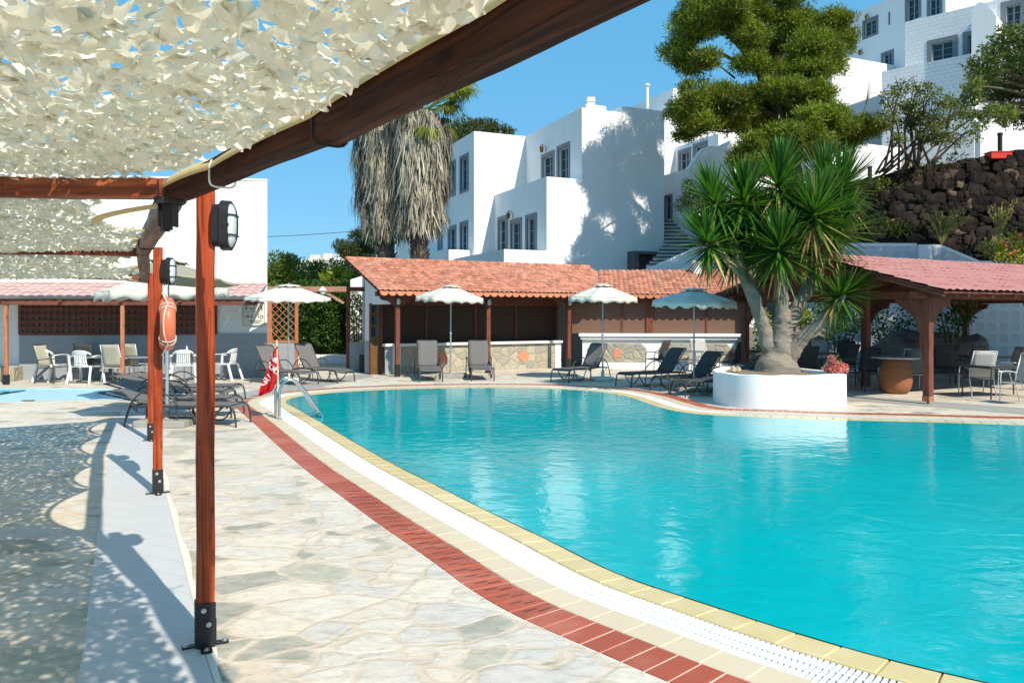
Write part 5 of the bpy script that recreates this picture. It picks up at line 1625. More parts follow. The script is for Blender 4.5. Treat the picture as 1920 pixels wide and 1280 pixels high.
# stones and a stub of bamboo lying in it
for i, (px, py, w_) in enumerate(((1375,694,.10), (1384,693,.08))):
    c = Vector((GX(px,16.9), 16.9, HP-.02)); o = MB().tube([c+Vector((0,-.1,.03)), c+Vector((.02,.1,.05))], w_*.5, 10).build('cut_log', BAMBOO); tag(o, 'short pale cut log lying in the planter' , 'log', 'cut logs in the planter')
# ------------------------------------------------------------------ whitewashed hotel blocks
eL = Vector((-.404, .915, 0)).normalized(); eR = Vector((-eL.y*-1, eL.x*-1, 0)).normalized()   # eR = (.915,.404)
HANG = math.atan2(eR.y, eR.x)
def solve(o, e, px):
    k = (px-960)/F
    a = (k*o.y-o.x)/(e.x-k*e.y)
    return a, o.y+a*e.y
def zpy(py, Y): return H+(HZ-py)/F*Y

def panel(mb, o, e, inn, a0, a1, z0, z1, holes, depth=.20):
    "wall face with rectangular openings and reveals; e along, inn = into the wall"
    xs = sorted({a0, a1, *[h[0] for h in holes], *[h[1] for h in holes]}); zs = sorted({z0, z1, *[h[2] for h in holes], *[h[3] for h in holes]})
    def pt(a, z, d=0): return o+e*a+inn*d+Vector((0,0,z))
    for i in range(len(xs)-1):
        for j in range(len(zs)-1):
            cx = (xs[i]+xs[i+1])/2; cz = (zs[j]+zs[j+1])/2
            if any(h[0] < cx < h[1] and h[2] < cz < h[3] for h in holes): continue
            mb.add([pt(xs[i], zs[j]), pt(xs[i+1], zs[j]), pt(xs[i+1], zs[j+1]), pt(xs[i], zs[j+1])], [(0,1,2,3)])
    for h in holes:
        a, b, c, d = h
        for p, q in (((a,c),(b,c)),((b,c),(b,d)),((b,d),(a,d)),((a,d),(a,c))):
            mb.add([pt(*p), pt(*q), pt(*q, depth), pt(*p, depth)], [(0,1,2,3)])
def window(parent, o, e, inn, a0, a1, z0, z1, sur=.17, depth=.20, door=False, open_=0):
    "grey stone surround with joinery and a dark pane deep in the reveal; returns the hole"
    def pt(a, z, d=0): return o+e*a+inn*d+Vector((0,0,z))
    h = (a0+sur, a1-sur, z0+(0 if door else sur*.8), z1-sur)
    mb = MB()
    for (p0,p1,q0,q1) in ((a0,a0+sur,z0,z1),(a1-sur,a1,z0,z1),(a0+sur,a1-sur,z1-sur,z1))+(() if door else ((a0+sur,a1-sur,z0,z0+sur*.8),)):
        vs = [pt(p, q, d) for d in (-.025, .06) for (p, q) in ((p0,q0),(p1,q0),(p1,q1),(p0,q1))]
        mb.add(vs, [(0,1,2,3),(7,6,5,4),(0,4,5,1),(1,5,6,2),(2,6,7,3),(3,7,4,0)])
    w = mb.build('window', GFRAME, parent, world=True)
    pb_ = MB(); pb_.add([pt(h[0],h[2],depth-.02), pt(h[1],h[2],depth-.02), pt(h[1],h[3],depth-.02), pt(h[0],h[3],depth-.02)], [(0,1,2,3)])
    pb_.build('pane', WGLASS, w, world=True)
    fb = MB(); f = .055
    bars = [(h[0],h[0]+f,h[2],h[3]),(h[1]-f,h[1],h[2],h[3]),((h[0]+h[1])/2-.04,(h[0]+h[1])/2+.04,h[2],h[3]),(h[0]+f,h[1]-f,h[3]-f,h[3]),(h[0]+f,h[1]-f,h[2],h[2]+f*1.4)]
    for k in (1, 2):
        z = h[2]+(h[3]-h[2])*k/3; bars.append((h[0]+f,h[1]-f,z-.015,z+.015))
    for (p0,p1,q0,q1) in bars:
        vs = [pt(p, q, d) for d in (depth-.07, depth-.025) for (p, q) in ((p0,q0),(p1,q0),(p1,q1),(p0,q1))]
        fb.add(vs, [(0,1,2,3),(7,6,5,4),(0,4,5,1),(1,5,6,2),(2,6,7,3),(3,7,4,0)])
    fb.build('window_frame', WFRAME, w, world=True)
    return h
def cbox(mb, C, l, r, z0, z1, hl=(), hr=(), top=True, depth=.20):
    "block seen on its corner C: left face runs l metres back along eL, right face r metres along eR"
    panel(mb, C+eL*l, -eL, eR, 0, l, z0, z1, [(l-h[1], l-h[0], h[2], h[3]) for h in hl], depth)
    panel(mb, C, eR, eL, 0, r, z0, z1, list(hr), depth)
    a, b, c, d = C, C+eR*r, C+eR*r+eL*l, C+eL*l
    mb.add([b+Vector((0,0,z0)), c+Vector((0,0,z0)), c+Vector((0,0,z1)), b+Vector((0,0,z1))], [(0,1,2,3)])
    mb.add([c+Vector((0,0,z0)), d+Vector((0,0,z0)), d+Vector((0,0,z1)), c+Vector((0,0,z1))], [(0,1,2,3)])
    mb.add([p+Vector((0,0,z1)) for p in (a,b,c,d)], [(0,1,2,3)])
def lefthole(C, px0, px1, py0, py1, parent, door=False, **k):
    "window on a left face given its photo box; returns hole in metres back from the corner"
    a0, Y0 = solve(C, eL, px1); a1, Y1 = solve(C, eL, px0); Y = (Y0+Y1)/2
    z1, z0 = zpy(py0, Y), zpy(py1, Y)
    o = C; h = window(parent, C+eL*a1, -eL, eR, 0, a1-a0, z0, z1, door=door, **k)
    return (a1-h[1], a1-h[0], h[2], h[3])
def righthole(C, px0, px1, py0, py1, parent, door=False, **k):
    a0, Y0 = solve(C, eR, px0); a1, Y1 = solve(C, eR, px1); Y = (Y0+Y1)/2
    h = window(parent, C, eR, eL, a0, a1, zpy(py1, Y), zpy(py0, Y), door=door, **k)
    return h
def parapet_cap(mb, C, l, r, z, w=.22, h=.04):
    pass

hot = thing('hotel_block', 'stepped white brick hotel block with grey framed windows behind the bar', 'hotel', (1.46, 33, 0), HANG)
K0 = Vector((1.46, 33, 0))
def fwd(px, base=K0):       # a point on the common front plane
    a, Y = solve(base, eR, px); return base+eR*a
C1_ = fwd(1091); C2_ = fwd(1025); C3_ = fwd(945)
z1_, z2_, z3_ = zpy(202, C1_.y), zpy(331, C2_.y), zpy(467, C3_.y)
hl1 = [lefthole(C1_, 1015, 1040, 286, 340, hot, True), lefthole(C1_, 1044, 1069, 270, 338, hot, True)]
hl2 = [lefthole(C2_, 933, 953, 405, 475, hot, True), lefthole(C2_, 956, 979, 410, 475, hot, True), lefthole(C2_, 985, 1007, 401, 478, hot, True)]
r1 = solve(C1_, eR, 1245)[0]
mb = MB()
cbox(mb, C1_, 12, r1, 0, z1_, hl=hl1)
cbox(mb, C2_, 6.2, (C1_-C2_).length, 0, z2_, hl=hl2)
cbox(mb, C3_, 6.2, (C2_-C3_).length, 0, z3_)
BK = C1_+eL*5.75
bu = solve(BK, eR, 889)[0]; CB = BK+eR*bu
hlB = [lefthole(CB, 862, 879, 290, 361, hot), lefthole(CB, 841, 855, 302, 369, hot), lefthole(CB, 862, 878, 415, 472, hot, True), lefthole(CB, 840, 856, 423, 474, hot, True), lefthole(CB, 821, 830, 431, 469, hot, True, sur=.12)]
cbox(mb, CB, 14, -bu+.5, 0, zpy(246, CB.y), hl=hlB)
mb.build('wall', WHITE, hot, world=True)
# low roof steps, parapets, balcony of the left block
mb = MB()
q = C1_+eL*.5; cbox(mb, C1_+eL*.25+eR*.35, 1.6, 1.0, z1_+.002, z1_+.26); mb.build('parapet', WHITE_SMOOTH, hot, world=True); mb = MB(); cbox(mb, C1_+eL*.05+eR*2.05, 5, r1-2.1, z1_+.002, z1_+.30)
mb.build('parapet', WHITE_SMOOTH, hot, world=True); mb = MB(); cbox(mb, CB+eL*.4-eR*1.15, 9.0, 1.14, 0, zpy(468, CB.y))
mb.build('balcony', WHITE_SMOOTH, hot, world=True)
mb = MB()   # arched window in grey stone
a0, Y0 = solve(CB, eL, 837); a1, Y1 = solve(CB, eL, 825)
zb, zt = zpy(380, Y0), zpy(322, Y0); w = a1-a0
pts = [CB+eL*a0+Vector((0,0,zb)), CB+eL*a0+Vector((0,0,zt-w/2))]+[CB+eL*(a0+w/2-w/2*math.cos(math.pi*k/8))+Vector((0,0,zt-w/2+w/2*math.sin(math.pi*k/8))) for k in range(1,8)]+[CB+eL*a1+Vector((0,0,zt-w/2)), CB+eL*a1+Vector((0,0,zb))]
mb.prism([p-eR*.03 for p in pts], eR*.028); mb.build('arched_window', GFRAME, hot, world=True)
# vertical joint and rainwater pipe on the big wall
mb = MB(); aj = solve(C1_, eR, 1150)[0]; p = C1_+eR*aj-eL*.025; mb.tube([p+Vector((0,0,.5)), p+Vector((0,0,z1_-.5))], .018, 6); mb.build('conduit', WHITE_SMOOTH, hot, world=True)
mb = MB(); p = C1_+eR*.95+eL*.9; mb.box(p.x-.16,p.x+.16,p.y-.16,p.y+.16,z1_,z1_+.75); mb.box(p.x-.20,p.x+.20,p.y-.20,p.y+.20,z1_+.56,z1_+.61); mb.build('chimney', WHITE_SMOOTH, hot, world=True)
mb = MB(); p = C1_+eR*(r1-.1)+eL*1.2; mb.tube([p+Vector((0,0,z1_-.2)), p+Vector((0,0,z1_+1.75))], .075, 10); mb.lathe([(.13,z1_+1.72),(.13,z1_+1.80),(.02,z1_+1.86)], 10, c=p); mb.build('flue_pipe', WHITE_SMOOTH, hot, world=True)
def wall_lantern(C, px, py, label):
    a, Y = solve(C, eL, px); p = C+eL*a-eR*.24; p.z = zpy(py, Y)
    t = thing('wall_lantern', label, 'lantern', p, HANG, 'brass wall lanterns of the hotel')
    MB().lathe([(.04,-.17),(.07,-.15),(.115,.06),(.10,.08),(.03,.17),(0,.20)], 6).build('lantern_body', BRASS, t)
    m = MB(); m.tube(catmull([(0,0,.18),(.08,0,.21),(.20,0,.08),(.22,0,-.10)], 4), .013, 6); m.build('bracket', BLACK, t)
BRASS = simple('tarnished_brass', (.20,.12,.02), .4, .3, 12, 0, 60, .6)
wall_lantern(C1_, 1024, 280, 'small brass lantern above the upper pair of hotel doors')
wall_lantern(C2_, 962, 404, 'small brass lantern above the middle of three hotel doors')
wall_lantern(CB, 843, 416, 'small brass lantern beside the palm, on the left hotel block')
# stone alcove at the foot of the big wall
a0 = solve(C1_, eR, 1176)[0]; a1 = solve(C1_, eR, 1217)[0]
mb = MB(); o = C1_-eL*.0
al = thing('stone_oven', 'grey stone open fireplace box against the foot of the big white wall', 'fireplace', C1_+eR*a0, HANG)
Yq = (C1_+eR*a0).y; zb, zt = zpy(508, Yq), zpy(472, Yq); W_ = a1-a0
MB().box(0,W_,-.65,0,zt-.12,zt).box(0,.22,-.60,0,zb-.4,zt-.12).box(W_-.13,W_,-.60,0,zb-.4,zt-.12).box(.22,W_-.13,-.08,0,zb-.4,zt-.12).box(.22,W_-.13,-.60,-.08,zb-.4,zb).build('stone_box', simple('dark_grey_stone', (.12,.12,.12), .9, .3, 6, .5, 30), al)

# stairs beside it
stp = thing('outdoor_stairs', 'flight of dark stone steps climbing beside the big white wall', 'stairs', fwd(1245))
mb = MB(); mr = MB()
S0 = fwd(1236)+eR*.05-eL*1.2; n = 13
for k in range(n):
    f = k/(n-1)
    yb = 494+(414-494)*f
    Y = 33.6+.26*k; z = zpy(yb, Y)
    xl = GX(1214+ (1246-1214)*min(1, f*2.2), Y); xr = GX(1345-(1345-1266)*f**.8, Y)
    mb.box(xl, xr, Y-.06, Y+.34, z-.055, z); mr.box(xl, xr-.02, Y, Y+.32, z-.24, z-.056)
mb.build('step', simple('slate_tread', (.055,.075,.09), .7, .25, 6), stp, world=True)
mr.build('riser', WHITE_SMOOTH, stp, world=True)
# whitewashed sloping stair wall in front
mb = MB(); Y = 31.5
poly = [(1165,515),(1215,503),(1290,470),(1335,447),(1372,440),(1372,600),(1165,600)]
mb.prism([P(a, b, Y) for a, b in poly], (0, .35, 0)); o = mb.build('stair_wall', WHITE_SMOOTH); tag(o, 'low sloping whitewashed wall along the stairs above the bar roof', 'wall')
mb = MB(); Y = 30.3
poly = [(1248,515),(1320,487),(1375,500),(1460,520),(1460,600),(1248,600)]
mb.prism([P(a, b, Y) for a, b in poly], (0, .3, 0)); o = mb.build('stair_wall', WHITE_SMOOTH); tag(o, 'lower white wall just behind the chimney pipe on the bar roof', 'wall')

# middle block: terrace with curved parapet
mid = thing('hotel_block', 'white hotel block with curved stair parapet half hidden behind the pine', 'hotel', (GX(1347,38.5), 38.5, 0), HANG)
M1 = Vector((GX(1347,38.5), 38.5, 0)); M2 = Vector((GX(1291,35.6), 35.6, 0))
h1 = [lefthole(M1, 1271, 1296, 279, 330, mid, True), lefthole(M1, 1299, 1327, 267, 330, mid, True)]
h2 = [lefthole(M2, 1245, 1261, 365, 412, mid, True, sur=.08)]
mb = MB(); cbox(mb, M1, 9, 8, 0, zpy(250, M1.y), hl=h1); cbox(mb, M2, 6, 5, 0, zpy(316, M2.y), hl=h2)
M0 = Vector((GX(1262,43), 43, 0)); cbox(mb, M0, 4, 9, 0, zpy(166, 43)); cbox(mb, Vector((GX(1246,41.5),41.5,0)), 3, 3, 0, zpy(205, 41.5))
mb.build('wall', WHITE_SMOOTH, mid, world=True)
pts = [(1291,316),(1303,300),(1313,284),(1322,276),(1335,274),(1347,275),(1372,262),(1372,330),(1291,330)]
mb = MB(); pp = []
for a, b in pts:
    q, Y = solve(M2, eR, a); pp.append(M2+eR*q-eL*.003+Vector((0,0,zpy(b, Y))))
mb.prism(pp, eL*.25); mb.build('curved_parapet', WHITE_SMOOTH, mid, world=True)

# upper hotel on the hillside
uph = thing('hotel_block', 'large white hillside hotel high at the upper right with several window storeys', 'hotel', (GX(1773,46), 46, 0), HANG)
U = Vector((GX(1773,46), 46, 0)); aU, YU = solve(U, eL, 1575); zU = zpy(37.5, YU)
hU = [lefthole(U, 1617, 1647, 34, 70, uph), lefthole(U, 1697, 1727, -8, 38, uph, True), lefthole(U, 1738, 1767, -22, 30, uph, True), lefthole(U, 1652, 1676, 96, 126, uph, True), lefthole(U, 1590, 1603, 55, 80, uph)]
mb = MB(); cbox(mb, U, aU+1.5, 10, 3, zU, hl=hU)
U2 = U-eL*.9-eR*1.6
b1 = Vector((GX(1731,49.5),49.5,0)); cbox(mb, b1, solve(b1, eL, 1640)[0], 4, 3, zpy(19.5, 49.5))
b3 = Vector((GX(1685,49.8),49.8,0)); cbox(mb, b3, solve(b3, eL, 1664)[0], 4, 3, zpy(112, 49.8))
W0 = Vector((GX(1560,47),47,0)); aW = solve(W0, eR, 1700)[0]; cbox(mb, W0, 3, aW, 3, zpy(102, 47))
mb.build('wall', WHITE_SMOOTH, uph, world=True)
mb = MB(); a_, Y_ = solve(U, eL, 1668); mb.bar(U+eL*a_-eR*.02+Vector((0,0,zpy(47,Y_))), U+eL*a_-eR*.02+Vector((0,0,zpy(23,Y_))), .12, .04); mb.build('slot_window', GFRAME, uph, world=True)
wall_lantern(U, 1629, 33, 'dark lantern high on the hillside hotel wall above a framed window')
wall_lantern(U, 1617, 100, 'dark lantern low on the hillside hotel wall, beside the pine crown')
# brick faced block turned towards the pool
brk = thing('hotel_block', 'pale brick faced hotel block with open grey framed window, upper right', 'hotel', (GX(1697,43.5), 43.5, 0))
e3 = Vector((.72, -.69, 0)).normalized(); n3 = Vector((.69, .72, 0)).normalized()
T0 = Vector((GX(1697,43.5), 43.5, 0))
def e3a(px): return solve(T0, e3, px)
BRICK = m_white('rough_white_brick', (.74,.76,.77), .9, 'SUBTRACT')
a1, Ya = e3a(1738); a2, Yb = e3a(1796); Ym = (Ya+Yb)/2
hb = [window(brk, T0, e3, n3, a1, a2, zpy(122,Ym), zpy(71,Ym), .24)]
a1, Ya = e3a(1805); a2, Yb = e3a(1838); Ym = (Ya+Yb)/2
hb.append(window(brk, T0, e3, n3, a1, a2, zpy(121,Ym), zpy(58,Ym), .24))
a1, Ya = e3a(1876); a2, Yb = e3a(1925); Ym = (Ya+Yb)/2
hb.append(window(brk, T0, e3, n3, a1, a2, zpy(60,Ym), zpy(0,Ym), .26))
aE = e3a(2010)[0]; zTop = zpy(42, 43.5)
mb = MB(); aM = e3a(1862)[0]
panel(mb, T0, e3, n3, 0, aM, 2, zTop, hb[:2], .22); panel(mb, T0, e3, n3, aM, aE, 2, zTop+4, hb[2:], .22)
def quad(mb, *ps): mb.add(ps, [tuple(range(len(ps)))])
quad(mb, T0+Vector((0,0,2)), T0+Vector((0,0,zTop)), T0+n3*8+Vector((0,0,zTop)), T0+n3*8+Vector((0,0,2)))
quad(mb, T0+Vector((0,0,zTop)), T0+e3*aM+Vector((0,0,zTop)), T0+e3*aM+n3*8+Vector((0,0,zTop)), T0+n3*8+Vector((0,0,zTop)))
quad(mb, T0+e3*aM+Vector((0,0,zTop)), T0+e3*aM+Vector((0,0,zTop+4)), T0+e3*aM+n3*8+Vector((0,0,zTop+4)), T0+e3*aM+n3*8+Vector((0,0,zTop)))
mb.build('wall', BRICK, brk, world=True)
mb = MB(); a0 = e3a(1664)[0]; a1 = e3a(1835)[0]; zz = zpy(139, 43.9)
vs = [T0+e3*a-n3*d+Vector((0,0,z)) for a in (a0, a1) for d in (.9, .006) for z in (2, zz)]
mb.add(vs, [(0,1,3,2),(4,6,7,5),(0,4,5,1),(2,3,7,6),(1,5,7,3)]); mb.build('balcony_wall', BRICK, brk, world=True)
mb = MB(); pts = []
for (a, b) in ((1834,140),(1834,36),(1838,26),(1846,19),(1852,17),(1860,22),(1872,34),(1880,44),(1880,140)):
    q, Y = e3a(a); pts.append(T0+e3*q-n3*1.3+Vector((0,0,zpy(b, Y))))
mb.prism(pts, n3*1.29); mb.build('buttress', WHITE_SMOOTH, brk, world=True)
# lower white walls behind the lava wall
mb = MB(); L0 = Vector((GX(1560,36),36,0)); cbox(mb, L0, 3, solve(L0, eR, 1690)[0], 4, zpy(262, 36)); o = mb.build('garden_wall', WHITE_SMOOTH); tag(o, 'white garden wall seen through the thin tree above the lava wall', 'wall')
mb = MB(); mb.prism([P(1838,225,33), P(1990,215,33), P(1990,330,33), P(1838,330,33)], (0,.4,0)); o = mb.build('garden_wall', WHITE); tag(o, 'white brick wall behind the red crate at the right edge', 'wall')

# ------------------------------------------------------------------ terrain, lava retaining wall, breeze block wall
def ss(a, b, x):
    t = max(0, min(1, (x-a)/(b-a))); return t*t*(3-2*t)
def hz(x, y):
    k = ss(4, 11, x)
    right = 4.3*ss(26.9, 28.2, y)+2.2*ss(29.0, 30.6, y)+5*ss(31, 48, y)+10*ss(48, 120, y)
    left = 2.2*ss(29.5, 45, y)+3*ss(45, 120, y)
    if x < -4: left *= .55
    return -.30+(left*(1-k)+right*k) + .25*mnoise.noise(Vector((x*.3, y*.3, 0)))*ss(29.5, 33, y)
mb = MB(); ys = [26.4+.35*i for i in range(24)]+[35+1.5*i for i in range(20)]+[66+8*i for i in range(30)]
xs = [-120+6*i for i in range(17)]+[-18+.7*i for i in range(75)]+[36+6*i for i in range(20)]
mb.grid([[Vector((x, y, hz(x, y))) for x in xs] for y in ys])
o = mb.build('hillside', HILLM, smooth=True); tag(o, kind='structure')
top = [(1555,352),(1600,342),(1640,331),(1700,319),(1745,311),(1790,304),(1860,290),(1920,279),(2100,250)]
mb = MB(); rows = [[], [], [], []]
rr = random.Random(4)
for i in range(len(top)-1):
    (a, b), (c, d) = top[i], top[i+1]
    for k in range(6):
        f = k/6; px = a+(c-a)*f; py = b+(d-b)*f+rr.uniform(-2.5, 2.5); Y = 29.2-(px-1555)*.0035
        p = P(px, py, Y); rows[0].append(Vector((p.x, Y-.35, 3.0))); rows[1].append(Vector((p.x, Y+rr.uniform(-.05,.05), p.z))); rows[2].append(Vector((p.x, Y+.6, p.z+rr.uniform(-.05,.08)))); rows[3].append(Vector((p.x, Y+.9, 3.0)))
def rubble(mb, fn, n, lo, hi, seed):
    "irregular stones bedded in a wall face; fn() gives a place on the face"
    r_ = random.Random(seed)
    for _ in range(n):
        c = fn(r_); a = r_.uniform(lo, hi); b = a*r_.uniform(.45, .85); ph = r_.uniform(0, 50); tilt = r_.uniform(-.35, .35); m = MB(); m.sphere((0,0,0), (a, .10*r_.uniform(.7,1.4), b), 10, 6)
        vs = []
        for p in m.v:
            p = Vector(p); k = 1+.30*mnoise.noise(p*2.6/a+Vector((ph,0,0)))
            p = Vector((math.copysign(abs(p.x/a)**.5*a, p.x), p.y, math.copysign(abs(p.z/b)**.5*b, p.z)))*k
            vs.append(Vector((p.x*math.cos(tilt)-p.z*math.sin(tilt), p.y, p.x*math.sin(tilt)+p.z*math.cos(tilt)))+c)
        mb.add(vs, m.f)
mb.grid(rows); rw = thing('retaining_wall', 'tall dark lava stone retaining wall on the slope at the right', 'retaining wall', (16, 28.6, 3.0))
mb.build('wall_core', LAVA, rw, world=True)
def onwall(r_):
    px = r_.uniform(1560, 2080)
    for (a, b), (c, d) in zip(top[:-1], top[1:]):
        if a <= px <= c: py = b+(d-b)*(px-a)/(c-a); break
    py2 = py+6+(468-py)*r_.random(); Y = 29.2-(px-1555)*.0035-.10
    return P(px, py2, Y-.18*(py2-py)/150)
mb = MB(); rubble(mb, onwall, 900, .12, .33, 3); mb.build('stone_face', RUBBLE, rw, world=True)
mb = MB(); rows = [[], [], []]
for k in range(40):
    px = 1500+k*14; py = 455-(px-1590)*.045+rr.uniform(-1.5,1.5); Y = 27.7; p = P(px, py, Y)
    rows[0].append(Vector((p.x, Y-.1, 0))); rows[1].append(p); rows[2].append(p+Vector((0,.5,.03)))
mb.grid(rows); lw = thing('ledge_wall', 'low dark stone ledge wall in front of the dry bushes', 'retaining wall', (14, 27.7, 0)); mb.build('wall_core', LAVA, lw, world=True)
def onledge(r_):
    px = r_.uniform(1580, 2040); return P(px, 455-(px-1590)*.045+r_.uniform(3, 60), 27.62)
mb = MB(); rubble(mb, onledge, 230, .13, .30, 5); mb.build('stone_face', RUBBLE, lw, world=True)
def m_block():
    t = NT('breeze_block')
    tc = t.n('ShaderNodeTexCoord'); sx = t.n('ShaderNodeSeparateXYZ'); t.l(tc.outputs['Object'], sx.inputs[0])
    def cell(o, sc): return t.math('SUBTRACT', t.math('FRACT', t.math('MULTIPLY', o, sc)), .5)
    u = cell(sx.outputs[0], 2.5); v = cell(sx.outputs[2], 2.5)
    d = t.math('POWER', t.math('ADD', t.math('POWER', t.math('ABSOLUTE', u), 4), t.math('POWER', t.math('ABSOLUTE', v), 4)), .25)
    m = t.ramp(d, [(.30, (0,0,0)), (.36, (1,1,1))])
    col = t.mix(t.noise(t.mapping(), 3, 5), (.50,.54,.58), (.60,.64,.67)); col = t.mix(m, (.49,.53,.575), col)  # bluish shade of the white wall is put into the block colour
    return t.bsdf(col, .8, 0, .2, t.bump(m, .5, .03))
BLOCK = m_block()
bw = thing('breeze_block_wall', 'white garden wall of round patterned breeze blocks behind the pink roof', 'wall', (GX(1560,26.6), 26.6, 0))
Yb = 26.6
def pp_(px, py, Y=Yb): return P(px, py, Y)
def z0p(px): return Vector((GX(px,Yb), Yb, 0))
mb = MB(); mb.prism([z0p(1480), z0p(1722), pp_(1722,462), pp_(1480,461)], (0,.2,0)); mb.prism([z0p(1742), z0p(1990), pp_(1990,494), pp_(1836,494), pp_(1764,464), pp_(1742,463)], (0,.2,0)); mb.build('block_panel', BLOCK, bw, world=True)
mb = MB(); mb.prism([z0p(1722)+Vector((0,-.12,0)), z0p(1742)+Vector((0,-.12,0)), pp_(1745,459)+Vector((0,-.12,0)), pp_(1720,459)+Vector((0,-.12,0))], (0,.5,0)); mb.build('pillar', WHITE_SMOOTH, bw, world=True)
mb = MB(); mb.prism([pp_(1480,460.9), pp_(1719,461.9), pp_(1719,456), pp_(1480,455)], (0,.28,0)); mb.prism([pp_(1746,463), pp_(1764,463.9), pp_(1836,493.9), pp_(1990,493.9), pp_(1990,489), pp_(1838,489), pp_(1766,459), pp_(1746,458)], (0,.28,0))
c_ = mb.build('coping', WHITE_SMOOTH, bw, world=True)
# lamp bollard, rail post, red crate on top of the lava wall
for px, py, h_, lab in ((1875, 287, 1.0, 'short black bollard lamp standing in the red crate on the lava wall'), (1631, 331, .5, 'small black post on the left end of the lava wall')):
    p = P(px, py, 28.2); t = thing('bollard', lab, 'bollard', p)
    MB().lathe([(.075,-.3),(.075,h_*.62),(.09,h_*.64),(.09,h_*.72),(0,h_*.74)], 12).build('bollard_post', BLACK, t)
p = P(1872, 294, 28.0); t = thing('red_crate', 'bright red plastic crate on top of the lava wall', 'crate', p)
MB().box(-.38,.38,-.2,.2,-.1,.13).build('crate_body', REDC, t, bevel=.02)
MB().box(-.40,.40,-.22,.22,.131,.16).build('crate_rim', REDC, t)
# red crate by the planter, boulders under the pavilion back
p = G(1405, 698)+Vector((0,.9,0)); t = thing('red_crate', 'dull red crate under the dark table left of the yucca trunk', 'crate', p)
cr = simple('dull_red_plastic', (.20,.035,.03), .6, .15)
MB().box(-.32,.32,-.22,.22,0,.60).build('crate_body', cr, t, bevel=.02); MB().box(-.34,.34,-.24,.24,.601,.65).build('crate_rim', cr, t)
def boulder(c, r, label, seed):
    rr = random.Random(seed); mb = MB(); mb.sphere((0,0,r[2]*.7), r, 20, 14)
    mb.v = [tuple(Vector(v)*(1+.28*mnoise.noise(Vector(v)*1.7/r[0]+Vector((seed,0,0)))+.10*mnoise.noise(Vector(v)*5/r[0]))) for v in mb.v]
    o = mb.build('boulder', ROCK, smooth=True); o.location = c; tag(o, label, 'boulder', 'boulders behind the pavilion')
boulder(Vector((GX(1700,24.6),24.6,0)), (1.0,.6,.75), 'large dark boulder behind the terracotta jar', 1)
boulder(Vector((GX(1790,24.8),24.8,0)), (1.2,.6,.75), 'broad dark boulder behind the front pavilion post', 2)
boulder(Vector((GX(1505,25.3),25.3,0)), (.8,.7,1.0), 'pale boulder seen through the yucca limbs', 3)
boulder(Vector((GX(1425,25.5),25.5,0)), (.9,.7,.8), 'grey boulder left of the yucca trunk', 4)
# far village
for (x0, x1, y0, Y, lab) in ((560, 604, 492, 95, 'low white village house far behind the shrubs'), (578, 640, 488, 105, 'wide flat white village house in the distance'), (616, 660, 480, 115, 'small white far house beside the distant pine')):
    t = thing('village_house', lab, 'house', (GX(x0,Y), Y, 0), 0, 'white village houses in the distance')
    w = GX(x1,Y)-GX(x0,Y); zt = zpy(y0, Y)
    MB().box(0,w,0,8,-1,zt).build('wall', WHITE_SMOOTH, t); MB().box(-.15,w+.15,-.15,8.15,zt+.002,zt+.25).build('roof_edge', CONCW, t)
    MB().box(w*.4,w*.4+1.2,1,2.2,zt+.252,zt+1.0).build('chimney', CONCW, t)
ANT = simple('dull_aerial_metal', (.10,.14,.17), .6)
an = thing('antenna', 'thin roof antenna on the left hotel block', 'antenna', P(952, 250, 46))
m = MB(); m.tube([(0,0,-1.2),(0,0,.5)], .015, 5); m.tube([(-.75,0,.9),(.65,0,.1)], .015, 5)
for k in range(5): m.tube([(-.6+.28*k,-.25,.82-.16*k),(-.6+.28*k,.25,.82-.16*k)], .02, 4)
m.build('aerial', ANT, an)
w_ = MB(); w_.tube(catmull([P(420,447,60), P(560,441,62), P(700,431,64)], 6), .022, 4); tag(w_.build('power_cable', CORD), 'thin power cable crossing the sky left of the palms', 'cable')
OLIVED = m_leaf('grey_green_leaf', (.055,.085,.028), (.115,.155,.042), (.22,.26,.075), .35, .6, .8)
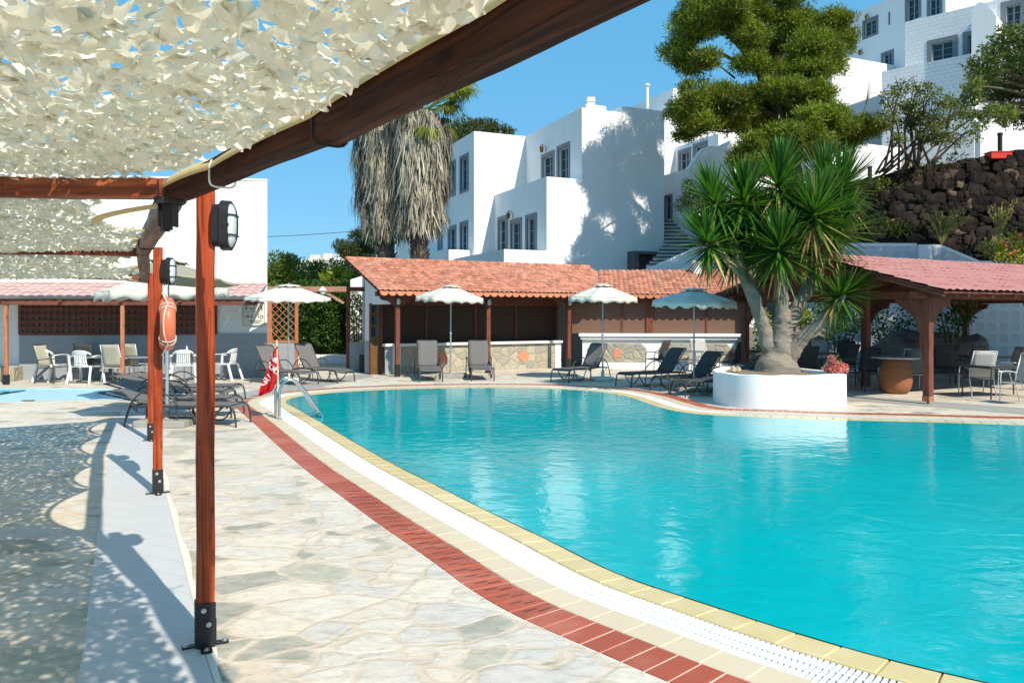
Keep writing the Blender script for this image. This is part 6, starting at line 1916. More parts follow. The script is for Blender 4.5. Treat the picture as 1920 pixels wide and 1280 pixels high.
# ------------------------------------------------------------------ plants
def leaf_quads(rng, pts, dirs, length, width, fold=.0):
    "diamond leaf at each point along dirs"
    n = len(pts)
    L = length*rng.uniform(.65, 1.3, n)[:, None]; Wd = width*rng.uniform(.7, 1.25, n)[:, None]
    d = dirs/np.maximum(1e-6, np.linalg.norm(dirs, axis=1))[:, None]
    r = rng.normal(0, 1, (n, 3)); s = np.cross(d, r); s /= np.maximum(1e-6, np.linalg.norm(s, axis=1))[:, None]
    up = np.cross(s, d)
    a = pts; b = pts+d*L*.45+s*Wd*.5+up*fold*Wd; c = pts+d*L; e = pts+d*L*.45-s*Wd*.5+up*fold*Wd
    V = np.stack([a, b, c, e], 1).reshape(-1, 3)
    Fq = np.arange(n*4).reshape(n, 4)
    return V, Fq
def cloud(rng, cs, rs, density, length, width, out=1.0, upb=.35, shell=.55, jit=1.0, scatter=0):
    "leaf clumps inside ellipsoids; density = leaves per m2 of surface"
    Vs = []; Fs = []; base_ = 0
    for c, r in zip(cs, rs):
        r = np.array(r if hasattr(r, '__len__') else (r, r, r), float)
        m = max(6, int(density*4*math.pi*((r[0]*r[1])**1.6+(r[0]*r[2])**1.6+(r[1]*r[2])**1.6)**(1/1.6)/3**(1/1.6)))
        u = rng.normal(0, 1, (m, 3)); u /= np.linalg.norm(u, axis=1)[:, None]
        # sub-clump lumps: modulate the radius with a few random bumps
        bump = np.ones(m)
        for _ in range(7):
            q = rng.normal(0, 1, 3); q /= np.linalg.norm(q)
            bump += .20*np.maximum(0, (u@q-.55)/.45)*rng.choice([-1, 1.3])
        rad = (shell+(1-shell)*rng.uniform(0, 1, m)**.6)*bump
        p = np.array(c)+u*rad[:, None]*r
        if scatter: p = p+rng.normal(0, scatter, (m, 3))
        d = u*out+rng.normal(0, jit*.7, (m, 3)); d[:, 2] += upb
        V, Fq = leaf_quads(rng, p, d, length, width)
        Vs.append(V); Fs.append(Fq+base_); base_ += len(V)
    return np.concatenate(Vs), np.concatenate(Fs)
def px_clumps(lst, Y, rng, dy=1.0, ox=1200, oy=0, sc=2.667, flat=.8):
    cs = []; rs = []
    for (cx, cy, rx, ry) in lst:
        px, py = ox+cx/sc, oy+cy/sc; yy = Y+rng.uniform(-dy, dy)
        cs.append(tuple(P(px, py, yy))); k = yy/F/sc
        rs.append((rx*k, (rx+ry)/2*k*1.0, ry*k*flat+.05))
    return cs, rs
def limb(mb, pts, r0, r1, n=6, seg=8, w=0.0, seed=0):
    pts = catmull(pts, n); rr = random.Random(seed); m = len(pts)
    mb.tube(pts, [(r0+(r1-r0)*i/(m-1))*(1+rr.uniform(-w, w)) for i in range(m)], seg)

# --- big pine
rng = np.random.RandomState(11)
PC = [(300,90,110,80),(430,45,120,70),(560,80,105,85),(235,180,85,60),(185,270,60,60),(260,325,80,42),(330,300,60,40),(700,130,120,80),(830,120,115,75),(950,150,95,85),(990,225,75,60),(880,255,115,85),(760,255,115,75),(645,265,90,60),(560,330,80,45),(720,365,105,55),(860,350,100,55),(560,190,75,60),(480,120,90,60),(380,-40,120,60),(520,-50,120,60),(360,150,60,40),(960,330,70,50),
  (205,560,65,45),(300,480,100,62),(420,500,115,75),(560,480,100,55),(640,530,105,75),(300,600,110,55),(240,665,60,45),(450,600,120,65),(600,640,105,75),(740,560,105,65),(860,480,95,55),(900,590,105,65),(1000,640,80,55),(780,680,115,65),(700,760,115,65),(860,740,105,75),(560,740,75,55),(980,720,85,60),(1080,665,75,60),(250,520,60,50),(680,440,90,50),(780,460,90,55),(520,800,70,50),(640,830,100,60),(1160,640,60,50)]
cs, rs = px_clumps(PC[:39], 30.5, rng, 1.7, flat=.78); c2, r2 = px_clumps(PC[33:], 28.0, rng, 1.0, flat=.78); cs += c2; rs += r2
c3, r3 = px_clumps([(430,-110,90,55),(620,-70,100,60),(760,-10,80,50),(540,-220,100,55)], 30.8, rng, 1.0); cs += c3; rs += r3
def subclumps(rng, cs, rs, m, k=.36, flat=.75):
    C = []; Rr_ = []
    for c, r in zip(cs, rs):
        c = np.array(c); r = np.array(r); mr = r.mean()
        C.append(tuple(c)); Rr_.append(tuple(r*.80))
        for _ in range(m):
            u = rng.normal(0, 1, 3); u /= np.linalg.norm(u); u[2] = u[2]*.8+.12
            q = mr*k*rng.uniform(.6, 1.35); C.append(tuple(c+u*r*rng.uniform(.72, 1.12))); Rr_.append((q*1.15, q, q*flat))
    return C, Rr_
c4, r4 = subclumps(rng, [tuple(c) for c in cs], [tuple(np.array(r)*1.10) for r in rs], 20)
V1, F1 = cloud(rng, c4, r4, 330, .18, .034, .9, .75, .15, 1.3, .075)
pine = thing('pine_tree', 'big spreading yellow-green pine towering over the yucca and the stairs', 'tree', (GX(1500,30.5), 30.5, 3))
o = np_mesh('crown', V1-np.array(pine.location), F1, PINE, pine)
mb = MB(); base_p = Vector((GX(1500,30.5), 30.5, 3)); hub = P(1440, 165, 30.6); lo = P(1462, 225, 30.5)
limb(mb, [base_p, P(1492,330,30.5), P(1475,270,30.5), lo, hub], .30, .17, 6, 10, .05)
for k, (e, s0_, r0) in enumerate(((P(1380,75,30.0), hub, .12), (P(1335,40,31.2), hub, .10), (P(1300,95,30.4), P(1400,130,30.4), .09), (P(1500,60,30.8), hub, .12), (P(1560,60,31.4), hub, .10), (P(1530,110,29.5), hub, .10), (P(1330,175,30.5), lo, .10), (P(1280,205,30.2), P(1360,160,30.4), .07), (P(1560,205,31), lo, .10), (P(1530,255,30), lo, .10), (P(1410,220,29.6), lo, .09), (P(1290,240,30.8), P(1390,190,30.6), .06), (P(1440,20,31), hub, .1))):
    m_ = s0_.lerp(e, .5)+Vector((0,0,.25)); limb(mb, [s0_, m_, e], r0, .03, 5, 6, .08, k)
for k in range(46):
    i = rnd.randrange(len(cs)); c = Vector(cs[i]); s_ = c.lerp(hub if c.z > lo.z else lo, .45)+Vector((0,0,-.2)); limb(mb, [s_, s_.lerp(c, .6)+Vector((0,0,.1)), c], .045, .014, 3, 5)
mb.build('trunk', BARK, pine, world=True, smooth=True)

# --- shade tree at the right edge
rng = np.random.RandomState(12)
RC = [(1860,190,80,70),(1765,255,70,60),(1705,320,60,55),(1840,340,100,80),(1665,425,60,50),(1765,470,100,70),(1880,470,85,80),(1800,575,100,60),(1900,600,75,60),(1650,505,50,45),(1740,390,70,60),(1920,300,90,80),(1980,180,120,90),(2080,90,140,100),(2060,260,140,110),(2050,430,150,110),(2200,200,150,120),(2200,380,160,120),(1980,560,120,90),(2130,560,140,90),(2320,250,140,120),(2330,430,130,110),(2180,30,140,90),(2420,330,120,110),(1720,570,45,30)]
cs, rs = px_clumps(RC, 22.5, rng, 1.5, flat=.8)
c4, r4 = subclumps(rng, cs, rs, 9, .40)
V1, F1 = cloud(rng, c4, r4, 170, .13, .05, .5, .2, .10, 1.3)
tb = Vector((GX(2120,22.9), 22.9, 0))
rt_ = thing('shade_tree', 'leafy dark green tree hanging into the right edge of the view', 'tree', tb)
np_mesh('crown', V1-np.array(tb), F1, OLIVED, rt_)
mb = MB(); hb_ = P(2080, 260, 22.6); limb(mb, [tb, tb.lerp(hb_, .5)+Vector((.3,0,0)), hb_], .28, .16, 6, 10, .05)
for k, c in enumerate(cs):
    c = Vector(c); limb(mb, [hb_.lerp(tb, .1*rnd.random()), hb_.lerp(c, .55)+Vector((0,0,.3)), c], .085, .016, 4, 6, .08, k)
mb.build('trunk', BARK, rt_, world=True, smooth=True)

# --- thin airy tree above the lava wall
rng = np.random.RandomState(13)
TC = [(1300,450,55,40),(1480,660,80,45),(1350,590,90,60),(1560,530,60,40),(1620,560,60,45),(1420,700,70,40),(1300,520,70,50),(1395,445,60,45),(1450,600,85,50),(1340,640,70,50),(1560,600,75,50),(1640,650,65,45),(1235,500,35,45),(1600,710,70,40),(1500,520,60,45),(1380,560,70,55),(1270,580,50,40),(1520,690,60,35),(1210,590,50,35),(1300,700,50,35),(1660,590,40,40),(1450,480,60,40)]
cs, rs = px_clumps(TC, 28.0, rng, .9, flat=.85)
c4, r4 = subclumps(rng, cs, rs, 6, .45)
V1, F1 = cloud(rng, c4, r4, 85, .12, .055, .4, .1, .05, 1.4)
tbp = P(1700, 322, 28.7)
at_ = thing('airy_tree', 'thin airy tree with bare twigs growing on top of the lava wall', 'tree', tbp)
np_mesh('crown', V1-np.array(tbp), F1, OLIVE, at_)
mb = MB()
for k, c in enumerate(cs):
    c = Vector(c); s_ = tbp+Vector((rnd.uniform(-1.2,.9), rnd.uniform(-.3,.3), rnd.uniform(-.3,.1)))
    m_ = s_.lerp(c, .55)+Vector((rnd.uniform(-.3,.3), 0, rnd.uniform(-.1,.35))); limb(mb, [s_, m_, c], .055, .012, 4, 5, .1, k)
    for q in range(4):
        e = c+Vector((rnd.uniform(-.7,.7), rnd.uniform(-.4,.4), rnd.uniform(-.3,.6))); limb(mb, [m_.lerp(c, rnd.random()), c.lerp(e, .5)+Vector((0,0,.05)), e], .018, .006, 3, 4)
for q in range(5): limb(mb, [P(1605,255,28), P(1622,200,28), P(1631+q*2,140+q*6,28)], .02, .004, 4, 4)
mb.build('trunk', BARK, at_, world=True, smooth=True)

# --- bushes
def bush(name, lst, Y, seed, mat, label, dens=90, L=.12, W=.05, dy=.5, group=None, flowers=None, kind='bush', sc=1, ox=0, oy=0, jit=1.1, upb=.3, shell=.3):
    rng = np.random.RandomState(seed); cs, rs = px_clumps(lst, Y, rng, dy, ox, oy, sc, 1.0)
    V, Fq = cloud(rng, cs, rs, dens, L, W, .7, upb, shell, jit)
    zmin = min(c[2]-r[2] for c, r in zip(cs, rs)); mid = np.mean(np.array(cs), axis=0)
    t = thing(name, label, kind, (mid[0], mid[1], zmin), 0, group); o_ = np.array(t.location)
    np_mesh('foliage', V-o_, Fq, mat, t)
    st = MB()
    for c in cs:
        c = Vector(c); b_ = Vector((mid[0]+(c.x-mid[0])*.35, mid[1], zmin-.3)); limb(st, [b_, b_.lerp(c, .5)+Vector((0,0,.05)), c], .03, .01, 3, 5)
    st.build('stem', BARK, t, world=True)
    if flowers:
        fm, nfl, nm, fs_ = flowers
        for _ in range(nfl):
            i = rng.randint(len(cs)); u = rng.normal(0, 1, 3); u /= np.linalg.norm(u); u[1] = -abs(u[1]); p = np.array(cs[i])+u*np.array(rs[i])*1.05
            d = rng.normal(0, 1, (9, 3)); d[:, 2] = abs(d[:, 2]); V2, F2 = leaf_quads(rng, np.tile(p, (9, 1))+rng.normal(0, fs_*.12, (9, 3)), d, fs_, fs_*.8)
            np_mesh(nm, V2-o_, F2, fm, t)
    return t
bush('dark_bush', [(1620,430,28,20),(1660,428,34,22),(1695,432,22,16),(1590,436,20,14),(1640,415,20,12)], 27.9, 21, BUSH, 'dark green bush at the foot of the lava wall, left of the dry one', 70, .13, .05)
bush('dark_bush', [(1720,318,26,14),(1755,312,22,12),(1690,325,16,10),(1790,300,16,12)], 28.7, 81, HEDGE, 'dark green bush trailing over the top of the lava wall beneath the airy tree', 130, .13, .05)
bush('dark_bush', [(1655,345,16,12),(1632,352,16,12),(1680,352,14,18)], 28.6, 82, BUSH, 'small green bush spilling down the left end of the lava wall', 130, .12, .05)
bush('green_bush', [(1300,375,24,26),(1322,392,22,22),(1282,385,14,14),(1340,372,20,24),(1290,352,14,14),(1355,400,22,22),(1330,345,18,18)], 31.2, 23, BUSH, 'green bush behind the left side of the yucca crown', 160, .14, .055)
bush('flowering_shrub', [(1862,470,24,20),(1890,462,26,24),(1920,470,28,28),(1905,492,26,16),(1875,488,18,12),(1950,480,30,26)], 23.6, 24, BUSHY, 'yellow-green shrub with orange flowers at the right edge above the pink roof', 130, .10, .06, .4, None, (FLO, 24, 'flower', .075))
bush('dark_shrub', [(1770,585,26,22),(1800,595,26,26),(1820,578,20,18),(1785,615,24,20),(1760,570,18,14)], 23.2, 25, HEDGE, 'dark green shrub behind the front pavilion post', 110, .12, .055)
bush('white_flowered_shrub', [(1420,585,12,26),(1432,610,12,24),(1500,590,16,24),(1512,612,14,20),(1425,640,10,16)], 23.5, 26, BUSHY, 'light green shrub with white blossoms seen between the yucca limbs', 160, .12, .06, .4, None, (FLW, 22, 'flower', .08))
bush('round_shrub', [(520,500,24,22),(545,505,26,26),(530,525,34,18),(515,520,20,20),(556,520,20,20),(540,488,14,12)], 34, 27, BUSH, 'rounded green shrub against the corner of the white house', 190, .16, .07, .8)
bush('garden_shrub', [(582,515,20,22),(600,505,18,16),(575,530,26,16),(612,525,24,18),(590,530,30,14)], 35, 28, BUSH, 'garden shrub right of the rounded shrub, before the far houses', 190, .16, .07, .8)
bush('garden_shrub', [(635,512,20,20),(655,505,22,22),(675,515,20,24),(645,530,26,14),(690,505,20,24),(668,530,26,16)], 33, 29, BUSH, 'darker garden shrub next to the tiled roof end', 170, .16, .07, .8)
bush('broadleaf_plant', [(625,525,10,14),(636,520,10,16),(645,530,12,10),(618,532,8,8)], 30.5, 30, BUSHY, 'pale broad leaved plant above the gateway beam', 60, .42, .17, .3)
bush('dark_tree', [(870,245,28,18),(905,242,32,16),(940,250,30,12),(855,262,20,16),(890,262,30,20)], 52, 31, PINE2, 'dark tree behind the roof of the left hotel block', 150, .26, .08, 1.2, None, None, 'tree')
bush('distant_pine', [(640,463,16,10),(660,470,22,12),(672,445,18,14),(690,455,20,26),(680,478,24,14),(650,472,18,8),(700,440,16,18)], 55, 32, PINE2, 'distant umbrella pine left of the palm skirts', 200, .24, .06, 1.0, None, None, 'tree')
# gateway hedge: ivy-like leaves on a solid body
rng = np.random.RandomState(33)
hL, hR, hY = GX(500,29.2), GX(660,29.2), 29.2
cs = []; rs = []
for _ in range(66): cs.append((rng.uniform(hL-.3, hR+.3), hY+rng.uniform(-.05,.5), rng.uniform(.35, 2.75))); rs.append((rng.uniform(.28,.5), .34, rng.uniform(.25,.45)))
V1, F1 = cloud(rng, cs, rs, 330, .095, .065, 1.1, -.15, .75, .8)
hg = thing('hedge', 'glossy dense green hedge filling the garden gateway', 'hedge', ((hL+hR)/2, hY, 0))
np_mesh('foliage', V1-np.array(hg.location), F1, HEDGE, hg)
MB().box(hL-.4, hR+.4, hY+.2, hY+.5, 0, 2.6).build('stem', simple('dark_twigs', (.015,.02,.008), .9, .3), hg, world=True)
bush('climbing_plant', [(660,560,10,14),(668,585,12,22),(660,610,10,18),(675,565,10,14),(672,625,10,14),(682,600,6,20)], 26.6, 34, BUSHY, 'climbing plant with pale blossoms behind the dark trellis', 150, .11, .06, .15, None, (FLW, 9, 'flower', .09))
# dry tufts on the ledge
def tuft(px, py, Y, n, h, spread, label, seed, leaf=.05):
    rr = random.Random(seed); b_ = P(px, py, Y); t = thing('dry_bush', label, 'bush', b_, 0, 'dry bushes on the stone ledge'); mb = MB(); rng = np.random.RandomState(seed)
    pts = []; ds = []
    for k in range(n):
        a = rr.uniform(-1, 1); L = h*rr.uniform(.6, 1.05); e = Vector((a*spread*L, rr.uniform(-.5,.5)*spread*L, L*math.sqrt(max(.1, 1-(a*spread*.7)**2))))
        m_ = e*.5+Vector((0,0,.08*L)); mb.tube(catmull([Vector((0,0,-.2)), m_, e], 4), [.016]*2+[.012]*4+[.006]*3, 4)
        for q in range(26):
            f = rr.uniform(.3, 1.0); p = Vector((0,0,0)).lerp(e, f); pts.append(tuple(p)); ds.append(tuple(e.normalized()+Vector((rr.uniform(-.8,.8), rr.uniform(-.8,.8), rr.uniform(-.2,.8)))))
    mb.build('twig', DRYB, t); V, Fq = leaf_quads(rng, np.array(pts), np.array(ds), leaf*2, leaf); np_mesh('foliage', V, Fq, DRYB, t)
tuft(1765, 447, 27.0, 46, .95, .95, 'wide dry yellow bush on the ledge before the lava wall', 41)
tuft(1872, 442, 26.6, 13, 1.25, .55, 'upright sparse dry plant on the ledge, right of the wide one', 42)

# --- palms with skirts of dead fronds
def palm(px, Y, ztop, r_sk, zsk, label, seed, lean=0, extra=()):
    rng = np.random.RandomState(seed); g_ = Vector((GX(px,Y), Y, 0)); t = thing('fan_palm', label, 'palm', g_, 0, 'fan palms in front of the hotel')
    # trunk with leaf-base stubs
    mb = MB(); rr = random.Random(seed); n = 44; pts = [Vector((lean*i/n, 0, ztop*i/n)) for i in range(n+1)]
    mb.tube(pts, [.29*(1+.10*(i % 2)) for i in range(n+1)], 14)
    for k in range(420):
        a = rr.uniform(0, 2*math.pi); z = rr.uniform(1.5, zsk+1.2); c = Vector((.29*math.cos(a)+lean*z/ztop, .29*math.sin(a), z)); d = Vector((math.cos(a), math.sin(a), 0)); s = Vector((-d.y, d.x, 0)); L = rr.uniform(.14,.26)
        mb.add([c-s*.05, c+s*.05, c+s*.025+d*L*.7+Vector((0,0,L)), c-s*.025+d*L*.7+Vector((0,0,L))], [(0,1,2,3)])
    mb.build('trunk', PALMB, t)
    # skirt: long hanging strips
    m = 9500; a = rng.uniform(0, 2*np.pi, m); f = rng.uniform(0, 1, m)**.85
    zz = zsk+(ztop-.2-zsk)*f; prof = r_sk*(.72+.38*np.sin(np.clip(f*1.15+.1, 0, 1)*np.pi*.62))
    clump = 1+.11*np.sin(a*7+f*3)+.09*np.sin(a*13-f*9)+.10*np.sin(f*19+a*3)+.06*np.sin(a*23+f*31)
    rad = prof*clump*rng.uniform(.80, 1.05, m)
    p0 = np.stack([rad*np.cos(a)+lean*zz/ztop, rad*np.sin(a), zz], 1)
    L = rng.uniform(.35, .95, m); dirs = np.stack([np.cos(a)*rng.normal(.05,.13,m)-np.sin(a)*rng.normal(0,.16,m), np.sin(a)*rng.normal(.05,.13,m)+np.cos(a)*rng.normal(0,.16,m), -np.ones(m)], 1)
    dirs /= np.linalg.norm(dirs, axis=1)[:, None]; s = np.stack([-np.sin(a), np.cos(a), np.zeros(m)], 1)*rng.uniform(.012,.034,m)[:, None]
    s2 = np.stack([np.cos(a), np.sin(a), np.zeros(m)], 1)*rng.normal(0,.03,m)[:, None]
    V = np.stack([p0-s, p0+s, p0+dirs*(L*.5)[:, None]+s*.9+s2, p0+dirs*(L*.5)[:, None]-s*.9+s2, p0+dirs*L[:, None]+s*.25-s2*.5, p0+dirs*L[:, None]-s*.25-s2*.5], 1).reshape(-1, 3)
    Fq = (np.array([(0,1,2,3),(3,2,4,5)])[None]+(np.arange(m)*6)[:, None, None]).reshape(-1, 4)
    np_mesh('dead_frond_skirt', V, Fq, PALMD, t)
    core = MB(); core.lathe([(r_sk*.45, zsk+.5),(r_sk*.72, zsk+1.6),(r_sk*.80, ztop-.6),(.2, ztop)], 18, c=(lean*.8,0,0)); core.build('skirt_core', simple('dead_frond_core', (.10,.085,.07), .95, .4, 9, stretch=(4,4,.5)), t)
    # green fan leaves on top
    mb = MB(); Vs = []; Fs = []; k = 0
    for q in range(30+len(extra)):
        az = rng.uniform(0, 2*np.pi); el = rng.uniform(-.65, 1.2); ln = rng.uniform(.8, 1.25)
        if q >= 30: az, el, ln = extra[q-30]
        e = np.array([math.cos(az)*math.cos(el), math.sin(az)*math.cos(el), math.sin(el)]); st = np.array([lean, 0, ztop-.1]); hp = st+e*ln
        mb.tube([Vector(st), Vector(st+e*ln*.5+np.array([0,0,.08])), Vector(hp)], .018, 5)
        side = np.cross(e, [0,0,1.0]); side /= np.linalg.norm(side); nrm_ = np.cross(side, e)
        for b in range(34):
            th = (b/33-.5)*math.radians(230); d = e*math.cos(th)+side*math.sin(th); Lb = .75*rng.uniform(.85,1.1)*(1-.15*abs(th)); tip_ = hp+d*Lb+np.array([0,0,-.30*Lb-.22*rng.uniform(0,1)])+nrm_*rng.normal(0,.03); md = hp+d*Lb*.55+np.array([0,0,-.02]); w_ = np.cross(d, nrm_)*.022
            Vs.append(np.stack([hp-w_*.3, hp+w_*.3, md+w_, md-w_, tip_+w_*.15, tip_-w_*.15])); Fs.append(np.array([(0,1,2,3),(3,2,4,5)])+k); k += 6
    np_mesh('green_frond', np.concatenate(Vs), np.concatenate(Fs), PALMG, t); mb.build('frond_stalk', PALMG, t)
PALMB = simple('palm_trunk', (.17,.13,.10), .95, .4, 7, .8, 18, stretch=(1,1,3), bdist=.04)
palm(724, 29.0, zpy(150, 29.0), 1.0, zpy(452, 29.0)+.55, 'fan palm with thick grey skirt of dead fronds, left of the pair', 51)
palm(784, 28.4, zpy(208, 28.4), .92, zpy(437, 28.4)+.45, 'fan palm with split dead skirt and green top, right of the pair', 52, .06, ((-.25,.42,1.75),(.15,.46,1.85),(-.5,.35,1.6),(-.1,.55,1.9)))
# drooping green fan leaf beyond, seen at the beam edge
rng = np.random.RandomState(53)

# --- yucca
YB = 17.3
yb = Vector((GX(1460,YB), YB, HP-.1))
yu = thing('yucca_tree', 'many headed yucca with stout grey trunk growing in the white planter', 'yucca', yb)
def yp(px, py, dy=0): return P(px, py, YB+dy)
mb = MB()
def ylimb(pts, rs):
    pts = catmull(pts, 14); m = len(pts); k = len(rs)-1; rad = []
    for i in range(m):
        f = i/(m-1)*k; j = min(k-1, int(f)); rad.append((rs[j]+(rs[j+1]-rs[j])*(f-j))*(1+rnd.uniform(-.008,.008)))
    mb.tube(pts, rad, 26)
g0 = Vector((GX(1458,YB), YB, HP-.15))
ylimb([g0, yp(1458,684), yp(1462,664), yp(1466,640), yp(1468,610), yp(1467,575,-.05), yp(1464,520,-.1), yp(1462,470,-.2)], [0.52,0.45,0.324,0.268,0.211,0.141,0.120,0.092])
ylimb([yp(1452,672), yp(1440,640,.05), yp(1428,600,.1), yp(1415,562,.1), yp(1396,520,.1), yp(1378,470,.1), yp(1366,430,.1)], [0.211,0.176,0.148,0.141,0.127,0.099,0.070])
ylimb([yp(1468,640), yp(1482,600,.1), yp(1500,565,.15), yp(1520,535,.2), yp(1536,490,.2), yp(1545,430,.2)], [0.183,0.169,0.141,0.127,0.099,0.070])
ylimb([yp(1478,672,-.1), yp(1496,645,-.2), yp(1518,622,-.3), yp(1545,600,-.4), yp(1572,572,-.5), yp(1586,552,-.5)], [0.183,0.155,0.127,0.113,0.077,0.056])
ylimb([yp(1464,520,-.1), yp(1440,470,.1), yp(1430,420,.2)], [0.099,0.084,0.063])
ylimb([yp(1396,520,.1), yp(1350,470,-.1), yp(1332,430,-.1)], [0.099,0.077,0.056])
ylimb([yp(1396,510,.1), yp(1400,440,.4), yp(1398,390,.4)], [0.092,0.077,0.056])
ylimb([yp(1536,490,.2), yp(1568,450,.3), yp(1575,400,.4)], [0.084,0.070,0.056])
ylimb([yp(1462,480,.2), yp(1462,420,.4), yp(1460,360,.4)], [0.092,0.077,0.056])
for k in range(26):   # knobby scars
    pass
mb.v = [tuple(Vector(v)+Vector((mnoise.noise(Vector(v)*5.5), mnoise.noise(Vector(v)*5.5+Vector((9,0,0))), .3*mnoise.noise(Vector(v)*5+Vector((0,9,0)))))*.045+Vector((mnoise.noise(Vector(v)*17), mnoise.noise(Vector(v)*17+Vector((5,0,0))), 0))*.018) for v in mb.v]
mb.build('trunk', BARK_Y, yu, world=True, smooth=True)
def rosette(c, axis, n, L, seed, dry=.06, droop=1.0):
    rng = np.random.RandomState(seed); axis = np.array(axis, float); axis /= np.linalg.norm(axis)
    s = np.cross(axis, [.3,.9,.1]); s /= np.linalg.norm(s); t_ = np.cross(axis, s)
    V = []; Fq = []; Vd = []; Fd = []
    for i in range(n):
        f = (i+.5)/n; pol = math.radians(5+138*f**1.1+rng.uniform(-7,7)); az = i*2.39996+rng.uniform(-.25,.25)
        d = axis*math.cos(pol)+(s*math.cos(az)+t_*math.sin(az))*math.sin(pol); ln = L*rng.uniform(.82,1.12)*(.75+.35*math.sin(min(1, f*1.6+.25)*math.pi/1.3))
        st = np.array(c)-axis*(.34*f)+d*.04
        w0_ = .030*rng.uniform(.8,1.15); sd = np.cross(d, [0,0,1.0]+rng.normal(0,.15,3)); sd /= max(1e-6, np.linalg.norm(sd)); nn = np.cross(sd, d)
        dr = (.02+.15*max(0, f-.3))*droop*rng.uniform(.5,1.4)
        pts = []
        for q, (u, w) in enumerate(((0,.55),(.25,1.0),(.55,.85),(.82,.5),(1,.05))):
            p = st+d*ln*u+np.array([0,0,-1])*dr*ln*u*u
            pts += [p-sd*w0_*w+nn*w0_*w*.35, p, p+sd*w0_*w+nn*w0_*w*.35]
        b = None
        isd = (f > .80 and rng.uniform() < dry*5) or rng.uniform() < dry*.15
        tgt, tf_ = (Vd, Fd) if isd else (V, Fq); b = len(tgt)*15
        tgt.append(np.array(pts))
        for q in range(4):
            for e in (0, 1): tf_.append((b+q*3+e, b+q*3+e+1, b+q*3+e+4, b+q*3+e+3))
    o = np_mesh('leaf_rosette', np.concatenate(V)-np.array(yb), np.array(Fq), YUC, yu)
    if Vd: np_mesh('dry_leaves', np.concatenate(Vd)-np.array(yb), np.array(Fd), YUCD, o)
heads = [(1336,368,-.1,(-.45,-.2,1),120,.82),(1394,368,.0,(-.15,-.25,1),150,.92),(1460,336,.1,(0,-.1,1),160,1.0),(1530,392,-.4,(.15,-.35,1),170,1.0),(1580,345,.4,(.35,0,1),150,.98),(1322,448,-.2,(-.6,-.3,.9),130,.85),(1368,456,.2,(-.3,-.3,.8),120,.85),(1463,458,-.55,(-.05,-.55,1),160,.88),(1520,430,.1,(.1,-.2,1),140,.95),(1572,425,.1,(.5,-.2,.9),150,.95),(1425,420,.2,(-.1,-.2,1),130,.9),(1592,545,-.5,(.75,-.25,.55),120,.72),(1545,335,.5,(.1,.1,1),130,.95),(1510,452,.1,(.2,-.3,.5),130,.8),(1432,458,.3,(-.2,-.2,.6),120,.85),(1395,430,.4,(-.1,0,1),110,.9),(1480,400,.5,(.05,.2,1),120,.9),(1350,415,.4,(-.3,.2,1),110,.85)]
for i, (px, py, dy, ax, n, L) in enumerate(heads):
    rosette(tuple(yp(px, py, dy)), ax, int(n*1.45), L*.96, 100+i, .22 if i in (3, 8, 9, 13) else .06)
# dry skirt under the right heads
rosette(tuple(yp(1530, 505, -.1)), (.05,-.1,-.9), 40, .62, 160, 2.0, .4)
# --- pink geranium on the planter edge
rng = np.random.RandomState(61); gp = P(1570, 690, 16.0)
gq = thing('geranium', 'pink geranium blooming on the right edge of the white planter', 'plant', gp)
cs = [P(1556,691,16.0), P(1567,684,16.1), P(1578,690,16.0), P(1563,676,16.1)]
V1, F1 = cloud(rng, [tuple(c) for c in cs], [.10]*4, 260, .075, .06, .8, .3, .3, 1.0); np_mesh('foliage', V1-np.array(gp), F1, BUSH, gq)
Vs = []; Fs = []; k = 0
for (px, py, n) in ((1558,672,70),(1563,678,60),(1568,682,40),(1554,689,80),(1560,692,70),(1566,690,60),(1577,687,70),(1584,688,70),(1583,694,50),(1572,694,50),(1548,690,30)):
    c = np.array(P(px, py, 15.92)); u = rng.normal(0, 1, (n, 3)); u /= np.linalg.norm(u, axis=1)[:, None]; V2, F2 = leaf_quads(rng, c+u*.05, u+rng.normal(0,.5,(n,3)), .045, .04); Vs.append(V2); Fs.append(F2+k); k += len(V2)
np_mesh('flower_head', np.concatenate(Vs)-np.array(gp), np.concatenate(Fs), FLP, gq)
mb = MB()
for c in cs: mb.tube([gp+Vector((0,.1,-.25)), c], .01, 5)
mb.build('stem', BUSH, gq, world=True)

# unseen tree, added out of frame to shade the garden behind the pavilion
rng = np.random.RandomState(71)
cs = [(rng.uniform(19.2,23.6), 19.0+rng.uniform(-1.0,1.6), rng.uniform(6.8,11.2)) for _ in range(30)]; rs = [(1.25,1.0,.9)]*30
V1, F1 = cloud(rng, cs, rs, 160, .16, .07, .5, .2, .15, 1.3)
tb = Vector((20.2, 19.2, 0)); t2_ = thing('shade_tree', 'unseen tree added beyond the right edge to shade the pavilion garden', 'tree', tb)
np_mesh('crown', V1-np.array(tb), F1, PINE2, t2_)
mb = MB(); hb_ = Vector((20.0,19.2,6.0)); limb(mb, [tb, tb.lerp(hb_,.5), hb_], .25, .15, 5, 9, .05)
for k, c in enumerate(cs): limb(mb, [hb_, hb_.lerp(Vector(c), .5)+Vector((0,0,.3)), Vector(c)], .07, .015, 3, 5, .08, k)
mb.build('trunk', BARK, t2_, world=True, smooth=True)
bush('dark_shrub', [(1640,590,26,30),(1670,610,22,26),(1655,635,26,20),(1700,600,18,26)], 25.2, 72, HEDGE, 'dark shrub added to darken the view behind the terracotta jar', 100, .12, .055)  # invented shrub that darkens the bright garden behind the jar
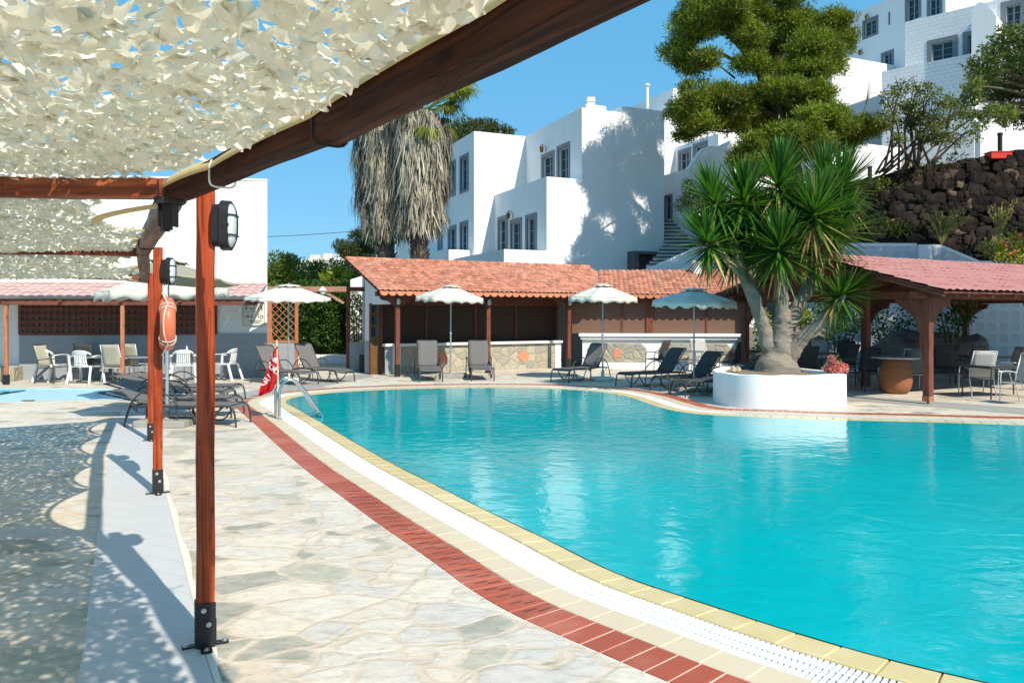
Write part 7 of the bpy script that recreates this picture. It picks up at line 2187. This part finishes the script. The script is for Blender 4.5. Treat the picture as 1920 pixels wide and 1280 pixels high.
bush('dark_shrub', [(1530,600,24,30),(1560,590,26,34),(1590,605,26,30),(1615,585,22,26),(1575,630,30,20),(1545,640,24,18)], 25.4, 73, HEDGE, 'dark shrub added to darken the bright back of the pavilion behind the white sling chair', 90, .13, .06)  # foliage put in as a dark backdrop where only shade falls
# ------------------------------------------------------------------ camera, sun, sky
cam = bpy.data.cameras.new('camera'); co = bpy.data.objects.new('camera', cam); COL.objects.link(co)
co.location = (0, 0, H); co.rotation_euler = (R(90), 0, 0)
cam.sensor_width = 36; cam.sensor_fit = 'HORIZONTAL'; cam.lens = 36*F/1920
cam.shift_y = -(640-HZ)/1920
cam.clip_start = .05; cam.clip_end = 4000
scene.camera = co
S = Vector((1.33, -1.80, 2.06)).normalized()
sun = bpy.data.lights.new('sun', 'SUN'); so = bpy.data.objects.new('sun', sun); COL.objects.link(so)
sun.energy = 4.8; sun.angle = R(.53); sun.color = (1.0, .905, .765)
so.rotation_euler = S.to_track_quat('Z', 'Y').to_euler()
w = bpy.data.worlds.new('World'); scene.world = w; w.use_nodes = True
nt = w.node_tree; nt.nodes.clear()
sky = nt.nodes.new('ShaderNodeTexSky'); sky.sky_type = 'NISHITA'; sky.sun_disc = False
sky.sun_elevation = math.asin(S.z); sky.sun_rotation = math.atan2(S.x, S.y)
sky.altitude = 0; sky.air_density = 1.0; sky.dust_density = .35; sky.ozone_density = 4.0
bg = nt.nodes.new('ShaderNodeBackground'); bg.inputs['Strength'].default_value =   .106
ow = nt.nodes.new('ShaderNodeOutputWorld')
mx = nt.nodes.new('ShaderNodeMix'); mx.data_type = 'RGBA'; mx.inputs[0].default_value = .66
nt.links.new(sky.outputs[0], mx.inputs[6]); mx.inputs[7].default_value = (1.0, 4.35, 7.3, 1)
nt.links.new(mx.outputs[2], bg.inputs[0]); nt.links.new(bg.outputs[0], ow.inputs[0])
vs = scene.view_settings
scene.display_settings.display_device = 'sRGB'
vs.view_transform = 'Standard'; vs.look = 'None'; vs.exposure = .31; vs.gamma = 1; vs.use_curve_mapping = False
scene.cycles.use_denoising = True
scene.cycles.max_bounces = 8; scene.cycles.diffuse_bounces = 2; scene.cycles.transparent_max_bounces = 8
scene.cycles.caustics_reflective = False; scene.cycles.caustics_refractive = False
